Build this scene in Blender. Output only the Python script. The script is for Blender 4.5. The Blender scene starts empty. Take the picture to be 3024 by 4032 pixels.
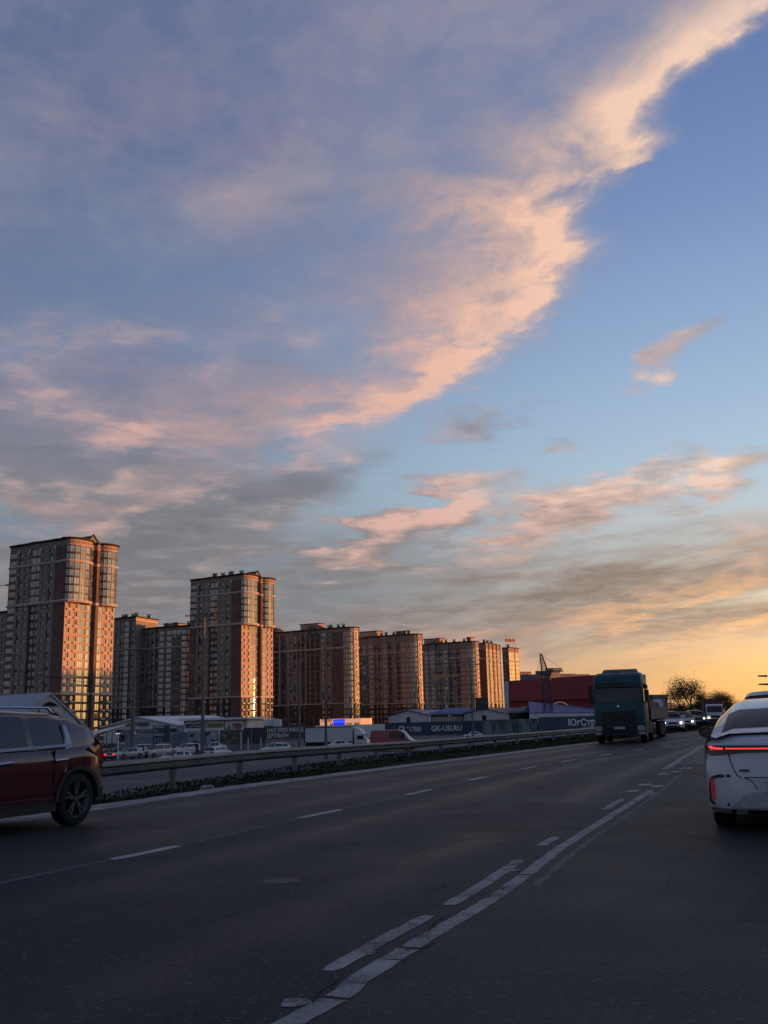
import bpy, bmesh, math, random
from mathutils import Vector, Matrix
rnd = random.Random(7)
sc = bpy.context.scene
COL = sc.collection
rad = math.radians

# ------------------------------------------------------------------ camera
FPX, PITCH, ROLL, EYE = 3800.0, rad(12.15), rad(1.4), 1.4      # focal length in photo pixels (photo is 3024 x 4032)
cd = bpy.data.cameras.new('camera')
cam = bpy.data.objects.new('camera', cd); COL.objects.link(cam)
cd.sensor_fit = 'VERTICAL'; cd.sensor_height = 36.0; cd.lens = FPX / 4032.0 * 36.0
cd.clip_start = 0.1; cd.clip_end = 9000
_X = Vector((1, 0, 0)); _U = Vector((0, -math.sin(PITCH), math.cos(PITCH))); _F = Vector((0, math.cos(PITCH), math.sin(PITCH)))
_r = _X * math.cos(ROLL) - _U * math.sin(ROLL); _u = _X * math.sin(ROLL) + _U * math.cos(ROLL)
cam.matrix_world = Matrix(((_r.x, _u.x, -_F.x, 0), (_r.y, _u.y, -_F.y, 0), (_r.z, _u.z, -_F.z, EYE), (0, 0, 0, 1)))
sc.camera = cam

def ray(x, y):
    u, v = x - 1512, 2016 - y
    return _r * u + _u * v + _F * FPX
def gp(x, y, z=0.0):
    """where the sight line through photo pixel (x, y) meets height z"""
    d = ray(x, y); t = (z - EYE) / d.z
    return Vector((d.x * t, d.y * t, z))
def at(x, y, Y):
    d = ray(x, y); t = Y / d.y
    return Vector((d.x * t, Y, EYE + d.z * t))
def azel(x, y):
    d = ray(x, y).normalized()
    return math.atan2(d.x, d.y), math.asin(d.z)

# ------------------------------------------------------------------ exposure
sc.view_settings.view_transform = 'Standard'; sc.view_settings.look = 'None'
sc.view_settings.exposure = 0.0; sc.view_settings.gamma = 1.0; sc.view_settings.use_curve_mapping = False
sc.cycles.max_bounces = 5; sc.cycles.diffuse_bounces = 2; sc.cycles.glossy_bounces = 3; sc.cycles.transparent_max_bounces = 8
sc.cycles.caustics_reflective = False; sc.cycles.caustics_refractive = False
sc.cycles.use_denoising = True

# ------------------------------------------------------------------ sun
SUN_AZ, SUN_EL = rad(82), rad(1.5)
sd = bpy.data.lights.new('sun', 'SUN'); sd.energy = 5.0; sd.angle = rad(0.53); sd.color = (1.0, 0.36, 0.105)
sun = bpy.data.objects.new('sun', sd); COL.objects.link(sun)
_s = Vector((math.sin(SUN_AZ) * math.cos(SUN_EL), math.cos(SUN_AZ) * math.cos(SUN_EL), math.sin(SUN_EL)))
sun.rotation_euler = _s.to_track_quat('Z', 'Y').to_euler()
sun.location = (60, 20, 40)

# ------------------------------------------------------------------ sky
def lin(c):
    """sRGB 0..255 triple or hex string to linear"""
    if isinstance(c, str): c = tuple(int(c[i:i + 2], 16) for i in (0, 2, 4))
    return tuple(((v / 255) / 12.92) if v / 255 <= 0.04045 else (((v / 255) + 0.055) / 1.055) ** 2.4 for v in c)

class N:
    """small wrapper so that shader maths reads like maths"""
    t = None
    def __init__(s, k): s.k = k
    @staticmethod
    def m(op, *a, clamp=False):
        n = N.t.nodes.new('ShaderNodeMath'); n.operation = op; n.use_clamp = clamp
        for i, v in enumerate(a):
            if isinstance(v, N): N.t.links.new(v.k, n.inputs[i])
            else: n.inputs[i].default_value = v
        return N(n.outputs[0])
    def __add__(s, o): return N.m('ADD', s, o)
    __radd__ = __add__
    def __sub__(s, o): return N.m('SUBTRACT', s, o)
    def __rsub__(s, o): return N.m('SUBTRACT', o, s)
    def __mul__(s, o): return N.m('MULTIPLY', s, o)
    __rmul__ = __mul__
    def __truediv__(s, o): return N.m('DIVIDE', s, o)
    def __rtruediv__(s, o): return N.m('DIVIDE', o, s)
    def pow(s, p): return N.m('POWER', s, p)
    def exp(s): return N.m('EXPONENT', s)
    def sat(s): return N.m('ADD', s, 0.0, clamp=True)
    def step(s, a, b):
        n = N.t.nodes.new('ShaderNodeMapRange'); n.interpolation_type = 'SMOOTHSTEP'
        N.t.links.new(s.k, n.inputs[0]); n.inputs[1].default_value = a; n.inputs[2].default_value = b
        n.inputs[3].default_value = 0; n.inputs[4].default_value = 1
        if a > b: n.inputs[1].default_value, n.inputs[2].default_value, n.inputs[3].default_value, n.inputs[4].default_value = b, a, 1, 0
        return N(n.outputs[0])
    @staticmethod
    def vec(x, y, z=0.0):
        n = N.t.nodes.new('ShaderNodeCombineXYZ')
        for i, v in enumerate((x, y, z)):
            if isinstance(v, N): N.t.links.new(v.k, n.inputs[i])
            else: n.inputs[i].default_value = v
        return N(n.outputs[0])
    @staticmethod
    def noise(v, scale, detail=6, rough=0.55, dist=0.0, lac=2.0):
        n = N.t.nodes.new('ShaderNodeTexNoise'); n.inputs['Scale'].default_value = scale
        n.inputs['Detail'].default_value = detail; n.inputs['Roughness'].default_value = rough
        n.inputs['Distortion'].default_value = dist; n.inputs['Lacunarity'].default_value = lac
        N.t.links.new(v.k, n.inputs['Vector'])
        return N(n.outputs['Fac'])
    @staticmethod
    def mix(f, a, b):
        n = N.t.nodes.new('ShaderNodeMix'); n.data_type = 'RGBA'; n.clamp_factor = True
        for i, v in ((0, f), (6, a), (7, b)):
            if isinstance(v, N): N.t.links.new(v.k, n.inputs[i])
            elif i == 0: n.inputs[0].default_value = v
            else: n.inputs[i].default_value = (*v, 1)
        return N(n.outputs[2])
    @staticmethod
    def ramp(f, stops, interp='EASE'):
        n = N.t.nodes.new('ShaderNodeValToRGB'); cr = n.color_ramp; cr.interpolation = interp
        while len(cr.elements) < len(stops): cr.elements.new(0.5)
        for e, (p, c) in zip(cr.elements, stops):
            e.position = p; e.color = (*c, 1)
        N.t.links.new(f.k, n.inputs[0])
        return N(n.outputs[0])

w = bpy.data.worlds.new('World'); sc.world = w; w.use_nodes = True
nt = w.node_tree; nt.nodes.clear(); N.t = nt
tc = nt.nodes.new('ShaderNodeTexCoord'); sx = nt.nodes.new('ShaderNodeSeparateXYZ'); nt.links.new(tc.outputs['Generated'], sx.inputs[0])
dx, dy, dz = N(sx.outputs[0]), N(sx.outputs[1]), N(sx.outputs[2])
az = N.m('ARCTAN2', dx, dy); el = N.m('ARCSINE', dz)
elp = N.m('MAXIMUM', el, 0.0)
EMAX = rad(42)
def er(x, y): return max(0.0, azel(x, y)[1] / EMAX)
t = elp / EMAX
# clear sky: one ramp away from the sun, one towards it
away = N.ramp(t, [(0.0, lin('6a6b70')), (er(150, 2300), lin('76828e')), (er(150, 1800), lin('7489a4')), (er(150, 1100), lin('5d779c')), (er(150, 500), lin('4d6288')), (0.98, lin('455785'))], 'B_SPLINE')
near = N.ramp(t, [(0.0, lin('ef9a4c')), (er(2850, 2700), lin('fbb858')), (er(2850, 2590), lin('f6c07e')), (er(2850, 2440), lin('d8c4ab')), (er(2850, 2180), lin('c2cdca')), (er(2850, 1900), lin('aec6d8')), (er(2850, 1400), lin('99b3d3')), (er(2850, 700), lin('6f89ba')), (0.98, lin('566c9f'))], 'B_SPLINE')
sunward = N.m('COSINE', az - SUN_AZ)                    # 1 towards the sun, -1 away from it
back = sunward.step(-0.75, 0.15)
lit_side = sunward.step(-0.32, 0.55)
lit_low = sunward.step(0.02, 0.58)
lowz = elp.step(azel(1500, 1900)[1], azel(1500, 2350)[1])
clear = N.mix(lit_side + (lit_low - lit_side) * lowz, away, near)
# low glow round the sun
dsun = (az - SUN_AZ)
glow = ((dsun * dsun * -1.5) - (elp * elp * 45.0)).exp()
gl = N.mix(glow * 0.0 + 1.0, (0, 0, 0), (1.0, 0.46, 0.13))
# --- cloud sheet coordinates: where the sight line meets a flat layer
inv = 1.0 / (N.m('MAXIMUM', dz, 0.0) + 0.07)
cx, cy = dx * inv, dy * inv
cv = N.vec(cx, cy, 0.0)
n_big = N.noise(cv, 0.9, 3, 0.5)
n_mid = N.noise(cv, 2.6, 7, 0.56, 0.35)
n_fin = N.noise(N.vec(cx * 1.0, cy * 1.0, 3.7), 7.0, 8, 0.62, 0.5)
ang = N.vec(az * 2.6 + elp * 1.4, elp * 9.0 - az * 1.9, 1.3)
n_str = N.noise(ang, 1.9, 8, 0.58, 0.6)                  # long streaks low down
n_str2 = N.noise(N.vec(az * 3.0 + 5.1, elp * 24.0 - az * 1.2, 0.4), 1.35, 6, 0.55, 0.5)
n_rip = N.noise(N.vec(cx * 1.3 + cy * 0.9, cy * 0.55 - cx * 0.8, 2.2), 9.0, 6, 0.6, 0.8)       # ripples across the sheet
wx = (n_mid - 0.5) * 0.17 + (n_fin - 0.5) * 0.07
wy = (N.noise(N.vec(cx, cy, 9.1), 3.1, 6, 0.56) - 0.5) * 0.10 + (n_fin - 0.5) * 0.03
ax2, ey2 = az + wx, elp + wy * 0.8
pv = N.vec(ax2, ey2, 0.0)
def blob(x, y, rx, ry, rot=0.0):
    """soft round patch of sky given by where it stands in the photograph: centre and radii in photo pixels -> radians"""
    a, e = azel(x, y)
    n = nt.nodes.new('ShaderNodeMapping'); n.vector_type = 'TEXTURE'
    n.inputs['Location'].default_value = (a, e, 0); n.inputs['Rotation'].default_value = (0, 0, rad(rot)); n.inputs['Scale'].default_value = (rx / FPX, ry / FPX, 1)
    nt.links.new(pv.k, n.inputs['Vector'])
    g = nt.nodes.new('ShaderNodeTexGradient'); g.gradient_type = 'SPHERICAL'
    nt.links.new(n.outputs[0], g.inputs[0])
    return N(g.outputs['Fac'])
def blobs(lst):
    s = None
    for b in lst:
        v = blob(*b[:5]) * b[5]
        s = v if s is None else s + v
    return s
# --- edge of the high sheet, azimuth as a function of elevation
fc = nt.nodes.new('ShaderNodeFloatCurve'); cu = fc.mapping.curves[0]
edge = [(3000, 170), (2760, 330), (2640, 450), (2690, 560), (2480, 640), (2380, 740), (2330, 860), (2420, 960), (2340, 1080), (2200, 1230), (2060, 1370), (1900, 1500), (1700, 1600), (1500, 1690), (1250, 1740)]
pts = sorted((azel(*p)[1] / EMAX, (azel(*p)[0] + 0.5) / 1.6) for p in edge)
pts = [(0.0, 0.05), (pts[0][0] - 0.04, 0.12)] + pts + [(1.0, 0.78)]
cu.points[0].location = pts[0]; cu.points[1].location = pts[-1]
for p in pts[1:-1]: cu.points.new(*p)
for p in cu.points: p.handle_type = 'AUTO'
fc.mapping.update()
nt.links.new((ey2 / EMAX).sat().k, fc.inputs['Value'])
s = (N(fc.outputs[0]) * 1.6 - 0.5) - ax2 + (n_fin - 0.5) * 0.085 + (n_mid - 0.5) * 0.05 + (n_rip - 0.5) * 0.05 + 0.014
inside = s.step(-0.018, 0.085)
high = elp.step(azel(1500, 1950)[1], azel(1500, 1500)[1])
rim = s.step(0.36, 0.02) * inside * high
sheet = inside * high * (0.50 + rim * 0.66 + (n_fin - 0.5) * 0.8 + (n_rip - 0.5) * 0.6 + (n_mid - 0.46) * 1.6 + (n_big - 0.5) * 0.6)
# fields of broken cloud (x, y, rx, ry, rotation, weight)
def nn(v, k=2.2): return (v - 0.5) * k + 0.5
veil = blobs([(620, 420, 1000, 620, 10, .55), (1080, 620, 620, 520, 0, .30), (560, 950, 900, 420, 8, .42), (1500, 900, 900, 700, 15, .55), (1850, 300, 1000, 720, 20, .6), (300, 1300, 700, 300, 5, .35)])
cov = blobs([(420, 1560, 1050, 560, 8, .95), (1350, 1480, 820, 430, 16, .85), (100, 1500, 700, 500, 4, .35), (300, 1950, 1000, 480, 6, .8), (900, 2150, 1100, 360, 10, .75), (1050, 1960, 800, 150, 21, .6), (1650, 2200, 900, 220, 8, .55), (2500, 2300, 900, 130, 8, .9), (2800, 2430, 600, 80, 5, .7),
             (600, 1250, 620, 220, 8, .35), (2530, 1440, 250, 130, 22, 1.3), (2760, 1330, 220, 80, 25, .9), (1900, 1650, 260, 110, 8, .8), (2150, 1755, 140, 70, 10, .8), (2780, 1880, 330, 320, 10, .78), (2960, 1830, 300, 90, 12, .7), (2110, 1630, 130, 70, 20, .5),
             (2300, 1930, 560, 130, 12, .85), (2230, 2070, 560, 130, 16, .85), (1750, 2010, 620, 110, 24, 1.0), (1480, 2110, 520, 90, 26, .9), (2450, 1000, 260, 60, 35, .55), (2680, 540, 150, 60, 25, .6)])
cn = nn(n_mid * 0.44 + n_fin * 0.30 + n_str * 0.26, 3.6)
dens_c = ((cn + cov * 1.35 - 1.00) * 1.35).sat() * 0.95
dens_v = (veil * (0.10 + nn(n_mid, 4.2) * 1.0 + nn(n_big, 3.0) * 0.5 + (n_fin - 0.5) * 0.9)).sat()
lump = N.noise(N.vec(cx * 1.0 + 4.0, cy * 1.0, 6.3), 4.2, 7, 0.58, 0.3)
lumps = N.noise(N.vec(az * 5.0, elp * 16.0 - az * 3.2, 8.8), 1.7, 4, 0.5, 0.5)
low = elp.step(azel(1500, 1980)[1], azel(1500, 2280)[1])
n_low = n_str2 * 0.50 + n_str * 0.20 + lumps * 0.30
hz_clear = elp.step(rad(5.4), rad(3.0)) * sunward.step(0.26, 0.50)           # clear strip at the horizon towards the sun
lowd = low * ((nn(n_low, 3.4) - 0.12) * 2.4).sat() * (1.0 - hz_clear * 0.9)
dens = N.m('MAXIMUM', N.m('MAXIMUM', sheet.sat(), dens_v), N.m('MAXIMUM', dens_c, lowd)).sat()
# --- how much sun the cloud catches
warm = blobs([(1250, 1785, 380, 70, 20, .95), (1430, 1785, 220, 60, 22, .9), (1450, 1640, 420, 120, 12, .6), (760, 1590, 560, 200, 6, .55), (560, 1980, 800, 130, 8, .6), (180, 1980, 400, 90, 0, .35), (820, 1800, 500, 120, 8, .35),
              (640, 1690, 360, 90, 5, .5), (1720, 1980, 620, 110, 24, 1.25), (1550, 2110, 520, 80, 26, 1.1), (2300, 1990, 700, 260, 10, 1.25), (1850, 2130, 300, 60, 12, .9), (2500, 1440, 420, 240, 0, .95), (2800, 1850, 520, 420, 0, 1.0),
              (1000, 720, 260, 260, 0, .35), (620, 480, 620, 360, 0, .22), (1150, 450, 320, 300, 0, .25), (1750, 1480, 620, 300, 25, .35), (450, 2110, 520, 70, 10, .4), (1450, 1250, 700, 420, 0, .15), (200, 1500, 500, 300, 0, .25)])
darkb = blobs([(950, 1980, 760, 90, 21, .75), (650, 2080, 620, 90, 16, .35), (2350, 2290, 640, 90, 8, 1.3), (2900, 2380, 500, 70, 6, 1.1), (2000, 2360, 900, 90, 4, .9), (2700, 2500, 500, 40, 4, .9), (250, 1800, 420, 50, 0, .4), (1100, 2330, 1200, 110, 4, .5), (2600, 2420, 500, 50, 4, .7), (400, 2250, 900, 130, 2, .4)])
glow_r = low * lit_low * elp.step(rad(13), rad(6))
lit = ((rim * rim * 0.85) * (0.78 + (n_mid - 0.5) * 2.2 + (n_fin - 0.5) * 2.3 + (n_rip - 0.5) * 1.3) * 1.6 + warm * (0.42 + (nn(lump, 2.6) - 0.35) * 0.75 + (n_fin - 0.5) * 1.2) + (nn(lump, 3.4) - 0.58).sat() * cov * 0.6
       + glow_r * (nn(lumps, 3.2) - 0.38) * 1.15 + glow_r * elp.step(rad(8), rad(2.5)) * 0.45 + low * (nn(lumps, 2.4) - 0.6) * 0.5 - darkb * 0.6).sat()
shade_hi = N.mix(lit_side, lin('737a98'), lin('98939f'))
shade_lo = N.mix(lit_low, lin('7d797f'), lin('917d76'))
cloud_shade = N.mix(elp.step(azel(1500, 1350)[1], azel(1500, 2050)[1]), shade_hi, shade_lo)
cloud_shade = N.mix(darkb * 0.55, cloud_shade, N.mix(lit_low, lin('5d5d65'), lin('70635f')))
cloud_shade = N.mix((nn(n_low, 4.5) - 0.45).sat() * low * 0.8, cloud_shade, N.mix(lit_low, lin('626269'), lin('76645c')))
cloud_shade = N.mix((nn(lump, 3.0) - 0.35).sat() * 0.5, cloud_shade, lin('b3aaac'))
lit_col = N.mix(lit_low * elp.step(azel(1500, 1950)[1], azel(1500, 2500)[1]), lin('dfae9f'), lin('eeae72'))
lit_col = N.mix(elp.step(azel(1500, 1900)[1], azel(1500, 900)[1]) * rim, lit_col, lin('fdbb95'))
lit_col = N.mix(lit_low * elp.step(azel(1500, 2150)[1], azel(1500, 1900)[1]), lit_col, lin('f7d4bb'))
cloud = N.mix(lit, cloud_shade, lit_col)
sky = N.mix(dens * 0.93, clear, cloud)
add = nt.nodes.new('ShaderNodeMix'); add.data_type = 'RGBA'; add.blend_type = 'ADD'; add.clamp_result = False; add.inputs[0].default_value = 1
nt.links.new(sky.k, add.inputs[6])
gm = nt.nodes.new('ShaderNodeVectorMath'); gm.operation = 'SCALE'; gm.inputs[0].default_value = (1.6, 1.0, 0.40)
nt.links.new(glow.k, gm.inputs['Scale']); nt.links.new(gm.outputs[0], add.inputs[7])
zen = elp.step(rad(40), rad(85)) * -0.62 + 1.0                # the sky overhead is darker than the band in view
zs = nt.nodes.new('ShaderNodeVectorMath'); zs.operation = 'SCALE'; nt.links.new(add.outputs[2], zs.inputs[0]); nt.links.new(zen.k, zs.inputs['Scale'])
bg = nt.nodes.new('ShaderNodeBackground'); nt.links.new(zs.outputs[0], bg.inputs[0]); bg.inputs[1].default_value = 1.0
nish = nt.nodes.new('ShaderNodeTexSky'); nish.sky_type = 'NISHITA'; nish.sun_disc = False
nish.sun_elevation = SUN_EL; nish.sun_rotation = SUN_AZ; nish.dust_density = 2.0
bg2 = nt.nodes.new('ShaderNodeBackground'); nt.links.new(nish.outputs[0], bg2.inputs[0]); bg2.inputs[1].default_value = 0.02
ads = nt.nodes.new('ShaderNodeAddShader'); nt.links.new(bg.outputs[0], ads.inputs[0]); nt.links.new(bg2.outputs[0], ads.inputs[1])
wo = nt.nodes.new('ShaderNodeOutputWorld'); nt.links.new(ads.outputs[0], wo.inputs[0])

# ------------------------------------------------------------------ helpers
class MB:
    """collects faces and links them as one mesh object"""
    def __init__(s): s.v = []; s.f = []; s.m = []
    def poly(s, pts, m=0):
        b = len(s.v); s.v += [tuple(p) for p in pts]; s.f.append(tuple(range(b, b + len(pts)))); s.m.append(m)
    def hexa(s, p, m=0, skip=()):
        """eight corners: bottom ring 0-3 counter-clockwise, top ring 4-7"""
        b = len(s.v); s.v += [tuple(q) for q in p]
        for i, q in enumerate(((3, 2, 1, 0), (4, 5, 6, 7), (0, 1, 5, 4), (1, 2, 6, 5), (2, 3, 7, 6), (3, 0, 4, 7))):
            if i in skip: continue
            s.f.append(tuple(b + k for k in q)); s.m.append(m)
    def box(s, x0, x1, y0, y1, z0, z1, m=0):
        s.hexa([(x0, y0, z0), (x1, y0, z0), (x1, y1, z0), (x0, y1, z0), (x0, y0, z1), (x1, y0, z1), (x1, y1, z1), (x0, y1, z1)], m)
    def wallbox(s, a, b, t, z0, z1, m=0, z0b=None, z1b=None):
        """upright slab from plan point a to b, thickness t"""
        a, b = Vector(a[:2]), Vector(b[:2]); d = (b - a).normalized(); n = Vector((d.y, -d.x)) * t / 2
        z0b = z0 if z0b is None else z0b; z1b = z1 if z1b is None else z1b
        s.hexa([(*(a + n), z0), (*(b + n), z0b), (*(b - n), z0b), (*(a - n), z0), (*(a + n), z1), (*(b + n), z1b), (*(b - n), z1b), (*(a - n), z1)], m)
    def tube(s, a, b, r0, r1=None, n=8, m=0, cap=True):
        a, b = Vector(a), Vector(b); r1 = r0 if r1 is None else r1
        d = (b - a).normalized(); q = d.to_track_quat('Z', 'Y'); k = len(s.v)
        for c, r in ((a, r0), (b, r1)):
            for i in range(n):
                t = 2 * math.pi * i / n
                s.v.append(tuple(c + q @ Vector((math.cos(t) * r, math.sin(t) * r, 0))))
        for i in range(n):
            j = (i + 1) % n; s.f.append((k + i, k + j, k + n + j, k + n + i)); s.m.append(m)
        if cap:
            s.f.append(tuple(k + i for i in reversed(range(n)))); s.m.append(m)
            s.f.append(tuple(k + n + i for i in range(n))); s.m.append(m)
    def loft(s, rings, m=0, close=True, caps=True, mf=None):
        k = len(s.v); n = len(rings[0])
        for r in rings: s.v += [tuple(p) for p in r]
        for i in range(len(rings) - 1):
            for j in range(n if close else n - 1):
                a, b = k + i * n + j, k + i * n + (j + 1) % n
                s.f.append((a, b, b + n, a + n)); s.m.append(m if mf is None else mf(i, j))
        if caps:
            s.f.append(tuple(k + j for j in reversed(range(n)))); s.m.append(m if mf is None else mf(-1, 0))
            s.f.append(tuple(k + (len(rings) - 1) * n + j for j in range(n))); s.m.append(m if mf is None else mf(-2, 0))
    def mesh(s, name, mats, smooth=None):
        me = bpy.data.meshes.new(name); me.from_pydata(s.v, [], s.f)
        for x in (mats if isinstance(mats, (list, tuple)) else [mats]): me.materials.append(x)
        me.polygons.foreach_set('material_index', s.m)
        if smooth is not None:
            bm = bmesh.new(); bm.from_mesh(me); bmesh.ops.remove_doubles(bm, verts=bm.verts, dist=0.0008); bm.to_mesh(me); bm.free()
            me.polygons.foreach_set('use_smooth', [True] * len(me.polygons))
            me.update(); me.set_sharp_from_angle(angle=rad(smooth))
        me.update(); return me
    def build(s, name, mats, parent=None, smooth=None, M=None):
        return link(name, s.mesh(name, mats, smooth), parent, M)
def link(name, me, parent=None, M=None):
    o = bpy.data.objects.new(name, me); COL.objects.link(o)
    if parent is not None: o.parent = parent
    if M is not None: o.matrix_local = M
    return o
def tag(o, label=None, cat=None, group=None, kind=None):
    if label: o['label'] = label
    if cat: o['category'] = cat
    if group: o['group'] = group
    if kind: o['kind'] = kind
    return o
def empty(name, loc=(0, 0, 0), rz=0.0):
    o = bpy.data.objects.new(name, None); COL.objects.link(o); o.location = loc; o.rotation_euler = (0, 0, rz); o.empty_display_size = 0.3
    return o
def children(o): return KIDS.get(o.name, [])
KIDS = {}
def scan():
    KIDS.clear()
    for o in sc.objects:
        if o.parent: KIDS.setdefault(o.parent.name, []).append(o)
def copy_tree(o, parent=None):
    c = o.copy(); COL.objects.link(c); c.parent = parent
    for ch in children(o): copy_tree(ch, c)
    return c

# ------------------------------------------------------------------ materials
def mat(name, col, rough=0.7, metal=0.0, var=0.0, scale=1.0, bump=0.0, spec=0.5, col2=None, emit=None, estr=0.0, coat=0.0, detail=4, ior=1.5, thr=None, stretch=None):
    m = bpy.data.materials.new(name); m.use_nodes = True; t = m.node_tree; b = t.nodes['Principled BSDF']
    col = lin(col) if isinstance(col, str) else col
    b.inputs['Base Color'].default_value = (*col, 1); b.inputs['Roughness'].default_value = rough; b.inputs['Metallic'].default_value = metal
    b.inputs['Specular IOR Level'].default_value = spec; b.inputs['IOR'].default_value = ior
    if coat: b.inputs['Coat Weight'].default_value = coat; b.inputs['Coat Roughness'].default_value = 0.06
    if emit is not None: b.inputs['Emission Color'].default_value = (*(lin(emit) if isinstance(emit, str) else emit), 1); b.inputs['Emission Strength'].default_value = estr
    if var or bump or col2:
        N.t = t; c = t.nodes.new('ShaderNodeTexCoord'); v = N(c.outputs['Object'])
        if stretch:
            mp = t.nodes.new('ShaderNodeMapping'); mp.inputs['Scale'].default_value = stretch; t.links.new(v.k, mp.inputs[0]); v = N(mp.outputs[0])
        n = N.noise(v, scale, detail, 0.6)
        if col2 or var:
            c2 = (lin(col2) if isinstance(col2, str) else col2) if col2 else tuple(x * (1 - var) for x in col)
            c1 = col if col2 else tuple(min(1, x * (1 + var)) for x in col)
            f = n.step(*(thr or (0.3, 0.7)))
            t.links.new(N.mix(f, c1, c2).k, b.inputs['Base Color'])
        if bump:
            bp = t.nodes.new('ShaderNodeBump'); bp.inputs['Strength'].default_value = bump; bp.inputs['Distance'].default_value = 0.02
            n2 = N.noise(v, scale * 9, 3, 0.6); t.links.new(n2.k, bp.inputs['Height']); t.links.new(bp.outputs[0], b.inputs['Normal'])
    return m
def glass(name, base, ior=1.9, rough=0.03, tilt=0.02, lo=0.4, hi=1.6, metal=0.0):
    """window pane: every object reflects and tints a little differently, as hung panes do"""
    m = bpy.data.materials.new(name); m.use_nodes = True; t = m.node_tree; b = t.nodes['Principled BSDF']; N.t = t
    oi = t.nodes.new('ShaderNodeObjectInfo'); r = N(oi.outputs['Random'])
    k = r.pow(1.6) * (hi - lo) + lo
    vm = t.nodes.new('ShaderNodeVectorMath'); vm.operation = 'SCALE'; vm.inputs[0].default_value = base if not isinstance(base, str) else lin(base); t.links.new(k.k, vm.inputs['Scale'])
    t.links.new(vm.outputs[0], b.inputs['Base Color'])
    b.inputs['Roughness'].default_value = rough; b.inputs['IOR'].default_value = ior; b.inputs['Metallic'].default_value = metal
    wn = t.nodes.new('ShaderNodeTexWhiteNoise'); wn.noise_dimensions = '2D'
    tcx = t.nodes.new('ShaderNodeTexCoord'); sp = t.nodes.new('ShaderNodeSeparateXYZ'); t.links.new(tcx.outputs['Object'], sp.inputs[0])
    pane = N.m('FLOOR', N(sp.outputs[0]) * 1.25 + r * 57.0)
    t.links.new(N.vec(pane, r * 91.0).k, wn.inputs['Vector'])
    sub = t.nodes.new('ShaderNodeVectorMath'); sub.operation = 'SUBTRACT'; t.links.new(wn.outputs['Color'], sub.inputs[0]); sub.inputs[1].default_value = (0.5, 0.5, 0.5)
    scl = t.nodes.new('ShaderNodeVectorMath'); scl.operation = 'SCALE'; t.links.new(sub.outputs[0], scl.inputs[0]); scl.inputs['Scale'].default_value = tilt
    geo = t.nodes.new('ShaderNodeNewGeometry'); ad = t.nodes.new('ShaderNodeVectorMath'); ad.operation = 'ADD'; t.links.new(geo.outputs['Normal'], ad.inputs[0]); t.links.new(scl.outputs[0], ad.inputs[1])
    t.links.new(ad.outputs[0], b.inputs['Normal'])
    return m

# ------------------------------------------------------------------ ground and road
# rail line (plan) and road edges measured from the photograph on the level road
RAIL = [(-22.0, -28.0), (-12.5, 2.0), (-8.6, 14.0), (-6.38, 22.0), (-4.1, 30.0), (1.22, 45.0), (7.5, 58.5), (15.14, 75.0), (27.0, 99.0), (44.0, 130.0), (78.0, 185.0), (150.0, 290.0), (300.0, 500.0)]
EDGE = [(-19.0, -28.0), (-9.9, 2.0), (-6.0, 14.9), (-5.16, 17.3), (-4.21, 19.9), (-3.11, 22.7), (-0.95, 27.2), (0.95, 31.2), (3.4, 36.1), (7.48, 44.3), (11.6, 52.3), (20.0, 68.0), (33.0, 91.0), (52.0, 122.0), (88.0, 176.0), (160.0, 281.0), (310.0, 491.0)]
LANE = [(-16.6, -28.0), (-7.2, 1.0), (-3.65, 9.48), (-3.0, 10.95), (-2.44, 12.2), (-1.38, 14.97), (-0.83, 16.2), (0.22, 18.8), (0.76, 20.2), (1.76, 22.85), (2.3, 24.1), (3.54, 27.1), (4.14, 28.4), (5.23, 30.7), (6.74, 33.6), (10.5, 40.6), (16.5, 51.0), (26.0, 67.0), (40.0, 89.0), (62.0, 122.0), (98.0, 174.0), (170.0, 277.0), (320.0, 485.0)]
CENTRE = [(-12.5, -28.0), (-3.9, -1.5), (-0.64, 4.71), (-0.22, 5.72), (0.20, 6.74), (0.88, 8.35), (1.83, 11.0), (2.22, 12.0), (3.44, 15.09), (4.69, 18.3), (6.44, 23.0), (8.14, 27.5), (10.8, 34.6), (15.4, 45.9), (24.5, 62.0), (39.0, 84.0), (62.0, 117.0), (98.0, 169.0), (170.0, 272.0), (320.0, 480.0)]
RIGHT = [(x + dx_, y + dy_) for (x, y), dx_, dy_ in ((p, 11.8, -6.0) for p in CENTRE)]
def along(line):
    s = [0.0]
    for a, b in zip(line, line[1:]): s.append(s[-1] + math.dist(a, b))
    return s
def smooth_line(line, step=0.5):
    """Catmull-Rom through the points, resampled"""
    P = [Vector(p) for p in line]; P = [P[0] * 2 - P[1]] + P + [P[-1] * 2 - P[-2]]; out = []
    for i in range(1, len(P) - 2):
        L = (P[i + 1] - P[i]).length; n = max(1, int(L / (step if P[i].y < 60 else step * 6)))
        for k in range(n):
            t = k / n; a, b, c, d = P[i - 1], P[i], P[i + 1], P[i + 2]
            out.append(0.5 * (2 * b + (c - a) * t + (2 * a - 5 * b + 4 * c - d) * t * t + (3 * b - a - 3 * c + d) * t ** 3))
    out.append(P[-2]); return out
def offset(line, d):
    out = []
    for i, p in enumerate(line):
        a, b = line[max(0, i - 1)], line[min(len(line) - 1, i + 1)]
        t = (b - a).normalized(); out.append(p + Vector((t.y, -t.x)) * d)
    return out
def ribbon(m, la, lb, za, zb, mi=0):
    for i in range(len(la) - 1):
        m.poly([(*la[i], za), (*lb[i], zb), (*lb[i + 1], zb), (*la[i + 1], za)], mi)
GZ = -3.0
M_dirt = mat('ground_soil', (0.045, 0.042, 0.030), 0.95, var=0.5, scale=0.05, bump=0.3, detail=8)
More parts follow.
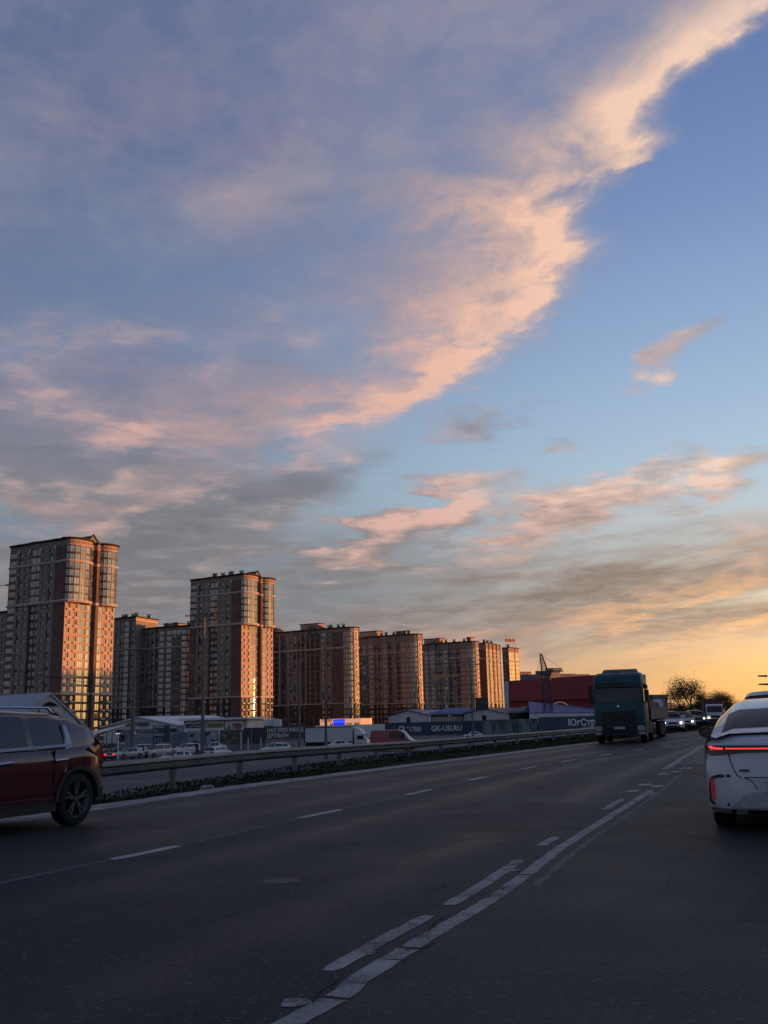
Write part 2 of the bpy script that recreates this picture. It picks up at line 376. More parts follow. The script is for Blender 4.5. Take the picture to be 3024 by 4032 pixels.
M_lot = mat('lot_asphalt', (0.062, 0.064, 0.068), 0.85, var=0.35, scale=0.12, bump=0.2, detail=8)
M_grass_soil = mat('verge_soil', (0.020, 0.026, 0.012), 1.0, col2=(0.040, 0.036, 0.020), scale=0.7, bump=0.6, detail=8, spec=0.05)

# road surface: worn asphalt with wheel tracks, seams and aggregate
def asphalt(name, base, patch):
    m = bpy.data.materials.new(name); m.use_nodes = True; t = m.node_tree; b = t.nodes['Principled BSDF']; N.t = t
    c = t.nodes.new('ShaderNodeTexCoord'); v = N(c.outputs['Object'])
    big = N.noise(v, 0.16, 6, 0.6, 0.4); mid = N.noise(v, 1.1, 6, 0.65); grit = N.noise(v, 45.0, 3, 0.7); grit2 = N.noise(v, 14.0, 4, 0.7)
    k = (big - 0.5) * 0.9 + (mid - 0.5) * 0.35 + (grit2 - 0.5) * 1.1 + (grit - 0.5) * 1.6 + 1.0
    at_ = t.nodes.new('ShaderNodeAttribute'); at_.attribute_name = 'track'; tr = N(at_.outputs['Fac'])
    k = k * (1.0 + tr * (-0.30))
    vm = t.nodes.new('ShaderNodeVectorMath'); vm.operation = 'SCALE'; t.links.new(N.mix(big.step(0.42, 0.62), base, patch).k, vm.inputs[0]); t.links.new(k.k, vm.inputs['Scale'])
    # dark stones and pale stones
    vo = t.nodes.new('ShaderNodeTexVoronoi'); vo.inputs['Scale'].default_value = 60.0; t.links.new(v.k, vo.inputs['Vector'])
    st = N(vo.outputs['Color']); sg = t.nodes.new('ShaderNodeSeparateColor'); t.links.new(st.k, sg.inputs[0])
    pale = N(sg.outputs[0]).step(0.93, 0.97)
    colr = N.mix(pale * 0.5, N(vm.outputs[0]), (0.13, 0.13, 0.13))
    stain = N.noise(N.vec(0, 0), 1) if False else N.noise(v, 0.55, 5, 0.7, 1.0).step(0.60, 0.72)
    t.links.new(N.mix(stain * 0.55, colr, (0.020, 0.021, 0.025)).k, b.inputs['Base Color'])
    rg = N.noise(v, 0.8, 5, 0.6) * 0.25 + 0.52 + tr * -0.14
    t.links.new(rg.k, b.inputs['Roughness']); b.inputs['Specular IOR Level'].default_value = 0.12
    bp = t.nodes.new('ShaderNodeBump'); bp.inputs['Strength'].default_value = 0.55; bp.inputs['Distance'].default_value = 0.006
    t.links.new((grit * 0.6 + N(vo.outputs['Distance']) * 0.5 + grit2 * 0.5).k, bp.inputs['Height']); t.links.new(bp.outputs[0], b.inputs['Normal'])
    return m
M_asph = asphalt('asphalt_dark', (0.014, 0.022, 0.026), (0.018, 0.027, 0.031))
M_asph2 = asphalt('asphalt_coarse', (0.025, 0.033, 0.030), (0.030, 0.038, 0.034))
M_asph3 = asphalt('asphalt_dusty', (0.034, 0.037, 0.035), (0.044, 0.045, 0.041))

g = MB(); R_ = 3500; n_ = 48
ring = [(R_ * math.cos(2 * math.pi * i / n_), R_ * math.sin(2 * math.pi * i / n_), GZ - 0.06) for i in range(n_)]
g.poly(ring); tag(g.build('ground', M_dirt), kind='structure')
g = MB(); g.poly([(-140, -60, GZ - 0.02), (60, -60, GZ - 0.02), (150, 330, GZ - 0.02), (-170, 330, GZ - 0.02)]); tag(g.build('parking_lot', M_lot), kind='structure')

railS, edgeS, laneS, cenS, rightS = (smooth_line(l) for l in (RAIL, EDGE, LANE, CENTRE, RIGHT))
def resample(line, n):
    s = along(line); L = s[-1]; out = []; j = 0
    for i in range(n):
        # dense near the camera
        q = (i / (n - 1)) ** 1.6 * L
        while j < len(s) - 2 and s[j + 1] < q: j += 1
        t = (q - s[j]) / max(1e-6, s[j + 1] - s[j]); out.append(line[j].lerp(line[j + 1], min(1, max(0, t))))
    return out
NR = 260
def cut(line, yy):
    """point of a line at plan depth yy"""
    for a, b in zip(line, line[1:]):
        if a.y <= yy <= b.y: return a.lerp(b, (yy - a.y) / max(1e-6, b.y - a.y))
    return line[-1] if yy > line[-1].y else line[0]
rl, el_, ll, cl, rr = (resample(l, NR) for l in (railS, edgeS, laneS, cenS, rightS))
# embankment that carries the road: verge at -0.12, slope down to the lot
def verge_z(p): return -0.10
emb = MB()
out1, out2 = offset(rl, -1.2), offset(rl, -7.5)
ribbon(emb, out2, out1, GZ - 0.05, -0.42); ribbon(emb, out1, rl, -0.42, -0.20); ribbon(emb, rl, el_, -0.20, -0.03)
r1, r2, r3 = offset(rr, 0.0), offset(rr, 3.0), offset(rr, 14.0)
ribbon(emb, el_, r1, -0.03, -0.03); ribbon(emb, r1, r2, -0.03, 0.05); ribbon(emb, r2, r3, 0.05, GZ - 0.05)
tag(emb.build('embankment', M_grass_soil), kind='structure')
# carriageways: three neighbouring sheets of asphalt laid at different times, butted at their seams
def sheet(name, la, lb, m, z):
    me = MB(); K = 8
    for i in range(len(la) - 1):
        for k in range(K):
            a, b = k / K, (k + 1) / K
            me.poly([(*la[i].lerp(lb[i], a), z), (*la[i].lerp(lb[i], b), z), (*la[i + 1].lerp(lb[i + 1], b), z), (*la[i + 1].lerp(lb[i + 1], a), z)])
    o = me.build(name, m); at_ = o.data.attributes.new('track', 'FLOAT', 'POINT'); vals = []
    for i in range(len(la) - 1):
        for k in range(K):
            for q in (k / K, (k + 1) / K, (k + 1) / K, k / K):
                vals.append(max(0, 1 - abs(q - 0.27) / 0.13) + max(0, 1 - abs(q - 0.73) / 0.13))
    at_.data.foreach_set('value', vals)
    return tag(o, kind='structure')
sheet('road', el_, ll, M_asph3, 0.0); sheet('road', ll, cl, M_asph, 0.0); sheet('road', cl, rr, M_asph2, 0.0)
# kerb on the far right of the road
k = MB()
for i in range(0, NR - 1):
    a, b = r1[i], r1[i + 1]; d = (b - a)
    if d.length < 1e-4: continue
    k.wallbox(a, b, 0.18, -0.02, 0.13)
tag(k.build('kerb', mat('kerb_concrete', (0.25, 0.25, 0.24), 0.9, var=0.3, scale=0.6)), kind='structure')

# painted markings: worn edges and gaps eaten out of the paint are real outline and alpha-free: cut by a noise threshold to the asphalt colour
def paint(name, wear=0.5, base=(0.40, 0.40, 0.37)):
    m = bpy.data.materials.new(name); m.use_nodes = True; t = m.node_tree; b = t.nodes['Principled BSDF']; N.t = t
    c = t.nodes.new('ShaderNodeTexCoord'); v = N(c.outputs['Object'])
    n1 = N.noise(v, 3.2, 8, 0.7, 0.6); n2 = N.noise(v, 22.0, 4, 0.7)
    n3 = N.noise(v, 70.0, 3, 0.7)
    f = (n1 * 0.55 + n2 * 0.25 + n3 * 0.35 - 0.075).step(wear - 0.07, wear + 0.07)
    dirt = N.noise(v, 0.7, 5, 0.6)
    col = N.mix(dirt.step(0.3, 0.7), base, tuple(x * 0.66 for x in base))
    t.links.new(N.mix(f, col, (0.05, 0.052, 0.058)).k, b.inputs['Base Color']); b.inputs['Roughness'].default_value = 0.75
    # cracks
    vo = t.nodes.new('ShaderNodeTexVoronoi'); vo.feature = 'DISTANCE_TO_EDGE'; vo.inputs['Scale'].default_value = 0.9; t.links.new((N.vec(0, 0)).k, vo.inputs['Vector'])
    return m
M_paint, M_paint_old, M_paint_faint = paint('road_paint', 0.60), paint('road_paint_worn', 0.535, (0.33, 0.33, 0.31)), paint('road_paint_ghost', 0.47, (0.16, 0.16, 0.155))
def sub_line(line, y0, y1):
    pts = [p for p in line if y0 < p.y < y1]
    return [cut(line, y0)] + pts + [cut(line, y1)]
def stripe(m, line, w, z=0.0028, jit=0.0, taper=0.0):
    L = []; Rr = []; n = len(line)
    for i, p in enumerate(line):
        a, b = line[max(0, i - 1)], line[min(n - 1, i + 1)]; t = (b - a).normalized(); nn = Vector((t.y, -t.x))
        e = 0.6 if taper and i in (0, n - 1) else 1.0
        L.append(p - nn * (w / 2 * e + rnd.uniform(-jit, jit))); Rr.append(p + nn * (w / 2 * e + rnd.uniform(-jit, jit)))
    for i in range(n - 1): m.poly([(*L[i], z), (*Rr[i], z), (*Rr[i + 1], z), (*L[i + 1], z)])
def fine(line, y0, y1, step=0.12):
    n = max(2, int((y1 - y0) / step)); return [cut(line, y0 + (y1 - y0) * i / n) for i in range(n + 1)]
# lane dashes, each measured
lane_d = [(10.92, 12.0), (14.97, 16.24), (19.0, 20.35), (22.9, 24.1), (27.2, 28.5), (30.9, 32.2)] + [(34.8 + 4.0 * i, 36.1 + 4.0 * i) for i in range(24)]
for a, b in lane_d:
    m = MB(); stripe(m, fine(laneS, a, b), 0.16, jit=0.006, taper=1); tag(m.build('lane_dash', M_paint), kind='structure')
m = MB(); stripe(m, fine(laneS, -20, 10.9), 0.07, 0.0022, jit=0.01); stripe(m, fine(laneS, 12.0, 60), 0.05, 0.0018, jit=0.01); tag(m.build('road_seam', M_paint_faint), kind='structure')
m = MB(); stripe(m, fine(edgeS, -20, 60, 0.2), 0.22, jit=0.02); stripe(m, fine(offset(edgeS, -0.35), 8, 80, 0.25), 0.5, 0.0020, jit=0.07); tag(m.build('edge_line', M_paint_old), kind='structure')
# centre: broken line on the left, long worn line on the right
cL = offset(cenS, -0.245)
brk = [(5.96, 7.48), (7.86, 10.16), (11.21, 11.95), (15.16, 16.89)]
for a, b in brk:
    m = MB(); stripe(m, fine(cL, a, b, 0.08), 0.12, jit=0.005, taper=1); tag(m.build('centre_dash', M_paint_old), kind='structure')
for (x, y, w_, l_) in ((2495, 3115, .22, .5), (2540, 3090, .25, .55), (2620, 3047, .3, 1.0), (2655, 3040, .3, .9), (2700, 3025, .3, .8), (2555, 3125, .2, .5), (2590, 3095, .25, .6), (1160, 3950, .13, .16), (1460, 3755, .06, .10), (2018, 3427, .1, .12)):
    p = gp(x, y).xy; d = Vector((0.42, 0.9)).normalized(); m = MB()
    stripe(m, [p - d * l_ / 2, p - d * l_ / 5, p + d * l_ / 4, p + d * l_ / 2], w_, 0.0034, jit=0.02, taper=1); tag(m.build('paint_patch', M_paint_old), kind='structure')
m = MB(); stripe(m, fine(cenS, -12, 5.38, .1), 0.145, jit=0.006); stripe(m, fine(cenS, 5.42, 6.45, .1), 0.145, jit=0.006); stripe(m, fine(cenS, 6.5, 9.2, .1), 0.13, jit=0.006)
stripe(m, fine(cenS, 9.25, 18.8, .1), 0.13, jit=0.008); tag(m.build('centre_line', M_paint_old), kind='structure')
m = MB(); stripe(m, fine(offset(cenS, 0.20), 8.6, 24.0, .12), 0.06, 0.0020, jit=0.02); tag(m.build('centre_line_ghost', M_paint_faint), kind='structure')
# hatched island further on
m = MB(); a_, b_ = offset(cenS, -0.35), offset(cenS, 0.95)
stripe(m, fine(a_, 25.5, 80, .4), 0.20, jit=0.01); stripe(m, fine(b_, 25.0, 80, .4), 0.20, jit=0.01)
for i in range(40):
    y = 28 + i * 1.35; p, q = cut(a_, y), cut(b_, y + 1.0); stripe(m, [p, (p + q) / 2, q], 0.24, 0.0022, jit=0.02)
tag(m.build('hatched_marking', M_paint_old), kind='structure')
# cracks and tar seams in the paint: thin dark grooves
ck = MB(); r2_ = random.Random(3)
for (x, y, n, sx_, sy_) in ((1690, 3670, 9, 26, -30), (1600, 3745, 9, 34, -12), (1515, 3780, 6, 40, 4), (1230, 3950, 7, 18, -20), (1900, 3540, 6, 22, -10), (1680, 3500, 6, 30, -12), (1960, 3505, 6, 24, -6), (1300, 3885, 5, 16, -16), (2105, 3375, 5, 22, -6), (2260, 3330, 5, 22, -14)):
    pts = []; px, py = x, y
    for i in range(n):
        pts.append(gp(px, py).xy); px += sx_ * r2_.uniform(-.1, 1.0) * .7; py += sy_ * r2_.uniform(-.3, 1.5) * .5
    stripe(ck, pts, 0.014, 0.0045, jit=0.006)
tag(ck.build('road_crack', mat('crack_dark', (0.012, 0.012, 0.014), 0.9)), kind='structure')
# long cracks, tar seams and repair patches across the lanes
def crack(mb, p, d, L_, w_, seed):
    q = random.Random(seed); pts = [Vector(p)]; d = Vector(d).normalized(); n = int(L_ / .12)
    for i in range(n): d = (d + Vector((q.gauss(0, .12), q.gauss(0, .12)))).normalized(); pts.append(pts[-1] + d * .12)
    stripe(mb, pts, w_, 0.0016, jit=w_ * .3)
cr = MB()
for i, (x, y, dx2, dy2, L_, w_) in enumerate(((2.9, 6.2, 1, .3, 1.6, .007), (2.2, 8.4, .4, 1, 3.5, .010), (-1.9, 6.4, .5, 1, 1.4, .004), (-2.6, 9.0, 1, -.3, 2.2, .008), (.2, 10.8, .4, 1, 4.0, .010), (3.9, 9.6, .2, 1, 2.6, .010), (-.5, 14.0, 1, -.3, 3.2, .012), (2.6, 16.5, .45, 1, 5, .012), (6.5, 17.0, .4, 1, 5, .014), (-3.6, 13.4, .4, 1, 3, .010), (5.5, 21.0, 1, -.4, 5.0, .016))):
    crack(cr, (x, y), (dx2, dy2), L_, w_, i)
tag(cr.build('road_crack', mat('crack_fill', (0.008, 0.009, 0.011), 0.8)), kind='structure')
for i, (x, y, w_, l_, a_) in enumerate(((3.1, 7.6, .9, 1.7, 27), (-1.2, 8.6, .8, 2.6, 25), (1.9, 14.6, 1.1, 4.2, 24), (7.4, 19.0, 1.2, 4.0, 24))):
    m = MB(); e2 = Vector((math.sin(rad(a_)), math.cos(rad(a_)))); n2 = Vector((e2.y, -e2.x)); c = Vector((x, y)); q = random.Random(i)
    P_ = [c - e2 * l_ / 2 - n2 * w_ / 2, c - e2 * l_ / 2 + n2 * w_ / 2, c + e2 * l_ / 2 + n2 * w_ / 2 * .94, c + e2 * l_ / 2 - n2 * w_ / 2]
    m.poly([(*p_, .0010) for p_ in P_]); tag(m.build('road_patch', asphalt('asphalt_patch', (0.017, 0.021, 0.024), (0.020, 0.024, 0.027)) if i == 0 else bpy.data.materials['asphalt_patch']), kind='structure')
# manhole cover on the left lane
p = gp(1108, 3470); mh = MB(); mh.tube((p.x, p.y, 0.001), (p.x, p.y, 0.004), 0.17, n=20); o = mh.build('manhole_cover', mat('iron_cover', (0.02, 0.02, 0.022), 0.6, 0.4, var=.3, scale=9)); tag(o, kind='structure')

# ------------------------------------------------------------------ grass on the verge
gr = MB(); r3_ = random.Random(11)
def tuft(x, y, z, h, n):
    for _ in range(n):
        a = r3_.uniform(0, 6.28); w_ = r3_.uniform(.006, .012) * (1 + y / 30); lx, ly = r3_.uniform(-.5, .5) * h, r3_.uniform(-.5, .5) * h
        hh = h * r3_.uniform(.5, 1.1); bx, by = x + r3_.uniform(-.22, .22), y + r3_.uniform(-.22, .22)
        gr.poly([(bx - math.cos(a) * w_, by - math.sin(a) * w_, z), (bx + math.cos(a) * w_, by + math.sin(a) * w_, z), (bx + lx, by + ly, z + hh)], 0 if r3_.random() < .6 else 1)
for i in range(42000):
    yy = 6 + (r3_.random() ** 1.5) * 110; a = cut(railS, yy); b = cut(edgeS, yy + 1.5); q = r3_.uniform(-0.35, 0.86)
    x, y = a.x + (b.x - a.x) * q, a.y + (b.y - a.y) * q
    z = -0.20 + 0.17 * max(0, q) if q > 0 else -0.22
    k_ = 0.75 + 0.15 * math.sin(yy * .7) + (0.3 if q < 0.12 else 0)
    tuft(x, y, z - 0.01, r3_.uniform(.03, .085) * k_ * (0.35 if q > .7 else 1), 2)
tag(gr.build('grass', [mat('grass_green', (0.018, 0.026, 0.010), 1.0, spec=0.05), mat('grass_dry', (0.022, 0.024, 0.011), 1.0, spec=0.05)]), 'short rough grass growing on the verge below the guard rail', 'grass', kind='stuff')

# ------------------------------------------------------------------ apartment buildings
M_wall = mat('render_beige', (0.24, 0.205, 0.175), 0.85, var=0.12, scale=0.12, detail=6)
M_wall2 = mat('render_beige_sunlit', (0.46, 0.31, 0.24), 0.85, var=0.10, scale=0.12, detail=6)  # lighter, warmer copy of the beige: sunlight put into the right-face colour
M_wall_lit = mat('render_block_sunlit', (0.64, 0.46, 0.32), 0.8, var=0.10, scale=0.15)  # brighter still, so the blocks' right faces look sunlit
M_brick = mat('brick_brown', (0.15, 0.088, 0.068), 0.9, var=0.15, scale=0.25, detail=6)
M_plinth = mat('plinth_dark', (0.055, 0.042, 0.040), 0.8, var=0.2, scale=0.3)
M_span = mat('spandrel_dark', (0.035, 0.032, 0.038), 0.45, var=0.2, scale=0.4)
M_corn = mat('cornice_light', (0.52, 0.45, 0.40), 0.8, var=0.1, scale=0.3)
M_roofm = mat('roof_metal_brown', (0.045, 0.034, 0.030), 0.85)
M_frame = mat('window_frame_brown', (0.035, 0.024, 0.020), 0.5)
M_framew = mat('window_frame_white', (0.55, 0.52, 0.48), 0.5)
M_pane = glass('pane', (0.12, 0.12, 0.12), 2.4, tilt=0.035, lo=0.15, hi=2.4)
M_paneb = glass('pane_bright', (0.19, 0.185, 0.18), 3.1, tilt=0.03, lo=0.5, hi=1.5)
M_paneg = glass('pane_sunward_gold', (0.75, 0.66, 0.55), 1.6, tilt=0.03, lo=0.75, hi=1.0, metal=0.85)  # warm mirror panes for sunward faces only, to brighten their sunset reflection
M_panex = glass('pane_sun_glint', (0.85, 0.60, 0.3), 1.6, rough=.075, tilt=0.012, lo=0.8, hi=1.0, metal=0.9)  # gold tint colours the sun glint on the second tower
M_paned = glass('pane_dark', (0.03, 0.028, 0.03), 1.55, tilt=0.03)
M_ac = mat('air_conditioner_white', (0.45, 0.42, 0.40), 0.6, var=0.1, scale=1)
M_panel = mat('frieze_inset', (0.26, 0.18, 0.145), 0.85, var=0.1, scale=0.4)
WM = {}
def win_mesh(w, h, n, gm, fm, transom=True):
    key = (round(w, 2), round(h, 2), n, gm.name, fm.name, transom)
    if key in WM: return WM[key]
    m = MB(); f = 0.075
    for i in range(n):
        x0, x1 = w * i / n, w * (i + 1) / n
        m.poly([(x0, 0.05, 0), (x1, 0.05, 0), (x1, 0.05, h), (x0, 0.05, h)], 1)
    for x in [0] + [w * i / n - f / 2 for i in range(1, n)] + [w - f]: m.box(x, x + f, 0.0, 0.045, 0, h, 0)
    for z in (0, h - f): m.box(f, w - f, 0.003, 0.042, z, z + f, 0)
    if transom: m.box(f, w - f, 0.006, 0.04, h * .30, h * .30 + f * .8, 0)
    WM[key] = m.mesh('window', [fm, gm]); return WM[key]
SCN = {}
class House:
    """apartment block: plan paths are (type, s, d) steps along two street faces"""
    def __init__(s, name, label, cat, C, azl, lenl, azr, lenr, group=None, mats=None):
        s.root = empty(name, (C[0], C[1], GZ)); tag(s.root, label, cat, group)
        if cat == 'apartment block': s.mats = (mats or [M_wall, M_brick, M_plinth, M_span, M_wall2, M_roofm])[:4] + [M_wall_lit, M_roofm]
        s.C = Vector(C); s.dl = Vector((math.sin(azl), math.cos(azl))); s.dr = Vector((math.sin(azr), math.cos(azr)))
        s.L = s.C + s.dl * lenl; s.R = s.C + s.dr * lenr; s.lenl, s.lenr = lenl, lenr
        s.wall = MB(); s.M0 = Matrix.Translation((-C[0], -C[1], -GZ)); s.counts = {}
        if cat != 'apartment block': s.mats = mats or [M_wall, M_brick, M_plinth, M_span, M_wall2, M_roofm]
        s.extra = {}; s.coated = cat == 'apartment block'
    def P(s, face, a, d):
        o, e = (s.L, -s.dl) if face == 'l' else (s.C, s.dr)
        n = Vector((e.y, -e.x)); return o + e * a + n * d
    def path(s, spec):
        """spec: {'l': [...], 'r': [...]} -> list of (A, B, type, wallmat)"""
        out = []
        for face in 'lr':
            cur = s.P(face, 0, 0) if not (face == 'r' and out) else out[-1][1]
            for st in spec.get(face, []):
                ty, a, d = st[:3]; nx = s.P(face, a, d)
                if (nx - cur).length > 0.02: out.append((cur, nx, ty, st[3] if len(st) > 3 else None, face))
                cur = nx
        return out
    def place(s, A, B, s0, z, w, h, n, gm, fm, rec, name, parent_stuff=False, transom=True):
        k = s.counts.get(name, 0)
        e = (B - A).normalized(); nn = Vector((e.y, -e.x)); p = A + e * s0 - nn * rec
        Mx = Matrix(((e.x, -nn.x, 0, p.x), (e.y, -nn.y, 0, p.y), (0, 0, 1, z), (0, 0, 0, 1)))
        if k >= 300:                                  # more than can be parts: joined
            me = win_mesh(w, h, n, gm, fm, transom); key = (name, gm.name, fm.name); mb = s.extra.setdefault(key, [MB(), gm, fm])[0]
            b = len(mb.v); X = s.M0 @ Mx
            for v in me.vertices: mb.v.append(tuple(X @ v.co))
            for q in me.polygons: mb.f.append(tuple(b + i for i in q.vertices)); mb.m.append(q.material_index)
            return
        s.counts[name] = k + 1
        link(name, win_mesh(w, h, n, gm, fm, transom), s.root, s.M0 @ Mx)
    def cell(s, A, B, z0, z1, ty, wm, k, gm, fm):
        W = (B - A).length; e = (B - A).normalized(); nn = Vector((e.y, -e.x)); h = z1 - z0
        def q(a, b, za, zb, m, off=0.0):
            p0, p1 = A + e * a + nn * off, A + e * b + nn * off
            s.wall.poly([(p0.x, p0.y, za), (p1.x, p1.y, za), (p1.x, p1.y, zb), (p0.x, p0.y, zb)], m)
        def hole(s0, s1, za, zb, m, rec, fill=None):
            for a, b in ((s0, s1),):
                if fill is None:
                    q(a, b, z0, za, m); q(a, b, zb, z1, m)
                else:
                    q(a, b, z0, za, fill, -0.06 if fill == 3 else 0); q(a, b, zb, z1, fill, -0.06 if fill == 3 else 0)
            for a in (s0, s1):
                p = A + e * a; r = p - nn * rec; s.wall.poly([(p.x, p.y, za), (r.x, r.y, za), (r.x, r.y, zb), (p.x, p.y, zb)], m)
            for z in (za, zb):
                p, r = A + e * s0, A + e * s1; p2, r2 = p - nn * rec, r - nn * rec
                s.wall.poly([(p.x, p.y, z), (r.x, r.y, z), (r2.x, r2.y, z), (p2.x, p2.y, z)], m)
        rec = 0.22
        if ty in ('wall', 'brick', 'dark', 'pl'):
            q(0, W, z0, z1, {'wall': wm, 'brick': 1, 'dark': 3, 'pl': 2}[ty]); return
        if ty in ('w', 'wb', 'wa'):
            w = min(1.55, W - .3); a = (W - w) / 2; m = wm
            q(0, a, z0, z1, m); q(a + w, W, z0, z1, m); hole(a, a + w, z0 + .85, z0 + 2.5, m, rec)
            s.place(A, B, a, z0 + .85, w, 1.65, 2, gm, fm, rec, 'window')
            if ty == 'wb' and (k * 7 + int(A.x * 3)) % 5 < 4: s.box_on(A, B, a - .15, z0 + .1, w + .3, .55, .55, 'air_conditioner')
            if ty == 'wa' and (k * 5 + int(A.x)) % 4 < 3: s.box_on(A, B, a + w + .12, z0 + 1.2, .55, .5, .4, 'air_conditioner')
            return
        if ty == 't':
            w = min(1.7, W - .3); a = (W - w) / 2; q(0, a, z0, z1, wm); q(a + w, W, z0, z1, wm)
            odd = k % 2
            if k % 6 == 5: hole(a, a + w, z0 + .85, z0 + 2.5, wm, rec)
            else:
                q(a, a + w, (z0 if odd else z0 + 2.5), (z0 + .85 if odd else z1), 3, -.08); q(a, a + w, (z0 + 2.5 if odd else z0), (z1 if odd else z0 + .85), wm)
            s.place(A, B, a, z0 + .85, w, 1.65, 2, gm, fm, rec, 'window'); return
        if ty in ('g', 'gl', 'gs', 'gk', 'gx', 'gy'):
            mg = 0.10 if ty != 'gl' else 0.2; w = W - 2 * mg; n = max(2, round(w / 0.95)) if ty != 'gk' else max(2, round(w / 1.25))
            sp = 3 if ty in ('g', 'gk') else wm
            lo, hi = (0.42, 2.72) if ty != 'gl' else (0.75, 2.6)
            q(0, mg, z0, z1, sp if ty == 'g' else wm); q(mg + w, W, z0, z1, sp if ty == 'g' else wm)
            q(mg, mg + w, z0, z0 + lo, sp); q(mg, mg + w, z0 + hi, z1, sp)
            s.place(A, B, mg, z0 + lo, w, hi - lo, n, gm, fm, 0.05, 'glazed_balcony'); return
        if ty == 'lo':      # dark recessed loggia with two windows
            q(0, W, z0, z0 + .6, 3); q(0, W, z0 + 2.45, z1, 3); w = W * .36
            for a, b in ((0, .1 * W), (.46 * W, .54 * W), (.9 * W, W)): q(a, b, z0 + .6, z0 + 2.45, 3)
            for a in (.1 * W, .54 * W): s.place(A, B, a, z0 + .6, w, 1.85, 2, gm, fm, 0.08, 'window')
            return
        if ty == 'grid':    # light frame, dark deep glass
            f = .28; q(0, f, z0, z1, wm); q(W - f, W, z0, z1, wm); q(f, W - f, z0, z0 + .3, wm); hole(f, W - f, z0 + .3, z1, wm, .35) if False else None
            s.place(A, B, f, z0 + .3, W - 2 * f, h - .3, 3, M_paned, M_frame, .30, 'loggia_glazing', transom=False)
            for a in (f, W - f):
                p = A + e * a; r = p - nn * .3; s.wall.poly([(p.x, p.y, z0 + .3), (r.x, r.y, z0 + .3), (r.x, r.y, z1), (p.x, p.y, z1)], wm)
            return
    def box_on(s, A, B, a, z, w, h, d, name):
        e = (B - A).normalized(); nn = Vector((e.y, -e.x)); key = ('b', round(w, 2), h, d)
        if key not in WM:
            m = MB(); m.box(0, w, -d, 0, 0, h); WM[key] = m.mesh(name, M_ac)
        p = A + e * a; Mx = Matrix(((e.x, -nn.x, 0, p.x), (e.y, -nn.y, 0, p.y), (0, 0, 1, z), (0, 0, 0, 1)))
        if s.counts.get(name, 0) < 280: s.counts[name] = s.counts.get(name, 0) + 1; link(name, WM[key], s.root, s.M0 @ Mx)
    def outline(s, spec):
        pth = s.path(spec); pts = [pth[0][0]] + [p[1] for p in pth]
        back = s.L + s.dr * s.lenr
        return pts, pts + [s.R + (s.R - s.R), back] if False else pts + [back]
    def band(s, spec, z0, nf, h, wm=0, gm=None, fm=None, k0=0, plinth=False):
        gm = gm or M_pane; fm = fm or M_frame
        for (A, B, ty, ov, face) in s.path(spec):
            m = wm if ov is None else ov
            if face == 'r' and ov is None and wm == 0: m = 4  # right faces take the lighter sunlit wall colour
            gm2 = M_paneb if ty in ('g', 'gs', 'gl', 'gk') and gm is M_pane else gm
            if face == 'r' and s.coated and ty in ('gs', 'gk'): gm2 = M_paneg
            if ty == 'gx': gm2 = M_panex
            if ty == 'gy': gm2 = M_paneg
            for k in range(nf): s.cell(A, B, z0 + k * h, z0 + (k + 1) * h, ty, m, k + k0, gm2, fm)
    def slab(s, spec, z, m=0):
        _, poly = s.outline(spec); s.wall.poly([(p.x, p.y, z) for p in poly], m)
    def backs(s, z0, z1):
        back = s.L + s.dr * s.lenr
        for A, B in ((s.R, back), (back, s.L)):
            s.wall.poly([(A.x, A.y, z0), (B.x, B.y, z0), (B.x, B.y, z1), (A.x, A.y, z1)], 0)
    def plain(s, spec, z0, z1, m=0):
        for (A, B, ty, ov, face) in s.path(spec):
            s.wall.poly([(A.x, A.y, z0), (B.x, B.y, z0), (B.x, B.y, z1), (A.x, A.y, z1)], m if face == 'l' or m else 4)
    def cornice(s, spec, z, h=.8, out=.6, m=None, name='cornice'):
        pts, _ = s.outline(spec); mb = MB(); n = len(pts)
        def off(d):
            r = []
            for i, p in enumerate(pts):
                a, b = pts[max(0, i - 1)], pts[min(n - 1, i + 1)]
                e1 = (p - a).normalized() if i > 0 else (b - p).normalized(); e2 = (b - p).normalized() if i < n - 1 else e1
                n1, n2 = Vector((e1.y, -e1.x)), Vector((e2.y, -e2.x)); nn = (n1 + n2)
                nn = nn.normalized() / max(.45, math.sqrt(max(.1, (1 + n1.dot(n2)) / 2))) if nn.length > .2 else n1
                r.append(p + nn * d)
            return r
        prof = [(-.05, 0), (out * .5, 0.0), (out * .55, h * .3), (out, h * .45), (out, h * .85), (out * .8, h), (-.05, h)]
        ringsL = [off(d) for d, _ in prof]
        rings = [[(ringsL[j][i].x, ringsL[j][i].y, z + prof[j][1]) for j in range(len(prof))] for i in range(n)]
        mb.loft(rings, 0); o = mb.build(name, m or M_corn, s.root, M=s.M0); return o
    def finish(s):
        s.wall.build('wall', s.mats, s.root, M=s.M0)
        for (name, _, _), (mb, gm, fm) in s.extra.items():
            o = mb.build(name, [fm, gm], s.root); tag(o, kind='stuff')
    def vent(s, a, b, z, w=1.6, h=1.8):
        """roof vent: shaft with a capping slab; a, b along left and right faces"""
        p = s.C + s.dl * a + s.dr * b
        key = ('v', w, h)
        if key not in WM:
            m = MB(); m.box(-w / 2, w / 2, -w / 3, w / 3, 0, h, 0)
            for x in (-w * .4, w * .4): m.box(x - .08, x + .08, -.1, .1, h, h + .35, 1)
            m.box(-w * .7, w * .7, -w * .5, w * .5, h + .35, h + .5, 1); WM[key] = m.mesh('roof_vent', [M_brick, M_roofm])
        link('roof_vent', WM[key], s.root, s.M0 @ Matrix.Translation((p.x, p.y, z)))
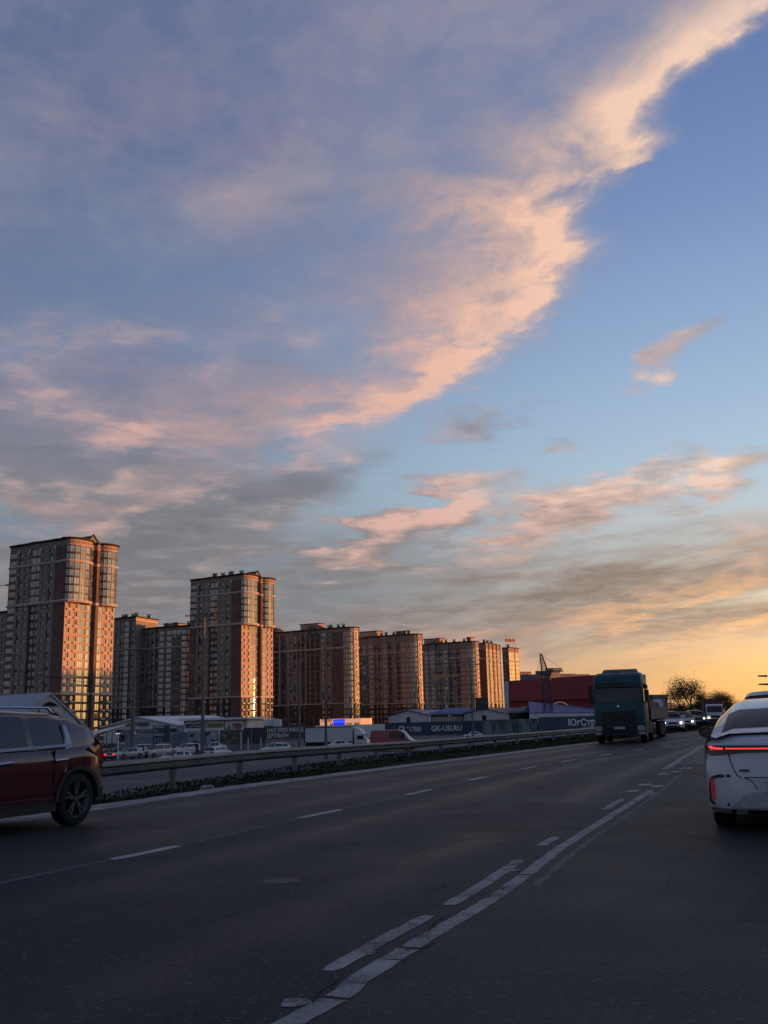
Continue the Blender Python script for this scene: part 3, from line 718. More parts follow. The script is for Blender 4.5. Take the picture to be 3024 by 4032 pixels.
    def frieze(s, spec, z, h, step=3.2):
        mb = MB()
        for (A, B, ty, ov, face) in s.path(spec):
            W = (B - A).length
            if W < 1.3: continue
            n = max(1, round(W / step)); e = (B - A).normalized(); nn = Vector((e.y, -e.x))
            for i in range(n):
                a, b = A + e * (W * (i + .12) / n) + nn * .05, A + e * (W * (i + .88) / n) + nn * .05
                m = MB(); m.wallbox(a, b, .08, z, z + h); m.build('frieze_panel', M_panel, s.root, M=s.M0)
def arc(face_type, cx_, cy_, rx, ry, t0, t1, n, ov=None):
    out = []
    for i in range(n + 1):
        t = rad(t0 + (t1 - t0) * i / n); st = (face_type if i else 'brick', cx_ + rx * math.cos(t), cy_ + ry * math.sin(t))
        out.append(st + ((ov,) if ov is not None else ()))
    return out
AZL, AZR = rad(300), rad(29)
T_left_lo = [('gl', 4.0, 0, 1), ('wall', 4.9, 0), ('wall', 4.9, .12), ('wall', 5.2, .12), ('wall', 5.2, 0), ('t', 7.4, 0), ('wall', 8.0, 0), ('wa', 10.6, 0), ('wall', 11.2, 0), ('wall', 11.2, -.7), ('lo', 16.6, -.7), ('wall', 16.6, 0), ('wall', 17.4, 0),
             ('wa', 20.2, 0), ('wall', 21.2, 0), ('t', 23.4, 0), ('wall', 24.4, 0), ('wall', 24.4, .15), ('wall', 24.8, .15), ('brick', 24.8, 0), ('brick', 30.5, 0)]
T_left_hi = T_left_lo[:9] + [('wall', 11.2, 0), ('g', 12.6, .45), ('g', 15.2, .45), ('g', 16.6, 0)] + T_left_lo[12:]
T_right_lo = [('wb', 3.4, 0), ('wb', 6.6, 0), ('gs', 9.4, 0), ('gs', 10.5, -.25), ('gs', 11.3, -1.1), ('gk', 14.4, -1.1), ('brick', 14.4, .15, 1), ('brick', 15.8, .15, 1), ('brick', 15.8, 0), ('gs', 18.0, 0), ('wb', 21.0, 0), ('wb', 24.0, 0)]
T_right_glint = T_right_lo[:3] + [('gy', 10.2, .115), ('gs', 10.8, .0), ('gs', 11.3, -1.1)] + T_right_lo[5:]  # one facet turned outward to throw the sun glint
T_right_hi = arc('g', 5.5, -.2, 5.9, 3.0, 178, -14, 8) + [('gk', 14.4, -1.1), ('brick', 14.4, .15, 1), ('brick', 15.8, .15, 1)] + arc('g', 20.0, -.2, 4.1, 2.6, 176, -10, 7)
def tower(name, label, C, lenl, lenr, group):
    H = House(name, label, 'apartment tower', C, AZL, lenl, AZR, lenr, group)
    lo = {'l': T_left_lo, 'r': T_right_lo if C[1] < 400 or C[0] < -100 else T_right_glint}; hi = {'l': T_left_hi, 'r': T_right_hi}
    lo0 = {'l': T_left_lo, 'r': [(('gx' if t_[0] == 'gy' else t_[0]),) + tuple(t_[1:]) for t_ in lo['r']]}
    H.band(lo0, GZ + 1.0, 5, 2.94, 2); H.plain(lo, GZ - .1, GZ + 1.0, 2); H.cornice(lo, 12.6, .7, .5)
    H.band(lo, 12.9, 11, 2.93, 0); H.slab(hi, 45.0, 4); H.cornice(hi, 44.9, .9, .75)
    H.band(hi, 45.3, 5, 2.86, 0); H.cornice(hi, 59.3, .8, .6); H.band(hi, 59.6, 2, 2.95, 0)
    H.plain(hi, 65.5, 67.6, 0); H.frieze(hi, 66.1, .9); H.slab(hi, 67.6, 5); H.cornice(hi, 67.5, .75, .8, M_roofm, 'roof_edge'); H.slab(hi, 68.2, 5)
    H.backs(GZ - .1, 67.9)
    # gable over the recessed stack between the two round bays
    g_ = MB(); a, b = H.P('r', 10.3, -.9), H.P('r', 15.4, -.9); n2 = Vector((H.dr.y, -H.dr.x)); m_ = (a + b) / 2
    f = [(a.x, a.y, 68.3), (b.x, b.y, 68.3), (m_.x, m_.y, 70.9)]; bk = [(p[0] - n2.x * 6, p[1] - n2.y * 6, p[2]) for p in f]
    g_.poly(f, 1); g_.poly([f[0], f[2], bk[2], bk[0]], 0); g_.poly([f[1], f[2], bk[2], bk[1]], 0); g_.poly(bk, 1)
    for u, v in ((0, 2), (1, 2)):
        p, q = Vector(f[u]), Vector(f[v]); g_.hexa([p + Vector((n2.x * .4, n2.y * .4, 0)), q + Vector((n2.x * .4, n2.y * .4, 0)), q - Vector((n2.x * .2, n2.y * .2, 0)), p - Vector((n2.x * .2, n2.y * .2, 0)),
                p + Vector((n2.x * .4, n2.y * .4, .5)), q + Vector((n2.x * .4, n2.y * .4, .5)), q - Vector((n2.x * .2, n2.y * .2, -.5)), p - Vector((n2.x * .2, n2.y * .2, -.5))], 0)
    g_.build('gable', [M_roofm, M_wall], H.root, M=H.M0)
    for s_ in (5.05, 11.2, 17.0, 24.6):
        p = H.P('l', s_, .3); c = MB(); c.box(p.x - .35, p.x + .35, p.y - .35, p.y + .35, 64.4, 65.7); c.build('capital', M_corn, H.root, M=H.M0)
    return H
T1 = tower('apartment_tower', 'tallest brown and beige apartment tower at the left edge, its lower right face in shade', (-113.6, 340), 30.5, 24.0, 'brick apartment towers with round glazed bays')
T1.finish()
T2 = tower('apartment_tower', 'apartment tower second from left, its right face lit orange down to the ground', (-65.5, 436), 30.5, 24.0, 'brick apartment towers with round glazed bays')
for a, b in ((9, 4), (11.5, 6), (15, 5), (19, 4), (21, 6), (4, 5)): T2.vent(a, b, 68.2)
T2.finish()
T3 = tower('apartment_tower', 'partly cropped tower at the left edge, behind and left of the tallest tower', (-158, 418), 30.5, 24.0, 'brick apartment towers with round glazed bays'); T3.root.location.z -= 16; T3.finish()

def block(name, label, C, left, right, lenl, lenr, top=51.0, vents=(), gables=(), group='apartment blocks in the row behind the towers', azr=AZR, penth=(), plinth_right=True):
    H = House(name, label, 'apartment block', C, AZL, lenl, azr, lenr, group); sp = {'l': left, 'r': right}
    h = 2.93; nlo = 10 if top > 40 else 8
    H.plain(sp, GZ - .1, GZ + 1.6, 2); H.band(sp, GZ + 1.6, 4, h, 2); H.cornice(sp, 10.2, .6, .45)
    H.band(sp, 10.4, nlo, h, 0); zc = 10.4 + nlo * h; H.cornice(sp, zc, .8, .6); n3 = max(1, int((top - 2.0 - zc - .3) / h)); H.band(sp, zc + .3, n3, h, 0)
    z = zc + .3 + n3 * h; H.plain(sp, z, top - .5, 0); H.frieze(sp, z + .6, top - .5 - z - 1.0); H.cornice(sp, top - .6, .7, .8, M_roofm if True else None, 'roof_edge'); H.slab(sp, top, 5); H.backs(GZ - .1, top)
    for a, b in vents: H.vent(a, b, top)
    for s0, s1 in gables:
        A, B = H.P('l', s0, .25), H.P('l', s1, .25); nn = Vector((-H.dl.y, H.dl.x)); m = MB(); N_ = 10; top_ = []
        n2 = Vector(((-H.dl).y, -(-H.dl).x)); mid = (A + B) / 2; hgt = 3.4
        f = [(A.x, A.y, top - .4), (B.x, B.y, top - .4), (B.x, B.y, top + 1.2), (mid.x, mid.y, top + hgt), (A.x, A.y, top + 1.2)]; bk = [(p[0] - n2.x * 5, p[1] - n2.y * 5, p[2]) for p in f]
        m.poly(f, 0); m.poly(list(reversed(bk)), 0)
        for i in (1, 2, 3, 4): j = (i + 1) % 5; m.poly([f[i], f[j], bk[j], bk[i]], 1)
        m.build('gable', [M_wall, M_roofm], H.root, M=H.M0)
        wa, wb = A.lerp(B, .16) + n2 * .06, A.lerp(B, .84) + n2 * .06; ar = MB(); pts = []
        for i in range(13):
            t = math.pi * i / 12; c = wa.lerp(wb, (1 - math.cos(t)) / 2); pts.append((c.x, c.y, top - 1.6 + 3.2 * math.sin(t)))
        ar.poly([(wa.x, wa.y, top - 2.9), (wb.x, wb.y, top - 2.9)] + list(reversed(pts)), 0); ar.build('arched_window', [M_paned], H.root, M=H.M0)
        mc = MB(); c = wa.lerp(wb, .5) + n2 * .1; mc.wallbox(wa.lerp(wb, .46) + n2 * .1, wa.lerp(wb, .54) + n2 * .1, .2, top - 2.9, top + 1.7); mc.build('mullion', M_wall, H.root, M=H.M0)
    for a0, a1, b0, b1, hh in penth:
        m = MB(); c = [H.C + H.dl * a1 + H.dr * b0, H.C + H.dl * a0 + H.dr * b0, H.C + H.dl * a0 + H.dr * b1, H.C + H.dl * a1 + H.dr * b1]
        m.hexa([(p.x, p.y, top) for p in c] + [(p.x, p.y, top + hh) for p in c], 0); cc = sum(c, Vector((0, 0))) / 4
        d = [cc + (p - cc) * 1.08 for p in c]; m.hexa([(p.x, p.y, top + hh) for p in d] + [(p.x, p.y, top + hh + .5) for p in d], 1)
        m.build('stair_house', [M_wall2, M_roofm], H.root, M=H.M0)
    H.finish(); return H
def bays(spec):
    """(type, width[, offset]) list -> path with returns"""
    out = []; s_ = 0; d0 = 0
    for it in spec:
        d = it[2] if len(it) > 2 else 0
        if d != d0: out.append(('wall', s_, d)); d0 = d
        s_ += it[1]; out.append((it[0], s_, d))
    if d0: out.append(('wall', s_, 0))
    return out, s_
cols = [('gl', 3.4, .25), ('wall', .7), ('t', 1.9, -.4), ('wall', .6, .15), ('t', 1.9, -.4), ('wall', 1.2), ('gl', 3.2, .25), ('wall', .7, .15), ('lo', 2.6, -.5), ('wall', .6, .15), ('wa', 2.4), ('lo', 2.6, -.5), ('wall', .7), ('gl', 3.0, .3)]
p45, l45 = bays([('gl', 3.2, -3), ('wall', .8, -3), ('lo', 2.8, -3.4), ('wall', .8, -3), ('gs', 2.4, -3), ('wa', 2.6, -3), ('wall', 1.0, -3)] + cols)
curve = arc('gs', l45, -4.2, 6.4, 4.2, 88, 12, 6)[1:]
end_r = [('wb', 3.4, 0), ('wb', 6.2, 0), ('gs', 7.6, -.15), ('gs', 8.2, -.9)]
B4 = block('apartment_block', 'brown apartment block right of the blue sign, with a curved glass corner', (16.2, 570), p45 + [(t_, a_, d_) for t_, a_, d_ in curve], end_r, l45 + 6.4, 8.2, 50.7,
           vents=((6, 3), (38, 5), (42, 6), (10, 5), (14, 4), (18, 6), (22, 4), (26, 5), (30, 4)), penth=((28, 40, 3, 9, 3.2), (9, 16, 5, 9, 2.0)), azr=rad(36))
B5 = block('apartment_block', 'brown apartment block behind the pale tower crane, with a rounded window corner', (56.2, 637), p45 + [(t_, a_, d_) for t_, a_, d_ in curve], end_r, l45 + 6.4, 8.2, 50.7,
           vents=((5, 3), (38, 5), (42, 6), (9, 5), (17, 6), (22, 4), (26, 5), (30, 4)), gables=((14, 20), ), penth=((26, 38, 3, 9, 3.2), (3, 6, 3, 8, 2.4)), azr=rad(34))
p3, l3 = bays([('grid', 3.2, .1), ('grid', 3.2, .1), ('grid', 3.2, .1), ('wall', 1.2), ('lo', 3.0, -.8), ('gs', 1.6, -.8), ('wall', 1.0), ('wa', 3.0), ('t', 2.4), ('wall', .6, .2), ('t', 2.2, -.4), ('wall', .6, .2), ('lo', 2.4, -.6), ('wall', .8),
               ('grid', 2.6, .1), ('grid', 3.4, .1), ('grid', 3.4, .1), ('wall', .8), ('gl', 3.4, .3), ('t', 2.2), ('wall', 1.0), ('brick', 7.4, .1)])
curve3 = arc('gs', l3, -3.4, 4.6, 3.4, 88, 12, 4)[1:]
B3 = block('apartment_block', 'dark brown apartment block with two arched roof gables right of the orange lit tower', (-19.6, 523), p3 + curve3, end_r, l3 + 5.0, 8.2, 51.2,
           vents=((8, 5), (12, 6), (16, 5), (19, 7), (31, 5), (34, 7)), gables=((0, 9.6), (28.0, 37.6)), penth=((24, 36, 4, 9, 3.4), ), azr=rad(33))
p2, l2 = bays([('wa', 2.6), ('gs', 3.0, -.3), ('wall', .8, .1), ('t', 2.4), ('wall', .7, .2), ('t', 1.9, -.3), ('wall', .7, .2), ('gl', 3.6, .35), ('wall', 1.2)])
curve2 = arc('gk', l2, -9.0, 17.0, 9.0, 89, 18, 7)[1:]
curve2 = [((('gk', 'gs', 'gs', 'gk', 'gk', 'gs', 'gs')[i]), a_, d_) for i, (t_, a_, d_) in enumerate(curve2)]
B2 = block('apartment_block', 'dark apartment block between the two towers with a tall curved glass front', (-97.5, 486), p2 + curve2, [('wa', 4, 0), ('wa', 8, 0), ('wall', 12, 0)], l2 + 17.4, 12, 50.8,
           vents=((22, 5), (19, 7), (16, 5), (8, 6)), penth=((14, 24, 5, 10, 1.6), ))
p2b, l2b = bays([('gl', 3.0), ('gl', 3), ('wall', .6, .2), ('wa', 2.6), ('wall', .6, .2), ('t', 2.4), ('gs', 3.6, -.3), ('dark', 1.4, -.6), ('t', 2.6), ('wall', 1.0)])
B2b = block('apartment_block', 'dark apartment block just right of the tallest tower with roof vents', (-129, 497), p2b, [('wall', 8, 0, 0), ('wall', 16, 0, 0), ('wall', 20, 0, 0)], l2b, 20, 56.7, vents=((3, 4), (7, 6), (11, 5), (2, 14), (14, 6)), azr=rad(20))  # right face keeps the darker wall colour so it looks shaded
strip, ls = bays([('gs', 2.4), ('gs', 1.8), ('dark', 2.6, -2.0), ('gs', 2.8), ('gs', 2.8), ('dark', 2.6, -2.0), ('wb', 2.6), ('gs', 2.8), ('dark', 2.6, -2.0), ('gs', 2.8), ('gs', 2.8), ('dark', 2.0, -2.0)])
B6 = block('apartment_block', 'brown apartment block whose long side of glazed strips glows orange', (66.4, 655), [('brick', 5.0, 0)], [(t_, a_, d_) for t_, a_, d_ in strip], 5.0, ls, 50.7, vents=((2, 2), (2, 9), (2, 17)), azr=rad(25))
strip7, ls7 = bays([('gs', 2.8), ('gs', 2.6), ('gs', 2.4), ('dark', 1.4, -1.2), ('gs', 2.6), ('gs', 2.6)])
B7 = block('apartment_block', 'apartment block at the far right of the row with a lit sign on its roof', (85.9, 690), bays([('w', 2.5), ('lo', 2.5)])[0], strip7, 5.0, ls7, 49.6, vents=((2, 3), ), azr=rad(37))
# roof sign on the last block: frame and letter boxes
rs = empty('roof_sign', (85, 694, 50)); tag(rs, 'orange lit roof sign on a steel frame above the last apartment block', 'sign')
a, b = at(1990, 2548, 690), at(2030, 2556, 694); m = MB()
for i in range(5):
    p = a.lerp(b, i / 4); m.tube((p.x - 85, p.y - 694, -.6), (p.x - 85, p.y - 694, 5.6), .12, n=5)
m.build('frame', M_span, rs)
m = MB(); m.wallbox((a.x - 85, a.y - 694 - .4), (b.x - 85, b.y - 694 - .4), .5, 3.0, 6.0); m.build('sign_panel', mat('sign_pale', (0.75, 0.6, 0.4), .6, var=.2, scale=.6), rs)
m = MB()
for i in range(9):
    p, q = a.lerp(b, (i + .25) / 9), a.lerp(b, (i + .75) / 9); m.wallbox((p.x - 85, p.y - 694 - .75), (q.x - 85, q.y - 694 - .75), .2, 3.6, 5.4 + .5 * (i % 3 == 1))
m.build('lettering', mat('sign_letters', (0.55, 0.2, 0.08), .5), rs)

# ------------------------------------------------------------------ low buildings, walls and signs beyond the lot
M_white = mat('sheet_white', (0.50, 0.51, 0.52), 0.6, var=0.12, scale=0.3, detail=6)
M_whiteb = mat('paint_white', (0.62, 0.64, 0.66), 0.5, var=0.08, scale=0.5)
M_greyw = mat('fence_grey', (0.15, 0.16, 0.17), 0.8, var=0.3, scale=0.25, detail=8, stretch=(0.4, 0.4, 3.0))
M_navy = mat('banner_navy', (0.018, 0.038, 0.075), 0.6, var=0.3, scale=0.2)
M_slate = mat('banner_slate', (0.032, 0.036, 0.042), 0.6, var=0.2, scale=0.2)
M_dark = mat('dark_void', (0.012, 0.012, 0.013), 0.9)
M_steel = mat('galvanised_steel', (0.13, 0.135, 0.14), 0.5, 0.6, var=0.25, scale=1.5, detail=8)
M_pole = mat('pole_paint_grey', (0.11, 0.115, 0.12), 0.6, 0.3, var=0.2, scale=0.8)
M_red = mat('red_cladding', (0.24, 0.018, 0.020), 0.55, var=0.15, scale=0.15, stretch=(1, 1, 0.2))
M_blue = mat('blue_roof', (0.020, 0.042, 0.20), 0.5, var=0.15, scale=0.3)
M_letter = mat('letters_white', (0.55, 0.56, 0.58), 0.5)
M_lettered = mat('letters_red', (0.25, 0.03, 0.02), 0.5)
M_green = mat('sign_green', (0.13, 0.20, 0.05), 0.5)
def text_on(s, A, B, z, h, m, parent, off=0.12, width=None, name='lettering', bold=0.02, ang=0.0):
    """lettering standing on a wall that runs from plan point A to B; starts at A"""
    cu = bpy.data.curves.new(name, 'FONT'); cu.body = s; cu.size = h / 0.72; cu.extrude = 0.03; cu.offset = bold * h; cu.resolution_u = 2
    cu.materials.append(m); o = bpy.data.objects.new(name, cu); COL.objects.link(o)
    A, B = Vector(A[:2]), Vector(B[:2]); e = (B - A).normalized(); n = Vector((e.y, -e.x)); p = A + n * off
    M = Matrix(((e.x, 0, n.x, p.x), (e.y, 0, n.y, p.y), (0, 1, 0, z), (0, 0, 0, 1)))
    if width:
        bpy.context.view_layer.update(); w0 = o.dimensions.x
        if w0 > 0: M = M @ Matrix.Diagonal((width / w0, 1, 1, 1))
    if ang: M = M @ Matrix.Rotation(ang, 4, 'Z')
    if parent is not None: M = Matrix.Translation(-parent.location) @ M
    me = bpy.data.meshes.new_from_object(o.evaluated_get(bpy.context.evaluated_depsgraph_get())); me.name = name
    bpy.data.objects.remove(o); bpy.data.curves.remove(cu)
    return link(name, me, parent, M)
def root(name, p, label, cat, group=None, z=GZ):
    return tag(empty(name, (p[0], p[1], z)), label, cat, group)
def hall(name, label, A, B, depth, h0, h1, mats, panels=10, roof_over=.3, z=GZ, cat='warehouse', wall_name='wall_panel', ridge=True):
    """gabled hall, gable front from A to B, running back; cladding panels are pieces"""
    A, B = Vector(A), Vector(B); e = (B - A).normalized(); n = Vector((e.y, -e.x)); W = (B - A).length; r = root(name, (A + B) / 2, label, cat); o = (A + B) / 2
    def top(s): return h0 + (h1 - h0) * (1 - abs(2 * s / W - 1)) if ridge else h0 + (h1 - h0) * s / W
    for i in range(panels):
        s0, s1 = W * i / panels + .02, W * (i + 1) / panels - .02; m = MB(); a, b = A + e * s0 - o, A + e * s1 - o
        ss = [s0] + ([W / 2] if s0 < W / 2 < s1 and ridge else []) + [s1]
        f = [(*(A + e * s0 - o), 0), (*(A + e * s1 - o), 0)] + [(*(A + e * q - o), top(q)) for q in reversed(ss)]
        k = [(p[0] - n.x * .12, p[1] - n.y * .12, p[2]) for p in f]; m.poly(f); m.poly(list(reversed(k)))
        for j in range(len(f)): q = (j + 1) % len(f); m.poly([f[j], k[j], k[q], f[q]])
        m.build(wall_name, mats[0], r)
    m = MB()
    for P in (A, B):
        a, b = P - o, P - n * depth - o; m.wallbox(a - n * .15, b, .15, 0, top(0 if P is A else W))
    a, b = A - n * depth - o, B - n * depth - o; m.poly([(*a, 0), (*b, 0), (*b, top(W)), (*((a + b) / 2), top(W / 2)), (*a, top(0))]); m.build('wall', mats[0], r)
    m = MB(); ss = [-roof_over, W / 2, W + roof_over] if ridge else [-roof_over, W + roof_over]
    for s0, s1 in zip(ss, ss[1:]):
        c = [A + e * s0 + n * roof_over - o, A + e * s1 + n * roof_over - o, A + e * s1 - n * depth - o, A + e * s0 - n * depth - o]
        t0, t1 = top(max(0, min(W, s0))), top(max(0, min(W, s1))); z4 = [t0, t1, t1, t0]
        m.hexa([(c[i].x, c[i].y, z4[i] + .02) for i in range(4)] + [(c[i].x, c[i].y, z4[i] + .22) for i in range(4)])
    m.build('roof', mats[1], r)
    return r, A, B, e, n
def plane_at(x, y, z): return gp(x, y, z).xy

# white tent hall behind the red car
def gz(x, D):
    """plan point on the sight line through photo column x near the horizon, at depth D"""
    return at(x, 2866 - 0.0244 * (x - 250), D).xy
TE = Vector((math.sin(rad(40)), math.cos(rad(40)))); TP = gz(190, 90)
r, A, B, e, n = hall('tent_hall', 'pale grey tent hall with a gable front behind the red car', TP - TE * 4.5, TP + TE * 4.5, 46, 3.7, 7.4, [mat('tent_canvas', (0.44, 0.43, 0.39), .8, var=.1, scale=.4), mat('tent_roof', (0.33, 0.35, 0.38), .6, var=.06, scale=.3)], 6, .15)
text_on('РУ', A + e * 3.1, A + e * 5, GZ + 5.15, .48, M_dark, r, .14, bold=.03, ang=rad(40)); text_on('МЕР', A + e * 4.45, A + e * 6, GZ + 5.7, .48, M_dark, r, .16, bold=.03, ang=rad(-38))
m = MB(); p = (A + B) / 2 - r.location.xy + n * .1
m.poly([(*(p - e * .9), 6.35), (*(p + e * .9), 6.35), (*(p + e * .2), 6.75), (*(p - e * .2), 6.75)]); m.build('vent_flap', M_dark, r)
m = MB(); p = B - r.location.xy + n * .1; m.poly([(*(p - e * 1.35), 3.9), (*(p - e * .2), 3.9), (*(p - e * .15), 4.0), (*(p - e * 1.3), 4.9)]); m.build('yellow_patch', mat('canvas_yellow', (0.42, 0.38, 0.06), .7), r)

# building-supplies hall with canopy
SA, SB = gz(487, 196), gz(728, 186)
r, A, B, e, n = hall('supply_hall', 'white gabled building-supplies hall with open canopy left of the tall lamp mast', gz(410, 199), gz(700, 189), 22, 4.2, 6.0, [M_white, M_whiteb], 12, .4)
o_ = r.location.xy
m = MB(); m.wallbox(A + e * 3.6 + n * .14 - o_, B - e * .2 + n * .14 - o_, .1, 3.15, 3.75); m.build('fascia', M_slate, r)
for i in range(4):
    a = A + e * (4.0 + i * 2.7) + n * .14 - o_; m = MB(); m.wallbox(a, a + e * 2.3, .1, 1.5, 2.85); m.build('opening', M_dark, r)
tube_em = mat('tube_lamp', (1, 1, 1), .5, emit=(1.0, .9, .8), estr=1.6)
for i in (0, 1):
    a = A + e * (3.8 + i * 4.2) + n * .35 - o_; m = MB(); m.wallbox(a, a + e * .9, .12, 2.95, 3.03); m.build('tube_light', tube_em, r)
text_on('СТРОЙДВОР', A + e * 8.0, B, GZ + 4.35, .75, M_slate, r, .2, width=4.4, bold=.02)
text_on('СТРОИТЕЛЬНЫЙ  САДОВЫЙ ЦЕНТР', A + e * 5.4, B, GZ + 3.3, .32, M_letter, r, .28, width=8.2)
m = MB(); p = A + e * 6.9 + n * .2 - o_; m.poly([(*(p - e * .8), 4.3), (*(p + e * .8), 4.3), (*p, 5.35)]); m.build('triangle_logo', M_green, r)
# lean-to canopy at the left of it
r = root('canopy', gz(420, 190), 'low white lean-to canopy on thin posts beside the tent hall', 'canopy'); o_ = r.location.xy
a, b = gz(362, 170), gz(478, 178); m = MB(); a2, b2 = gz(400, 190), gz(486, 188)
za, zb = 3.0, 4.3
m.hexa([(*(a - o_), za), (*(b - o_), zb), (*(b2 - o_), zb), (*(a2 - o_), za), (*(a - o_), za + .7), (*(b - o_), zb + .22), (*(b2 - o_), zb + .22), (*(a2 - o_), za + .7)]); m.build('roof', M_whiteb, r)
for p in (a.lerp(b, .03), a.lerp(b, .5), b, a2.lerp(b2, .5)):
    m = MB(); m.tube((*(p - o_), 0), (*(p - o_), 3.4), .09); m.build('post', M_steel, r)
pm = [mat('pallet_stock', (0.10, 0.06, 0.045), .9, var=.5, scale=.8), mat('stock_bag', (0.16, 0.15, 0.14), .9, var=.4, scale=1.2)]
for i in range(9):
    p = a2.lerp(b2, .05 + i * .115) - Vector((0, 3)); m = MB(); h = .9 + .7 * ((i * 37) % 5) / 5
    for j in range(int(h / .3)): m.box(-.75 + .05 * (j % 2), .7, -.5, .5, .12 + j * .3, .39 + j * .3, (i + j) % 2)
    o = m.build('goods_pallet', pm); o.location = (p.x, p.y, GZ); tag(o, ['leftmost', 'second', 'third', 'fourth', 'fifth', 'sixth', 'seventh', 'eighth', 'rightmost'][i] + ' pallet of brown stacked goods from the left under the white canopy', 'pallet', 'stacked goods under the lean-to canopy')
# flat shop strip with signs
r = root('shop_row', gz(850, 185), 'flat white shop row with sign fascia behind the tall lamp mast', 'shop'); o_ = r.location.xy
a, b = gz(720, 184), gz(966, 181); e = (b - a).normalized(); n = Vector((e.y, -e.x)); W = (b - a).length; pz = lambda y_, D: (2850 - y_) / FPX * D + EYE - GZ
m = MB(); m.wallbox(a - n * .5 - o_, b - n * .5 - o_, .3, 0, 5.1); m.wallbox(a - n * 9 - o_, b - n * 9 - o_, .3, 0, 5.1)
for q in (a, b): m.wallbox(q - n * .65 - o_, q - n * 9 - o_, .3, 0, 5.1)
m.build('wall', M_white, r)
m = MB(); c = [a + n * 1.2 - o_ - e * .3, b + n * 1.2 - o_ + e * .9, b - n * 9.5 - o_ + e * .9, a - n * 9.5 - o_ - e * .3]
m.hexa([(p.x, p.y, 5.12) for p in c] + [(p.x, p.y, 5.5) for p in c]); m.build('roof', M_whiteb, r)
for s0, s1, mm, tx in ((.5, 3.9, M_navy, 'Пчела'), (4.6, 8.0, M_green, None), (8.3, 11.6, M_whiteb, 'СТРОЙДВОР')):
    s0 *= W / 12; s1 *= W / 12
    m = MB(); m.wallbox(a + e * s0 + n * .1 - o_, a + e * s1 + n * .1 - o_, .3, 3.0, 4.95); m.build('fascia_board', M_whiteb, r)
    m = MB(); z0, z1 = (3.75, 4.5) if tx != 'СТРОЙДВОР' else (3.1, 4.6); m.wallbox(a + e * (s0 + .2) + n * .28 - o_, a + e * (s1 - .1) + n * .28 - o_, .08, z0, z1); m.build('sign_board', mm, r)
    if tx == 'Пчела': text_on('cc ' + tx, a + e * (s0 + .9), b, GZ + 3.92, .42, M_letter, r, .36, width=2.6)
    if tx == 'СТРОЙДВОР':
        text_on(tx, a + e * (s0 + 1.4), b, GZ + 3.4, .95, M_lettered, r, .36, width=W * .155, bold=.03); m = MB(); p = a + e * (s0 + .75) + n * .36 - o_
        m.poly([(*(p - e * .55), 3.2), (*(p + e * .55), 3.2), (*p, 4.5)]); m.build('triangle_logo', M_green, r)
# printed fence panels below the shops: sky picture, dog picture, dark advert
def picture(name, c1, c2, c3, sc_, seed, s3=0.62):
    m = bpy.data.materials.new(name); m.use_nodes = True; t = m.node_tree; b_ = t.nodes['Principled BSDF']; N.t = t
    c = t.nodes.new('ShaderNodeTexCoord'); mp = t.nodes.new('ShaderNodeMapping'); mp.inputs['Location'].default_value = (seed, seed * 2.1, 0); mp.inputs['Scale'].default_value = sc_
    t.links.new(c.outputs['Object'], mp.inputs[0]); v = N(mp.outputs[0]); n1 = N.noise(v, 1.0, 7, .6, .8); n2 = N.noise(v, 2.7, 4, .5, .3)
    col = N.mix(n1.step(.4, .6), c1, c2); col = N.mix(n2.step(s3, s3 + .04), col, c3); t.links.new(col.k, b_.inputs['Base Color']); b_.inputs['Roughness'].default_value = .7; return m
P_sky = picture('print_sky', (0.13, 0.16, 0.19), (0.25, 0.28, 0.31), (0.30, 0.32, 0.34), (.12, .12, .9), 3.1, .6)
P_blob = picture('print_portrait', (0.26, 0.28, 0.30), (0.34, 0.36, 0.38), (0.05, 0.045, 0.045), (.35, .35, .5), 7.7, .5)
P_dog = picture('print_dog', (0.045, 0.05, 0.025), (0.07, 0.07, 0.04), (0.20, 0.19, 0.15), (.5, .5, .7), 1.9, .58)
P_adv = picture('print_advert', (0.025, 0.024, 0.026), (0.035, 0.033, 0.035), (0.12, 0.11, 0.10), (.6, .6, 2.2), 5.5, .66)
def fence_run(label, xa, Da, xb, Db, z0, z1, m, n_, name='printed_fence', group=None, base=None, cap=True):
    a, b = gz(xa, Da), gz(xb, Db); r = root(name, (a + b) / 2, label, 'fence', group); o_ = r.location.xy
    for i in range(n_):
        p, q = a.lerp(b, i / n_), a.lerp(b, (i + 1) / n_); e = (q - p).normalized(); mb = MB(); mb.wallbox(p + e * .02 - o_, q - e * .02 - o_, .08, z0, z1); mb.build('panel', m, r)
        if i % 2 == 0:
            nn = Vector((e.y, -e.x)); mb = MB(); mb.wallbox(p - e * .06 - nn * .1 - o_, p + e * .06 - nn * .1 - o_, .12, 0, z1 + .1); mb.build('post', M_steel, r)
    if base: mb = MB(); mb.wallbox(a - o_, b - o_, .25, 0, z0 - .01); mb.build('plinth', base, r)
    return r, a, b
fence_run('printed fence with a pale cloudy sky picture behind the parked minivan', 492, 176, 742, 172, .9, 3.1, P_sky, 8, base=M_greyw)
fence_run('printed fence with a dark round portrait on white behind the tall mast', 742, 172, 866, 171, .9, 3.3, P_blob, 4, base=M_greyw)
fence_run('printed fence with a dog picture on dark green below the red lettered sign', 866, 171, 962, 171, .9, 3.3, P_dog, 3, base=M_greyw)
fence_run('dark advert fence between the dog picture and the white booth', 962, 171, 1045, 172, .9, 3.6, P_adv, 3, base=M_greyw)
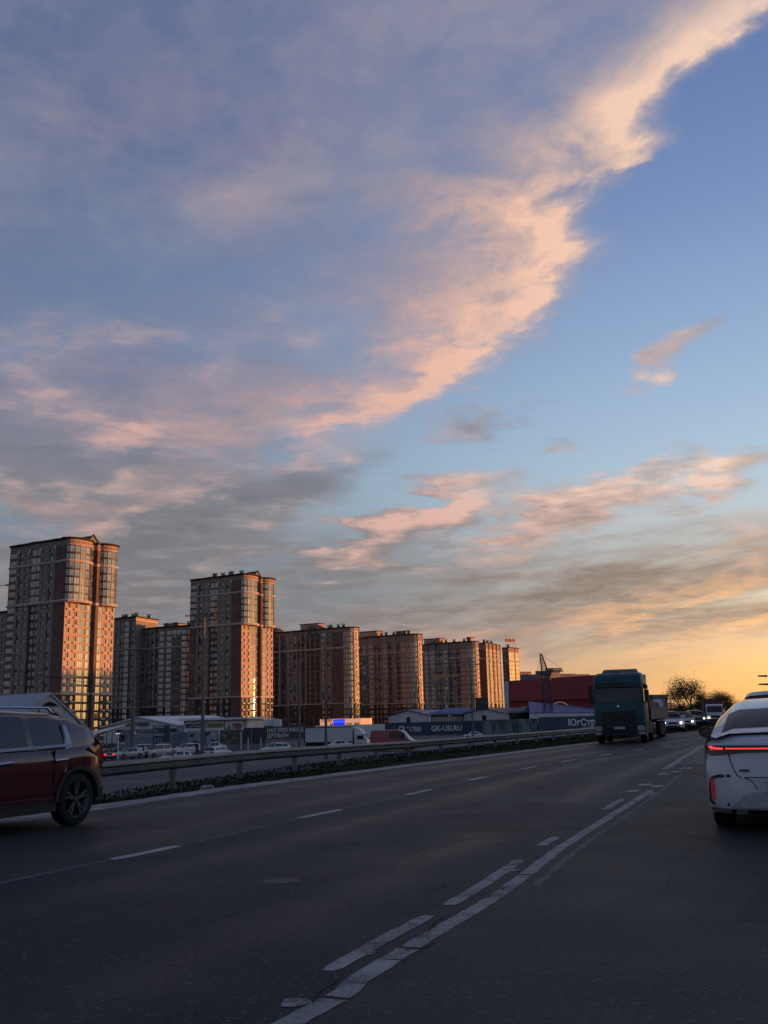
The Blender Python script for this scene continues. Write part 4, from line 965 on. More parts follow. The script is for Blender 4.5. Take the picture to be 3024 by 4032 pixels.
# navy direction board with arrows
r = root('direction_board', gz(648, 168), 'navy direction board with three white arrows in front of the sky fence', 'sign'); o_ = r.location.xy
a, b = gz(604, 168), gz(668, 166); m = MB(); m.wallbox(a - o_, b - o_, .12, 1.6, 4.4); m.build('board', M_navy, r)
for i, q in enumerate((.12, .88)):
    p = a.lerp(b, q); m = MB(); m.tube((*(p - o_), 0), (*(p - o_), 1.6), .06); m.build('post', M_steel, r)
for i, s_ in enumerate(('СТРОИТЕЛЬНЫЙ', 'ЦЕНТР', 'САДОВЫЙ ЦЕНТР')): text_on(s_, a.lerp(b, .05), b, GZ + 3.95 - i * .62, .34, M_letter, r, .1, width=(2.3, 1.0, 2.4)[i])
for i in range(3):
    p = a.lerp(b, .1 + i * .2) - o_; e = (b - a).normalized(); m = MB(); n = Vector((e.y, -e.x)) * .1; p = p + n
    for sgn in (1, -1): m.poly([(*(p), 2.0), (*(p + e * .12), 2.0), (*(p + e * .38), 2.0 + sgn * .28), (*(p + e * .26), 2.0 + sgn * .28)])
    m.build('arrow', M_letter, r)
# white booth with flue and white box beside it
r = root('booth', gz(1060, 258), 'white booth with a slanted corner left of the slate banner', 'booth'); o_ = r.location.xy
a, b, c, d = gz(1003, 258), gz(1040, 256), gz(1076, 257), gz(1104, 255)
m = MB(); m.wallbox(a.lerp(b, .0) - o_, b - o_, .3, .6, 2.6, 0, z1b=5.2); m.wallbox(b - o_, c - o_, .3, 3.6, 5.2); m.build('wall', M_white, r)
m = MB(); m.wallbox(c - o_, d - o_, .3, 3.55, 5.5, z1b=5.0); m.wallbox(b - o_ + Vector((0, 3)), d - o_ + Vector((0, 3)), .3, 3.2, 5.2); m.build('side_wall', M_whiteb, r)
m = MB(); m.wallbox(b - o_ + Vector((0, .4)), c - o_ + Vector((0, .4)), 0.3, 0.0, 3.55); m.build('shutter', mat('shutter_brown', (0.06, 0.045, 0.04), .8), r)
# long wall with banners
r, a, b = fence_run('slate grey banner wall with white lettering over two lines', 1038, 246, 1240, 250, .35, 3.4, M_slate, 6, name='banner_wall', base=M_greyw)
text_on('НАС РЕКОМЕНДУЮТ', a.lerp(b, .06), b, GZ + 2.05, .95, M_letter, r, .2, width=(b - a).length * .90, bold=.03); text_on('ДРУЗЬЯМ', a.lerp(b, .06), b, GZ + .75, .95, M_letter, r, .2, width=(b - a).length * .42, bold=.03)
fence_run('plain pale wall behind the box truck and the red van', 1240, 250, 1515, 262, 0, 3.35, M_white, 7, name='pale_wall')
r, a, b = fence_run('navy banner wall with a web address and phone number', 1515, 262, 1905, 264, .1, 3.6, M_navy, 10, name='banner_wall')
L_ = (b - a).length
text_on('*1700', a.lerp(b, .21), b, GZ + 1.2, 1.25, M_letter, r, .2, width=L_ * .15, bold=.03); text_on('GK-USI.RU', a.lerp(b, .46), b, GZ + 1.15, 1.45, M_letter, r, .2, width=L_ * .31, bold=.03)
m = MB(); p = a.lerp(b, .165) - r.location.xy; e = (b - a).normalized(); n = Vector((e.y, -e.x))
m.poly([(*(p + e * math.cos(t * .5236) * .85 + n * .12), 1.85 + math.sin(t * .5236) * .95) for t in range(12)]); m.build('round_logo', M_letter, r)
m = MB(); m.poly([(*(p + e * (math.cos(t * .7854) * .5 - .1) + n * .15), 1.9 + math.sin(t * .7854) * .5) for t in range(8)]); m.build('logo_inset', M_navy, r)
r, a, b = fence_run('printed wall showing pale green apartment blocks and dark trees', 1905, 264, 2125, 268, .1, 3.75, picture('print_blocks', (0.05, 0.08, 0.075), (0.14, 0.19, 0.19), (0.02, 0.03, 0.025), (.55, .55, .12), 4.4, .56), 7, name='banner_wall')
r, a, b = fence_run('navy banner wall with large condensed white lettering beside the truck', 2125, 268, 2460, 280, .1, 4.1, M_navy, 9, name='banner_wall')
L_ = (b - a).length
text_on('ЮгСтройИмпериал', a.lerp(b, .31), b, GZ + 1.6, 1.75, M_letter, r, .2, width=L_ * .95, bold=.05); text_on('СТРОИТЕЛЬНАЯ КОМПАНИЯ', a.lerp(b, .46), b, GZ + .75, .45, M_letter, r, .2, width=L_ * .5)
# pale halls with blue roofs behind the wall
for k, (xa, Da, xb, Db, lab, x2, rr_) in enumerate(((1530, 292, 1688, 286, 'pale hall with a blue roof and dark door behind the navy wall', 1826, M_blue), (1826, 300, 1992, 292, 'pale hall with a shallow gable behind the wall, right of the thin pole', 2120, mat('roof_grey', (.10, .11, .13), .6)))):
    r, A, B, e, n = hall('pale_hall', lab, gz(xa, Da), gz(xb, Db), 26, 5.3, 6.9, [M_white, rr_], 8, .4)
    m = MB(); p = A + e * (B - A).length * .46 - r.location.xy + n * .08; m.wallbox(p, p + e * 1.1, .1, 2.7, 5.0); m.build('door', M_dark, r)
    for q in (.2, .78):
        m = MB(); p = A + e * (B - A).length * q - r.location.xy + n * .1; m.wallbox(p, p + e * .4, .1, 5.35, 5.6); m.build('vent', M_dark, r)
    # side with striped goods / arcade of ribs
    a, b = B + e * .3, gz(x2, 300 + k * 4); m = MB(); o_ = r.location.xy; L_ = (b - a).length
    m.wallbox(a - n * 1.6 - o_, b - n * 1.6 - o_, .3, 0, 5.6); m.build('side_wall', M_dark, r)
    nr = int(L_ / .62)
    for i in range(nr):
        p = a.lerp(b, (i + .2) / nr) - o_ - n * 1.3; q = a.lerp(b, (i + .75) / nr) - o_ - n * 1.3
        m = MB(); m.wallbox(p, q, .2, 2.6, 4.7 + .4 * ((i * 13) % 3) / 3 + (.8 if 12 < i < 16 else 0)); m.build('rib', mat('rib_terracotta%d' % 0, (0.42, 0.33, 0.30), .8) if i == 0 and k == 0 else bpy.data.materials['rib_terracotta0'], r)
    m = MB(); c = [a + n * .2 - o_, b + n * .2 - o_, b - n * 12 - o_, a - n * 12 - o_]
    m.hexa([(c[0].x, c[0].y, 5.7), (c[1].x, c[1].y, 5.7), (c[2].x, c[2].y, 7.3), (c[3].x, c[3].y, 7.3), (c[0].x, c[0].y, 5.95), (c[1].x, c[1].y, 5.95), (c[2].x, c[2].y, 7.5), (c[3].x, c[3].y, 7.5)]); m.build('side_roof', rr_, r)
r = root('blue_roof_shed', gz(2200, 296), 'shed with a deep blue sloping roof in front of the red warehouse', 'shed'); o_ = r.location.xy
a, b = gz(2085, 292), gz(2420, 296); m = MB(); c = [a - o_, b - o_, b + Vector((4, 16)) - o_, a + Vector((2, 14)) - o_]
m.hexa([(c[0].x, c[0].y, 5.2), (c[1].x, c[1].y, 4.8), (c[2].x, c[2].y, 5.4), (c[3].x, c[3].y, 8.6), (c[0].x, c[0].y, 5.4), (c[1].x, c[1].y, 5.0), (c[2].x, c[2].y, 5.6), (c[3].x, c[3].y, 8.9)]); m.build('roof', M_blue, r)
m = MB(); m.wallbox(a - o_, b - o_, .3, 0, 5.15, z1b=4.78); m.wallbox(c[3] , c[2], .3, 0, 8.55, z1b=5.35); m.build('wall', M_white, r)
# red warehouse with a ring sign
r = root('red_warehouse', gz(2160, 330), 'dark red sheet-clad warehouse with a glowing sign, left of the truck', 'warehouse'); o_ = r.location.xy
a, b = gz(2010, 330), gz(2440, 318); e = (b - a).normalized(); n = Vector((e.y, -e.x)); Hh = lambda y_, D: (2817 - y_) / FPX * D + EYE - GZ
m = MB(); W = (b - a).length
zt0, zt1 = Hh(2684, 330) + 0.3, Hh(2662, 318)
NP = 16
for i in range(NP):
    p, q = a.lerp(b, i / NP), a.lerp(b, (i + 1) / NP); h0_, h1_ = 10.2, 10.6
    m = MB(); m.wallbox(p + e * .03 - o_, q - e * .03 - o_, .3, 0, h0_); m.build('wall_panel', M_red, r)
    # mansard skirt: leans outward
    t0, t1 = zt0 + (zt1 - zt0) * i / NP, zt0 + (zt1 - zt0) * (i + 1) / NP; m = MB(); n1, n0 = n * 1.1, n * -.4
    m.hexa([(*(p + e * .02 + n1 - o_), 9.5), (*(q - e * .02 + n1 - o_), 9.5), (*(q - e * .02 - n * .2 - o_), 9.5), (*(p + e * .02 - n * .2 - o_), 9.5), (*(p + e * .02 + n0 - o_), t0), (*(q - e * .02 + n0 - o_), t1), (*(q - e * .02 - n * 1.0 - o_), t1), (*(p + e * .02 - n * 1.0 - o_), t0)])
    m.build('roof_panel', M_red, r)
m = MB(); m.wallbox(a - n * 30 - o_, b - n * 30 - o_, .3, 0, zt0); m.wallbox(b - n * .3 - o_, b - n * 30 - o_, .3, 0, zt0)
c = [a - n * .6 - o_, b - n * .6 - o_, b - n * 30 - o_, a - n * 30 - o_]; m.poly([(p.x, p.y, zt0 - .3) for p in c]); m.build('wall', M_red, r)
m = MB(); m.wallbox(a - e * 1.35 - o_, a - e * .1 - o_, 1.6, 0, zt0 - .2); m.build('white_pilaster', M_white, r)
pc = a.lerp(b, .47); m = MB()
def ring_arc(mb, c, R0, R1, t0, t1, z, off):
    K = 18
    for i in range(K):
        u, v = rad(t0 + (t1 - t0) * i / K), rad(t0 + (t1 - t0) * (i + 1) / K); f = lambda R, t: (*(c + e * R * math.cos(t) + n * off), z + R * math.sin(t))
        mb.poly([f(R0, u), f(R1, u), f(R1, v), f(R0, v)])
ring_arc(m, pc - o_, 3.2, 3.5, 30, 250, 5.4, .25); ring_arc(m, pc - o_, 2.2, 2.45, 60, 230, 5.4, .25)
m.build('ring_sign', mat('neon_dim', (.35, .28, .22), .5, emit=(1, .7, .45), estr=.12), r)
text_on('сыр', pc - e * .8, b, GZ + 4.9, 1.0, mat('neon_bright', (1, .9, .75), .5, emit=(1, .85, .65), estr=.8), r, .3, bold=.05)
# dim lattice tower crane in front of the red warehouse
def lattice(mb, p0, p1, w0, w1, n_, r_=.07):
    p0, p1 = Vector(p0), Vector(p1); d = (p1 - p0).normalized(); q = d.to_track_quat('Z', 'Y'); prev = None
    for i in range(n_ + 1):
        t = i / n_; w_ = w0 + (w1 - w0) * t; c = p0.lerp(p1, t)
        cs = [c + q @ Vector((sx_ * w_, sy_ * w_, 0)) for sx_, sy_ in ((-1, -1), (1, -1), (1, 1), (-1, 1))]
        if prev:
            for k_ in range(4):
                mb.tube(prev[k_], cs[k_], r_, n=4, cap=False); mb.tube(prev[k_], cs[(k_ + 1) % 4], r_ * .6, n=3, cap=False)
                mb.tube(cs[k_], cs[(k_ + 1) % 4], r_ * .6, n=3, cap=False)
        prev = cs
M_crane = mat('crane_steel_blue', (0.045, 0.05, 0.08), .6, .3)
b0 = gz(2160, 300); r = root('construction_crane', b0, 'dark construction crane with a folded jib rising over the red warehouse', 'crane')
zc = lambda y_: (2815 - y_) / FPX * 300 + EYE - GZ
m = MB(); lattice(m, (0, 0, 0), (0, 0, zc(2662)), 1.15, 1.15, 11, .16); m.build('mast', M_crane, r)
m = MB(); m.box(-1.6, 1.4, -1.2, 1.2, zc(2662), zc(2645)); m.box(.6, 2.0, -1, 1, zc(2648), zc(2638)); m.build('cabin', mat('cabin_olive', (.06, .06, .035), .7), r)
m = MB(); lattice(m, (-.4, 0, zc(2645)), (-1.3, 0, zc(2578)), .9, .25, 7, .12); m.build('tower_head', M_crane, r)
m = MB(); m.tube((-1.3, 0, zc(2578)), (-2.6, 0, zc(2645)), .05, n=4); m.tube((-1.3, 0, zc(2580)), (5.5, 1, zc(2640)), .04, n=4); m.tube((-2.9, 0, zc(2645)), (1.6, 0, zc(2650)), .18, n=4); m.build('stay_cable', M_crane, r)
M_crane2 = mat('crane_paint_pale', (0.24, 0.21, 0.13), .6, var=.2, scale=.5)
b0 = gz(1711, 560); zc = lambda y_: (2828 - y_) / FPX * 560 + EYE - GZ
r = root('tower_crane', b0, 'pale yellow tower crane with a short jib against the brown block', 'crane')
m = MB(); lattice(m, (0, 0, 0), (0, 0, zc(2762)), 2.5, 2.1, 4, .3); m.build('base_frame', M_crane2, r)
m = MB(); lattice(m, (0, 0, zc(2762)), (0, 0, zc(2640)), 1.0, .9, 12, .16); m.build('mast', M_crane2, r)
m = MB(); lattice(m, (0, 0, zc(2668)), (16, 4, zc(2664)), .7, .4, 12, .1); m.build('jib', M_crane2, r); m = MB(); m.box(.8, 2.6, -1.2, 1.2, zc(2692), zc(2674)); m.build('cabin', M_crane2, r)
# lit low pavilion with blue screen
r = root('pavilion', gz(1330, 420), 'low lit orange pavilion with a bright blue screen under the dark block', 'shop'); o_ = r.location.xy
a, b = gz(1262, 420), gz(1421, 412); e = (b - a).normalized(); n = Vector((e.y, -e.x)); W = (b - a).length; zb_ = lambda y_: (2838 - y_) / FPX * 416 + EYE - GZ
M_or = mat('pavilion_wall_glow', (0.85, 0.55, 0.36), .7, emit=(1.0, 0.45, 0.22), estr=.55)  # wall emits by itself, standing in for light falling on it
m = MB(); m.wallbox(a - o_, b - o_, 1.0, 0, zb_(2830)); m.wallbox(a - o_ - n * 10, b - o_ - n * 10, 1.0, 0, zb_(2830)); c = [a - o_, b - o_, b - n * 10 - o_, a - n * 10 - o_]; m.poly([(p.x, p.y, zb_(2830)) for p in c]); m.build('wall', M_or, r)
m = MB(); m.wallbox(a.lerp(b, .34) - o_ + n * .6, a.lerp(b, .62) - o_ + n * .6, .2, 1.5, zb_(2832)); m.build('screen', mat('screen_blue', (0, 0, .2), .4, emit=(0.01, 0.02, 0.9), estr=1.0), r)
text_on('ОФИС ПРОДАЖ', a.lerp(b, .36), b, GZ + zb_(2845), .9, mat('screen_text', (.1, .2, .6), .5, emit=(.15, .3, 1), estr=.6), r, .75, width=W * .24)
text_on('СТОЛОВАЯ', a.lerp(b, .04), b, GZ + zb_(2840), 1.1, M_dark, r, .6, width=W * .26)
for q in (.26, .30, .66, .71, .76, .86, .90, .94):
    m = MB(); m.wallbox(a.lerp(b, q) - o_ + n * .55, a.lerp(b, q + .025) - o_ + n * .55, .1, .8, zb_(2846)); m.build('window', M_dark, r)

# far low buildings on the skyline
M_far = mat('far_facade', (0.20, 0.19, 0.19), .9, var=.1, scale=.1); M_far2 = mat('far_facade_warm', (0.30, 0.23, 0.20), .9)
def far_block(label, xa, xb, D, ytop, mt, nfl=5, dep=14):
    a, b = gz(xa, D), gz(xb, D * 1.01); h = (2812 - (xb - 2400) * .024 - ytop) / FPX * D + EYE - GZ; r = root('distant_block', (a + b) / 2, label, 'apartment block'); o_ = r.location.xy
    e = (b - a).normalized(); n = Vector((e.y, -e.x)); W = (b - a).length
    m = MB(); c = [a - o_, b - o_, b - n * dep - o_, a - n * dep - o_]; m.hexa([(p.x, p.y, 0) for p in c] + [(p.x, p.y, h) for p in c]); m.build('wall', mt, r)
    m = MB(); c = [a - e * .4 + n * .4 - o_, b + e * .4 + n * .4 - o_, b - n * (dep + .4) - o_, a - n * (dep + .4) - o_]; m.hexa([(p.x, p.y, h + .01) for p in c] + [(p.x, p.y, h + .8) for p in c]); m.build('roof', M_far, r)
    nn = max(2, int(W / 3.6))
    for k in range(nfl):
        z = h - 2.8 - k * 3
        if z < 1: break
        for i in range(nn):
            if (i * 5 + k) % 11 == 0: continue
            s_ = (i + .3) / nn; m = win_mesh(W / nn * .42, 1.6, 2, M_paned, M_framew); p = a + e * W * s_ + n * .04 - o_
            link('window', m, r, Matrix(((e.x, -n.x, 0, p.x), (e.y, -n.y, 0, p.y), (0, 0, 1, z), (0, 0, 0, 1))))
far_block('distant pinkish block on the skyline just right of the glowing row', 2036, 2100, 800, 2652, M_far2)
far_block('distant grey block on the skyline left of the dark crane', 2088, 2150, 760, 2662, M_far)
far_block('distant pale block with a glazed attic right of the dark crane', 2172, 2215, 740, 2648, M_far, 4)
far_block('distant long pale block on the skyline above the red warehouse', 2205, 2275, 760, 2660, M_far, 4)
far_block('distant warm lit block on the skyline nearest the truck cab', 2268, 2330, 800, 2662, M_far2, 4)
r = root('scaffold_roof', gz(2205, 742), 'scaffold-like skeleton roof on the distant pale block', 'roof frame'); m = MB()
zz_ = lambda y_: (2814 - y_) / FPX * 742 + EYE - GZ
for i in range(12):
    p, q = gz(2160 + i * 6.2, 742) - r.location.xy, gz(2160 + i * 5.4, 742) - r.location.xy; m.tube((*p, zz_(2650)), (*q, zz_(2634)), .35, n=4)
for y_ in (2634, 2642): m.tube((*(gz(2160, 742) - r.location.xy), zz_(y_)), (*(gz(2222, 742) - r.location.xy), zz_(y_)), .3, n=4)
m.build('truss', M_far, r)
far_block('dark grey industrial block behind the loaded trailer', 2574, 2633, 330, 2745, M_far, 0)
r = root('storage_tank', gz(2572, 320), 'pale domed storage tanks beside the dark grey industrial block', 'tank'); m = MB()
for x_, dx2 in ((2560, 0), (2590, 1)):
    p = gz(x_, 320) - r.location.xy; rg = [[(p.x + math.cos(t * .52) * R2, p.y + math.sin(t * .52) * R2, z2) for t in range(12)] for R2, z2 in ((1.9, 0), (1.9, 7.2 + dx2 * .3), (1.6, 8.0 + dx2 * .3), (.9, 8.4 + dx2 * .3), (.1, 8.5 + dx2 * .3))]; m.loft(rg)
m.build('shell', M_white, r, smooth=40)
for i, (xa, xb, yt) in enumerate(((2632, 2656, 2775), (2660, 2676, 2780))): far_block('small distant grey house on the skyline beside the utility pole' if i else 'distant grey house between the industrial block and the trees', xa, xb, 420 + i * 40, yt, M_far, 1, 10)

# ------------------------------------------------------------------ unseen blocks added on the right, out of view, to shade road and tower
def shade_block(x, y, az_, L_, W_, h, label):
    r = root('unseen_shade_block', (x, y), label, 'apartment block', None, z=-0.6); r.rotation_euler.z = rad(90 - az_)
    m = MB(); m.box(-L_ / 2, L_ / 2, -W_ / 2, W_ / 2, -2.4, h); m.build('wall', M_wall, r); m = MB(); m.box(-L_ / 2 - .4, L_ / 2 + .4, -W_ / 2 - .4, W_ / 2 + .4, h + .005, h + .6); m.build('roof', M_roofm, r)
    m = MB(); nf = int(h / 3); nn = int(L_ / 3.2)
    for k in range(nf):
        for i in range(nn):
            x0 = -L_ / 2 + (i + .3) * L_ / nn
            for s_ in (1, -1): y_ = s_ * (W_ / 2 + .03); m.box(x0, x0 + 1.5, min(y_, y_ - s_ * .05), max(y_, y_ - s_ * .05), 1 + k * 3, 2.6 + k * 3)
    o = m.build('window', M_paned, r); tag(o, kind='stuff')
for i in range(9):
    y = -70 + i * 52; shade_block(62 + .52 * y, y, 27.5, 51.9, 13, 17 + 2 * (i % 2), ['long unseen five-storey block added beside the road for shade', 'taller unseen six-storey block added beside the road for shade'][i % 2] + ', number %s from the camera' % ('one two three four five six seven eight nine'.split()[i]))
shade_block(345, 412, 172, 62, 16, 33, 'tall unseen slab block added far right of the frame to shade the tallest tower')

# ------------------------------------------------------------------ guard rail
r = tag(empty('guard_rail', (RAIL[3][0], RAIL[3][1], 0)), 'steel guard rail with a two-wave beam along the left verge', 'guard rail'); o_ = r.location
zr = [(0, .62), (22, .62), (30, .60), (45, .44), (75, .43), (600, .43)]
def rz(y):
    for (a, u), (b, v) in zip(zr, zr[1:]):
        if a <= y <= b: return u + (v - u) * (y - a) / (b - a)
    return .62
prof = [(0.0, 0.0), (.035, -.012), (.08, -.05), (.08, -.09), (.015, -.135), (.015, -.175), (.08, -.22), (.08, -.26), (.035, -.298), (0.0, -.31)]
s_all = along(railS); tot = 150.0; seg = 4.0; j = 0
def pos(s):
    for i in range(len(s_all) - 1):
        if s_all[i] <= s <= s_all[i + 1]:
            t = (s - s_all[i]) / (s_all[i + 1] - s_all[i]); return railS[i].lerp(railS[i + 1], t), (railS[i + 1] - railS[i]).normalized()
    return railS[-1], Vector((0, 1))
k = 0; s = 24.0
while s < 185:
    m = MB(); rings = []
    for q in range(5):
        p, t = pos(s + (seg + .12) * q / 4); n = Vector((t.y, -t.x)); z = rz(p.y) + .004 * (k % 2); rings.append([(p.x + n.x * (a + .004 * (k % 2)) - o_.x, p.y + n.y * (a + .004 * (k % 2)) - o_.y, z + b) for a, b in prof])
    m.loft(rings, 0, close=False, caps=False); o = m.build('beam', M_steel, r, smooth=50)
    p, t = pos(s); n = Vector((t.y, -t.x)); z = rz(p.y); c = p - n * .12 - o_.xy; mb = MB()
    for off in (-.07, .07):
        mb.wallbox(c + t * off - n * .0, c + t * (off + .012), .12, -.9, z - .02)
    mb.wallbox(c - t * .07 + n * .06, c + t * .07 + n * .06, .01, -.9, z - .02); mb.build('post', M_steel, r)
    mb = MB(); mb.wallbox(c + n * .09 - t * .05, c + n * .09 + t * .05, .07, z - .26, z - .05); mb.build('spacer', M_steel, r)
    s += seg; k += 1

# ------------------------------------------------------------------ lamp masts
def mast(label, x, D, ytop, r0, r1, arms, name='lamp_mast', cat='lamp post', n=12, group=None, z=GZ, mt=None):
    p = gz(x, D); zt = (2866 - .0244 * (x - 250) - ytop) / FPX * D + EYE; r = root(name, p, label, cat, group, z=z); m = MB(); m.tube((0, 0, 0), (0, 0, zt - z), r0, r1, n); m.build('pole', mt or M_pole, r, smooth=40)
    m = MB(); m.tube((0, 0, 0), (0, 0, .5), r0 * 1.5, r0 * 1.4, n); m.build('base', M_pole, r)
    for (ax_, ay_, dz_, ln) in arms:
        m = MB(); e = Vector((ax_, ay_, 0)).normalized(); a = Vector((0, 0, zt - z + dz_)); b = a + e * ln + Vector((0, 0, .12 * ln)); m.tube(a, b, r1 * .45, r1 * .35, 6); m.build('arm', M_pole, r)
        m = MB(); c = b + e * .1; u = Vector((-e.y, e.x, 0)); w_ = .16; h_ = .09; f = c + e * .8 + Vector((0, 0, .05))
        m.hexa([c - u * w_ - Vector((0, 0, h_)), f - u * w_ * .7 - Vector((0, 0, h_)), f + u * w_ * .7 - Vector((0, 0, h_)), c + u * w_ - Vector((0, 0, h_)), c - u * w_ * .8 + Vector((0, 0, h_)), f - u * w_ * .5 + Vector((0, 0, h_ * .4)), f + u * w_ * .5 + Vector((0, 0, h_ * .4)), c + u * w_ * .8 + Vector((0, 0, h_))]); m.build('lamp_head', M_pole, r)
    return r, zt - z
mast('thick grey lamp mast in front of the supply hall, with faint double arms', 523, 140, 2562, .36, .14, [(1, .1, -.2, 1.6), (-1, -.1, -.2, 1.6), (.6, 1, -.2, 1.2)])
r, zt = mast('tall dark lamp mast with a cluster of floodlights in front of the orange tower', 798, 146, 2434, .31, .14, [(1, .1, -.3, 2.0), (-1, -.2, -.3, 2.0)])
for dx_, dz_ in ((-1.1, -.2), (-.6, .15), (-.15, .3), (.4, .2), (.9, -.05), (1.3, .1)):
    m = MB(); m.box(dx_ - .28, dx_ + .28, -.3, .15, zt + dz_ - .2, zt + dz_ + .2); m.build('floodlight', M_pole, r)
mast('thin lamp post between the supply hall and the orange tower', 868, 200, 2676, .13, .08, [(1, 0, -.1, 1.3), (-1, 0, -.1, 1.3)])
mast('dark mast with a wide crossbar in front of the gabled dark block', 1178, 150, 2606, .20, .10, [(1, 0, 0, 1.0), (-1, 0, 0, 1.0)])
mast('dark mast with a camera box in front of the box truck', 1283, 120, 2520, .19, .10, [(1, .2, -.2, 1.0), (-1, -.2, -.2, 1.0)])
m = MB(); p = gz(1279, 119.6); m.box(p.x - .3, p.x + .2, p.y - .3, p.y + .2, 4.0, 4.9); o = m.build('camera_box', M_steel); tag(o, 'small pale camera box fixed high on the mast by the box truck', 'camera')
mast('slim grey pole just left of the dark mast with the crossbar', 1137, 235, 2694, .14, .10, [(1, 0, -.1, .9)])
mast('thin black pole with a small crossbar left of the blank billboard', 1860, 150, 2600, .15, .09, [(1, 0, -1.0, .5), (-1, 0, -1.0, .5)])
mast('thin leaning lamp post at the left end of the curved glass block', 716, 240, 2618, .13, .08, [(-1, 0, 0, 1.2)])
mast('lamp post at the left picture edge, only its lamp head in view', -70, 120, 2312, .2, .1, [(1, 0, -.3, 1.7)])
mast('twin-arm lamp post on the right roadside, only its lamp heads in view', 3120, 90, 2675, .14, .08, [(-1, 0, 0, 1.9), (-1, .0, -.75, 1.9)], z=0)
r, zt = mast('distant utility pole with crossarms left of the tree clump', 2644, 160, 2750, .09, .07, [], name='utility_pole', cat='utility pole', z=-1.0)
for z_ in (.15, .9, 1.3):
    m = MB(); m.tube((-.75, 0, zt - z_), (.75, 0, zt - z_), .05, n=5); m.build('crossarm', M_pole, r)
# blank billboard
p = gz(1899, 150); r = root('billboard', p, 'blank grey billboard on one thin post beside the brown block', 'billboard'); zt = lambda y_: (2825 - y_) / FPX * 150 + EYE - GZ
m = MB(); m.box(-.95, .95, -.08, .08, zt(2799), zt(2750)); m.build('board', mat('board_back_grey', (.045, .05, .05), .7, var=.2, scale=.8), r); m = MB(); m.tube((0, .12, 0), (0, .12, zt(2751)), .07); m.build('post', M_pole, r)
# white marker posts in the lot
for x_, yb, yt, w_ in ((463, 2995, 2890, .07), (949, 2953, 2886, .06), (977, 2953, 2908, .06), (1027, 2951, 2906, .06), (1390, 2930, 2900, .06), (862, 2960, 2880, .05)):
    p = gp(x_, yb, GZ); D = p.y; h = (yb - yt) / FPX * D; m = MB(); m.tube((0, 0, 0), (0, 0, h), w_ * D / 120, n=7); o = m.build('marker_post', M_whiteb); o.location = p
    tag(o, {463: 'tallest white post in the lot, right of the red car', 949: 'white post below the dog picture', 977: 'short white post between two others, left of the booth', 1027: 'white post below the booth', 1390: 'short white post in front of the box truck', 862: 'thin white post beside the white hatchback'}[x_], 'post')
# black railing and flag near the mast
p = gp(835, 2972, GZ); m = MB()
for a in (-.9, -.1, .6): m.box(a - .05, a + .05, -.05, .05, 0, 1.3)
m.box(-1.1, .7, -.06, .06, 1.2, 1.3); o = m.build('railing', M_dark); o.location = p; tag(o, 'short black railing at the foot of the tall lamp mast', 'railing')
p = gp(489, 2940, GZ); m = MB(); m.tube((0, 0, 0), (0, 0, 6.6), .07, n=6); r = root('flag_banner', p, 'tall narrow navy advertising flag at the canopy corner', 'flag'); m.build('pole', M_whiteb, r); m = MB(); m.box(.1, .95, -.02, .02, 1.2, 4.3); m.build('flag', M_navy, r)
# overhead wires
M_wire = mat('wire_black', (.01, .01, .01), .8)
def wire(label, a, b, sag):
    m = MB()
    for i in range(24):
        t0, t1 = i / 24, (i + 1) / 24; q0, q1 = a.lerp(b, t0), a.lerp(b, t1); q0.z -= sag * 4 * t0 * (1 - t0); q1.z -= sag * 4 * t1 * (1 - t1); m.tube(q0, q1, .03, n=4, cap=False)
    tag(m.build('overhead_wire', M_wire), label, 'wire'); return
    cu = bpy.data.curves.new('overhead_wire', 'CURVE'); cu.dimensions = '3D'; sp = cu.splines.new('POLY'); sp.points.add(24)
    for i in range(25): t = i / 24; q = a.lerp(b, t); sp.points[i].co = (q.x, q.y, q.z - sag * 4 * t * (1 - t), 1)
    cu.bevel_depth = .03; cu.bevel_resolution = 0; cu.materials.append(M_wire); o = bpy.data.objects.new('overhead_wire', cu); COL.objects.link(o); tag(o, label, 'wire')
wire('upper overhead wire crossing the tallest tower', at(-60, 2610, 130), at(540, 2700, 138), .6)
wire('lower overhead wire crossing the tallest tower', at(-60, 2645, 130), at(540, 2665, 138), .5)
wire('overhead wire running from the crossbar mast to the right', at(1190, 2612, 150), at(1900, 2690, 150), 1.2)

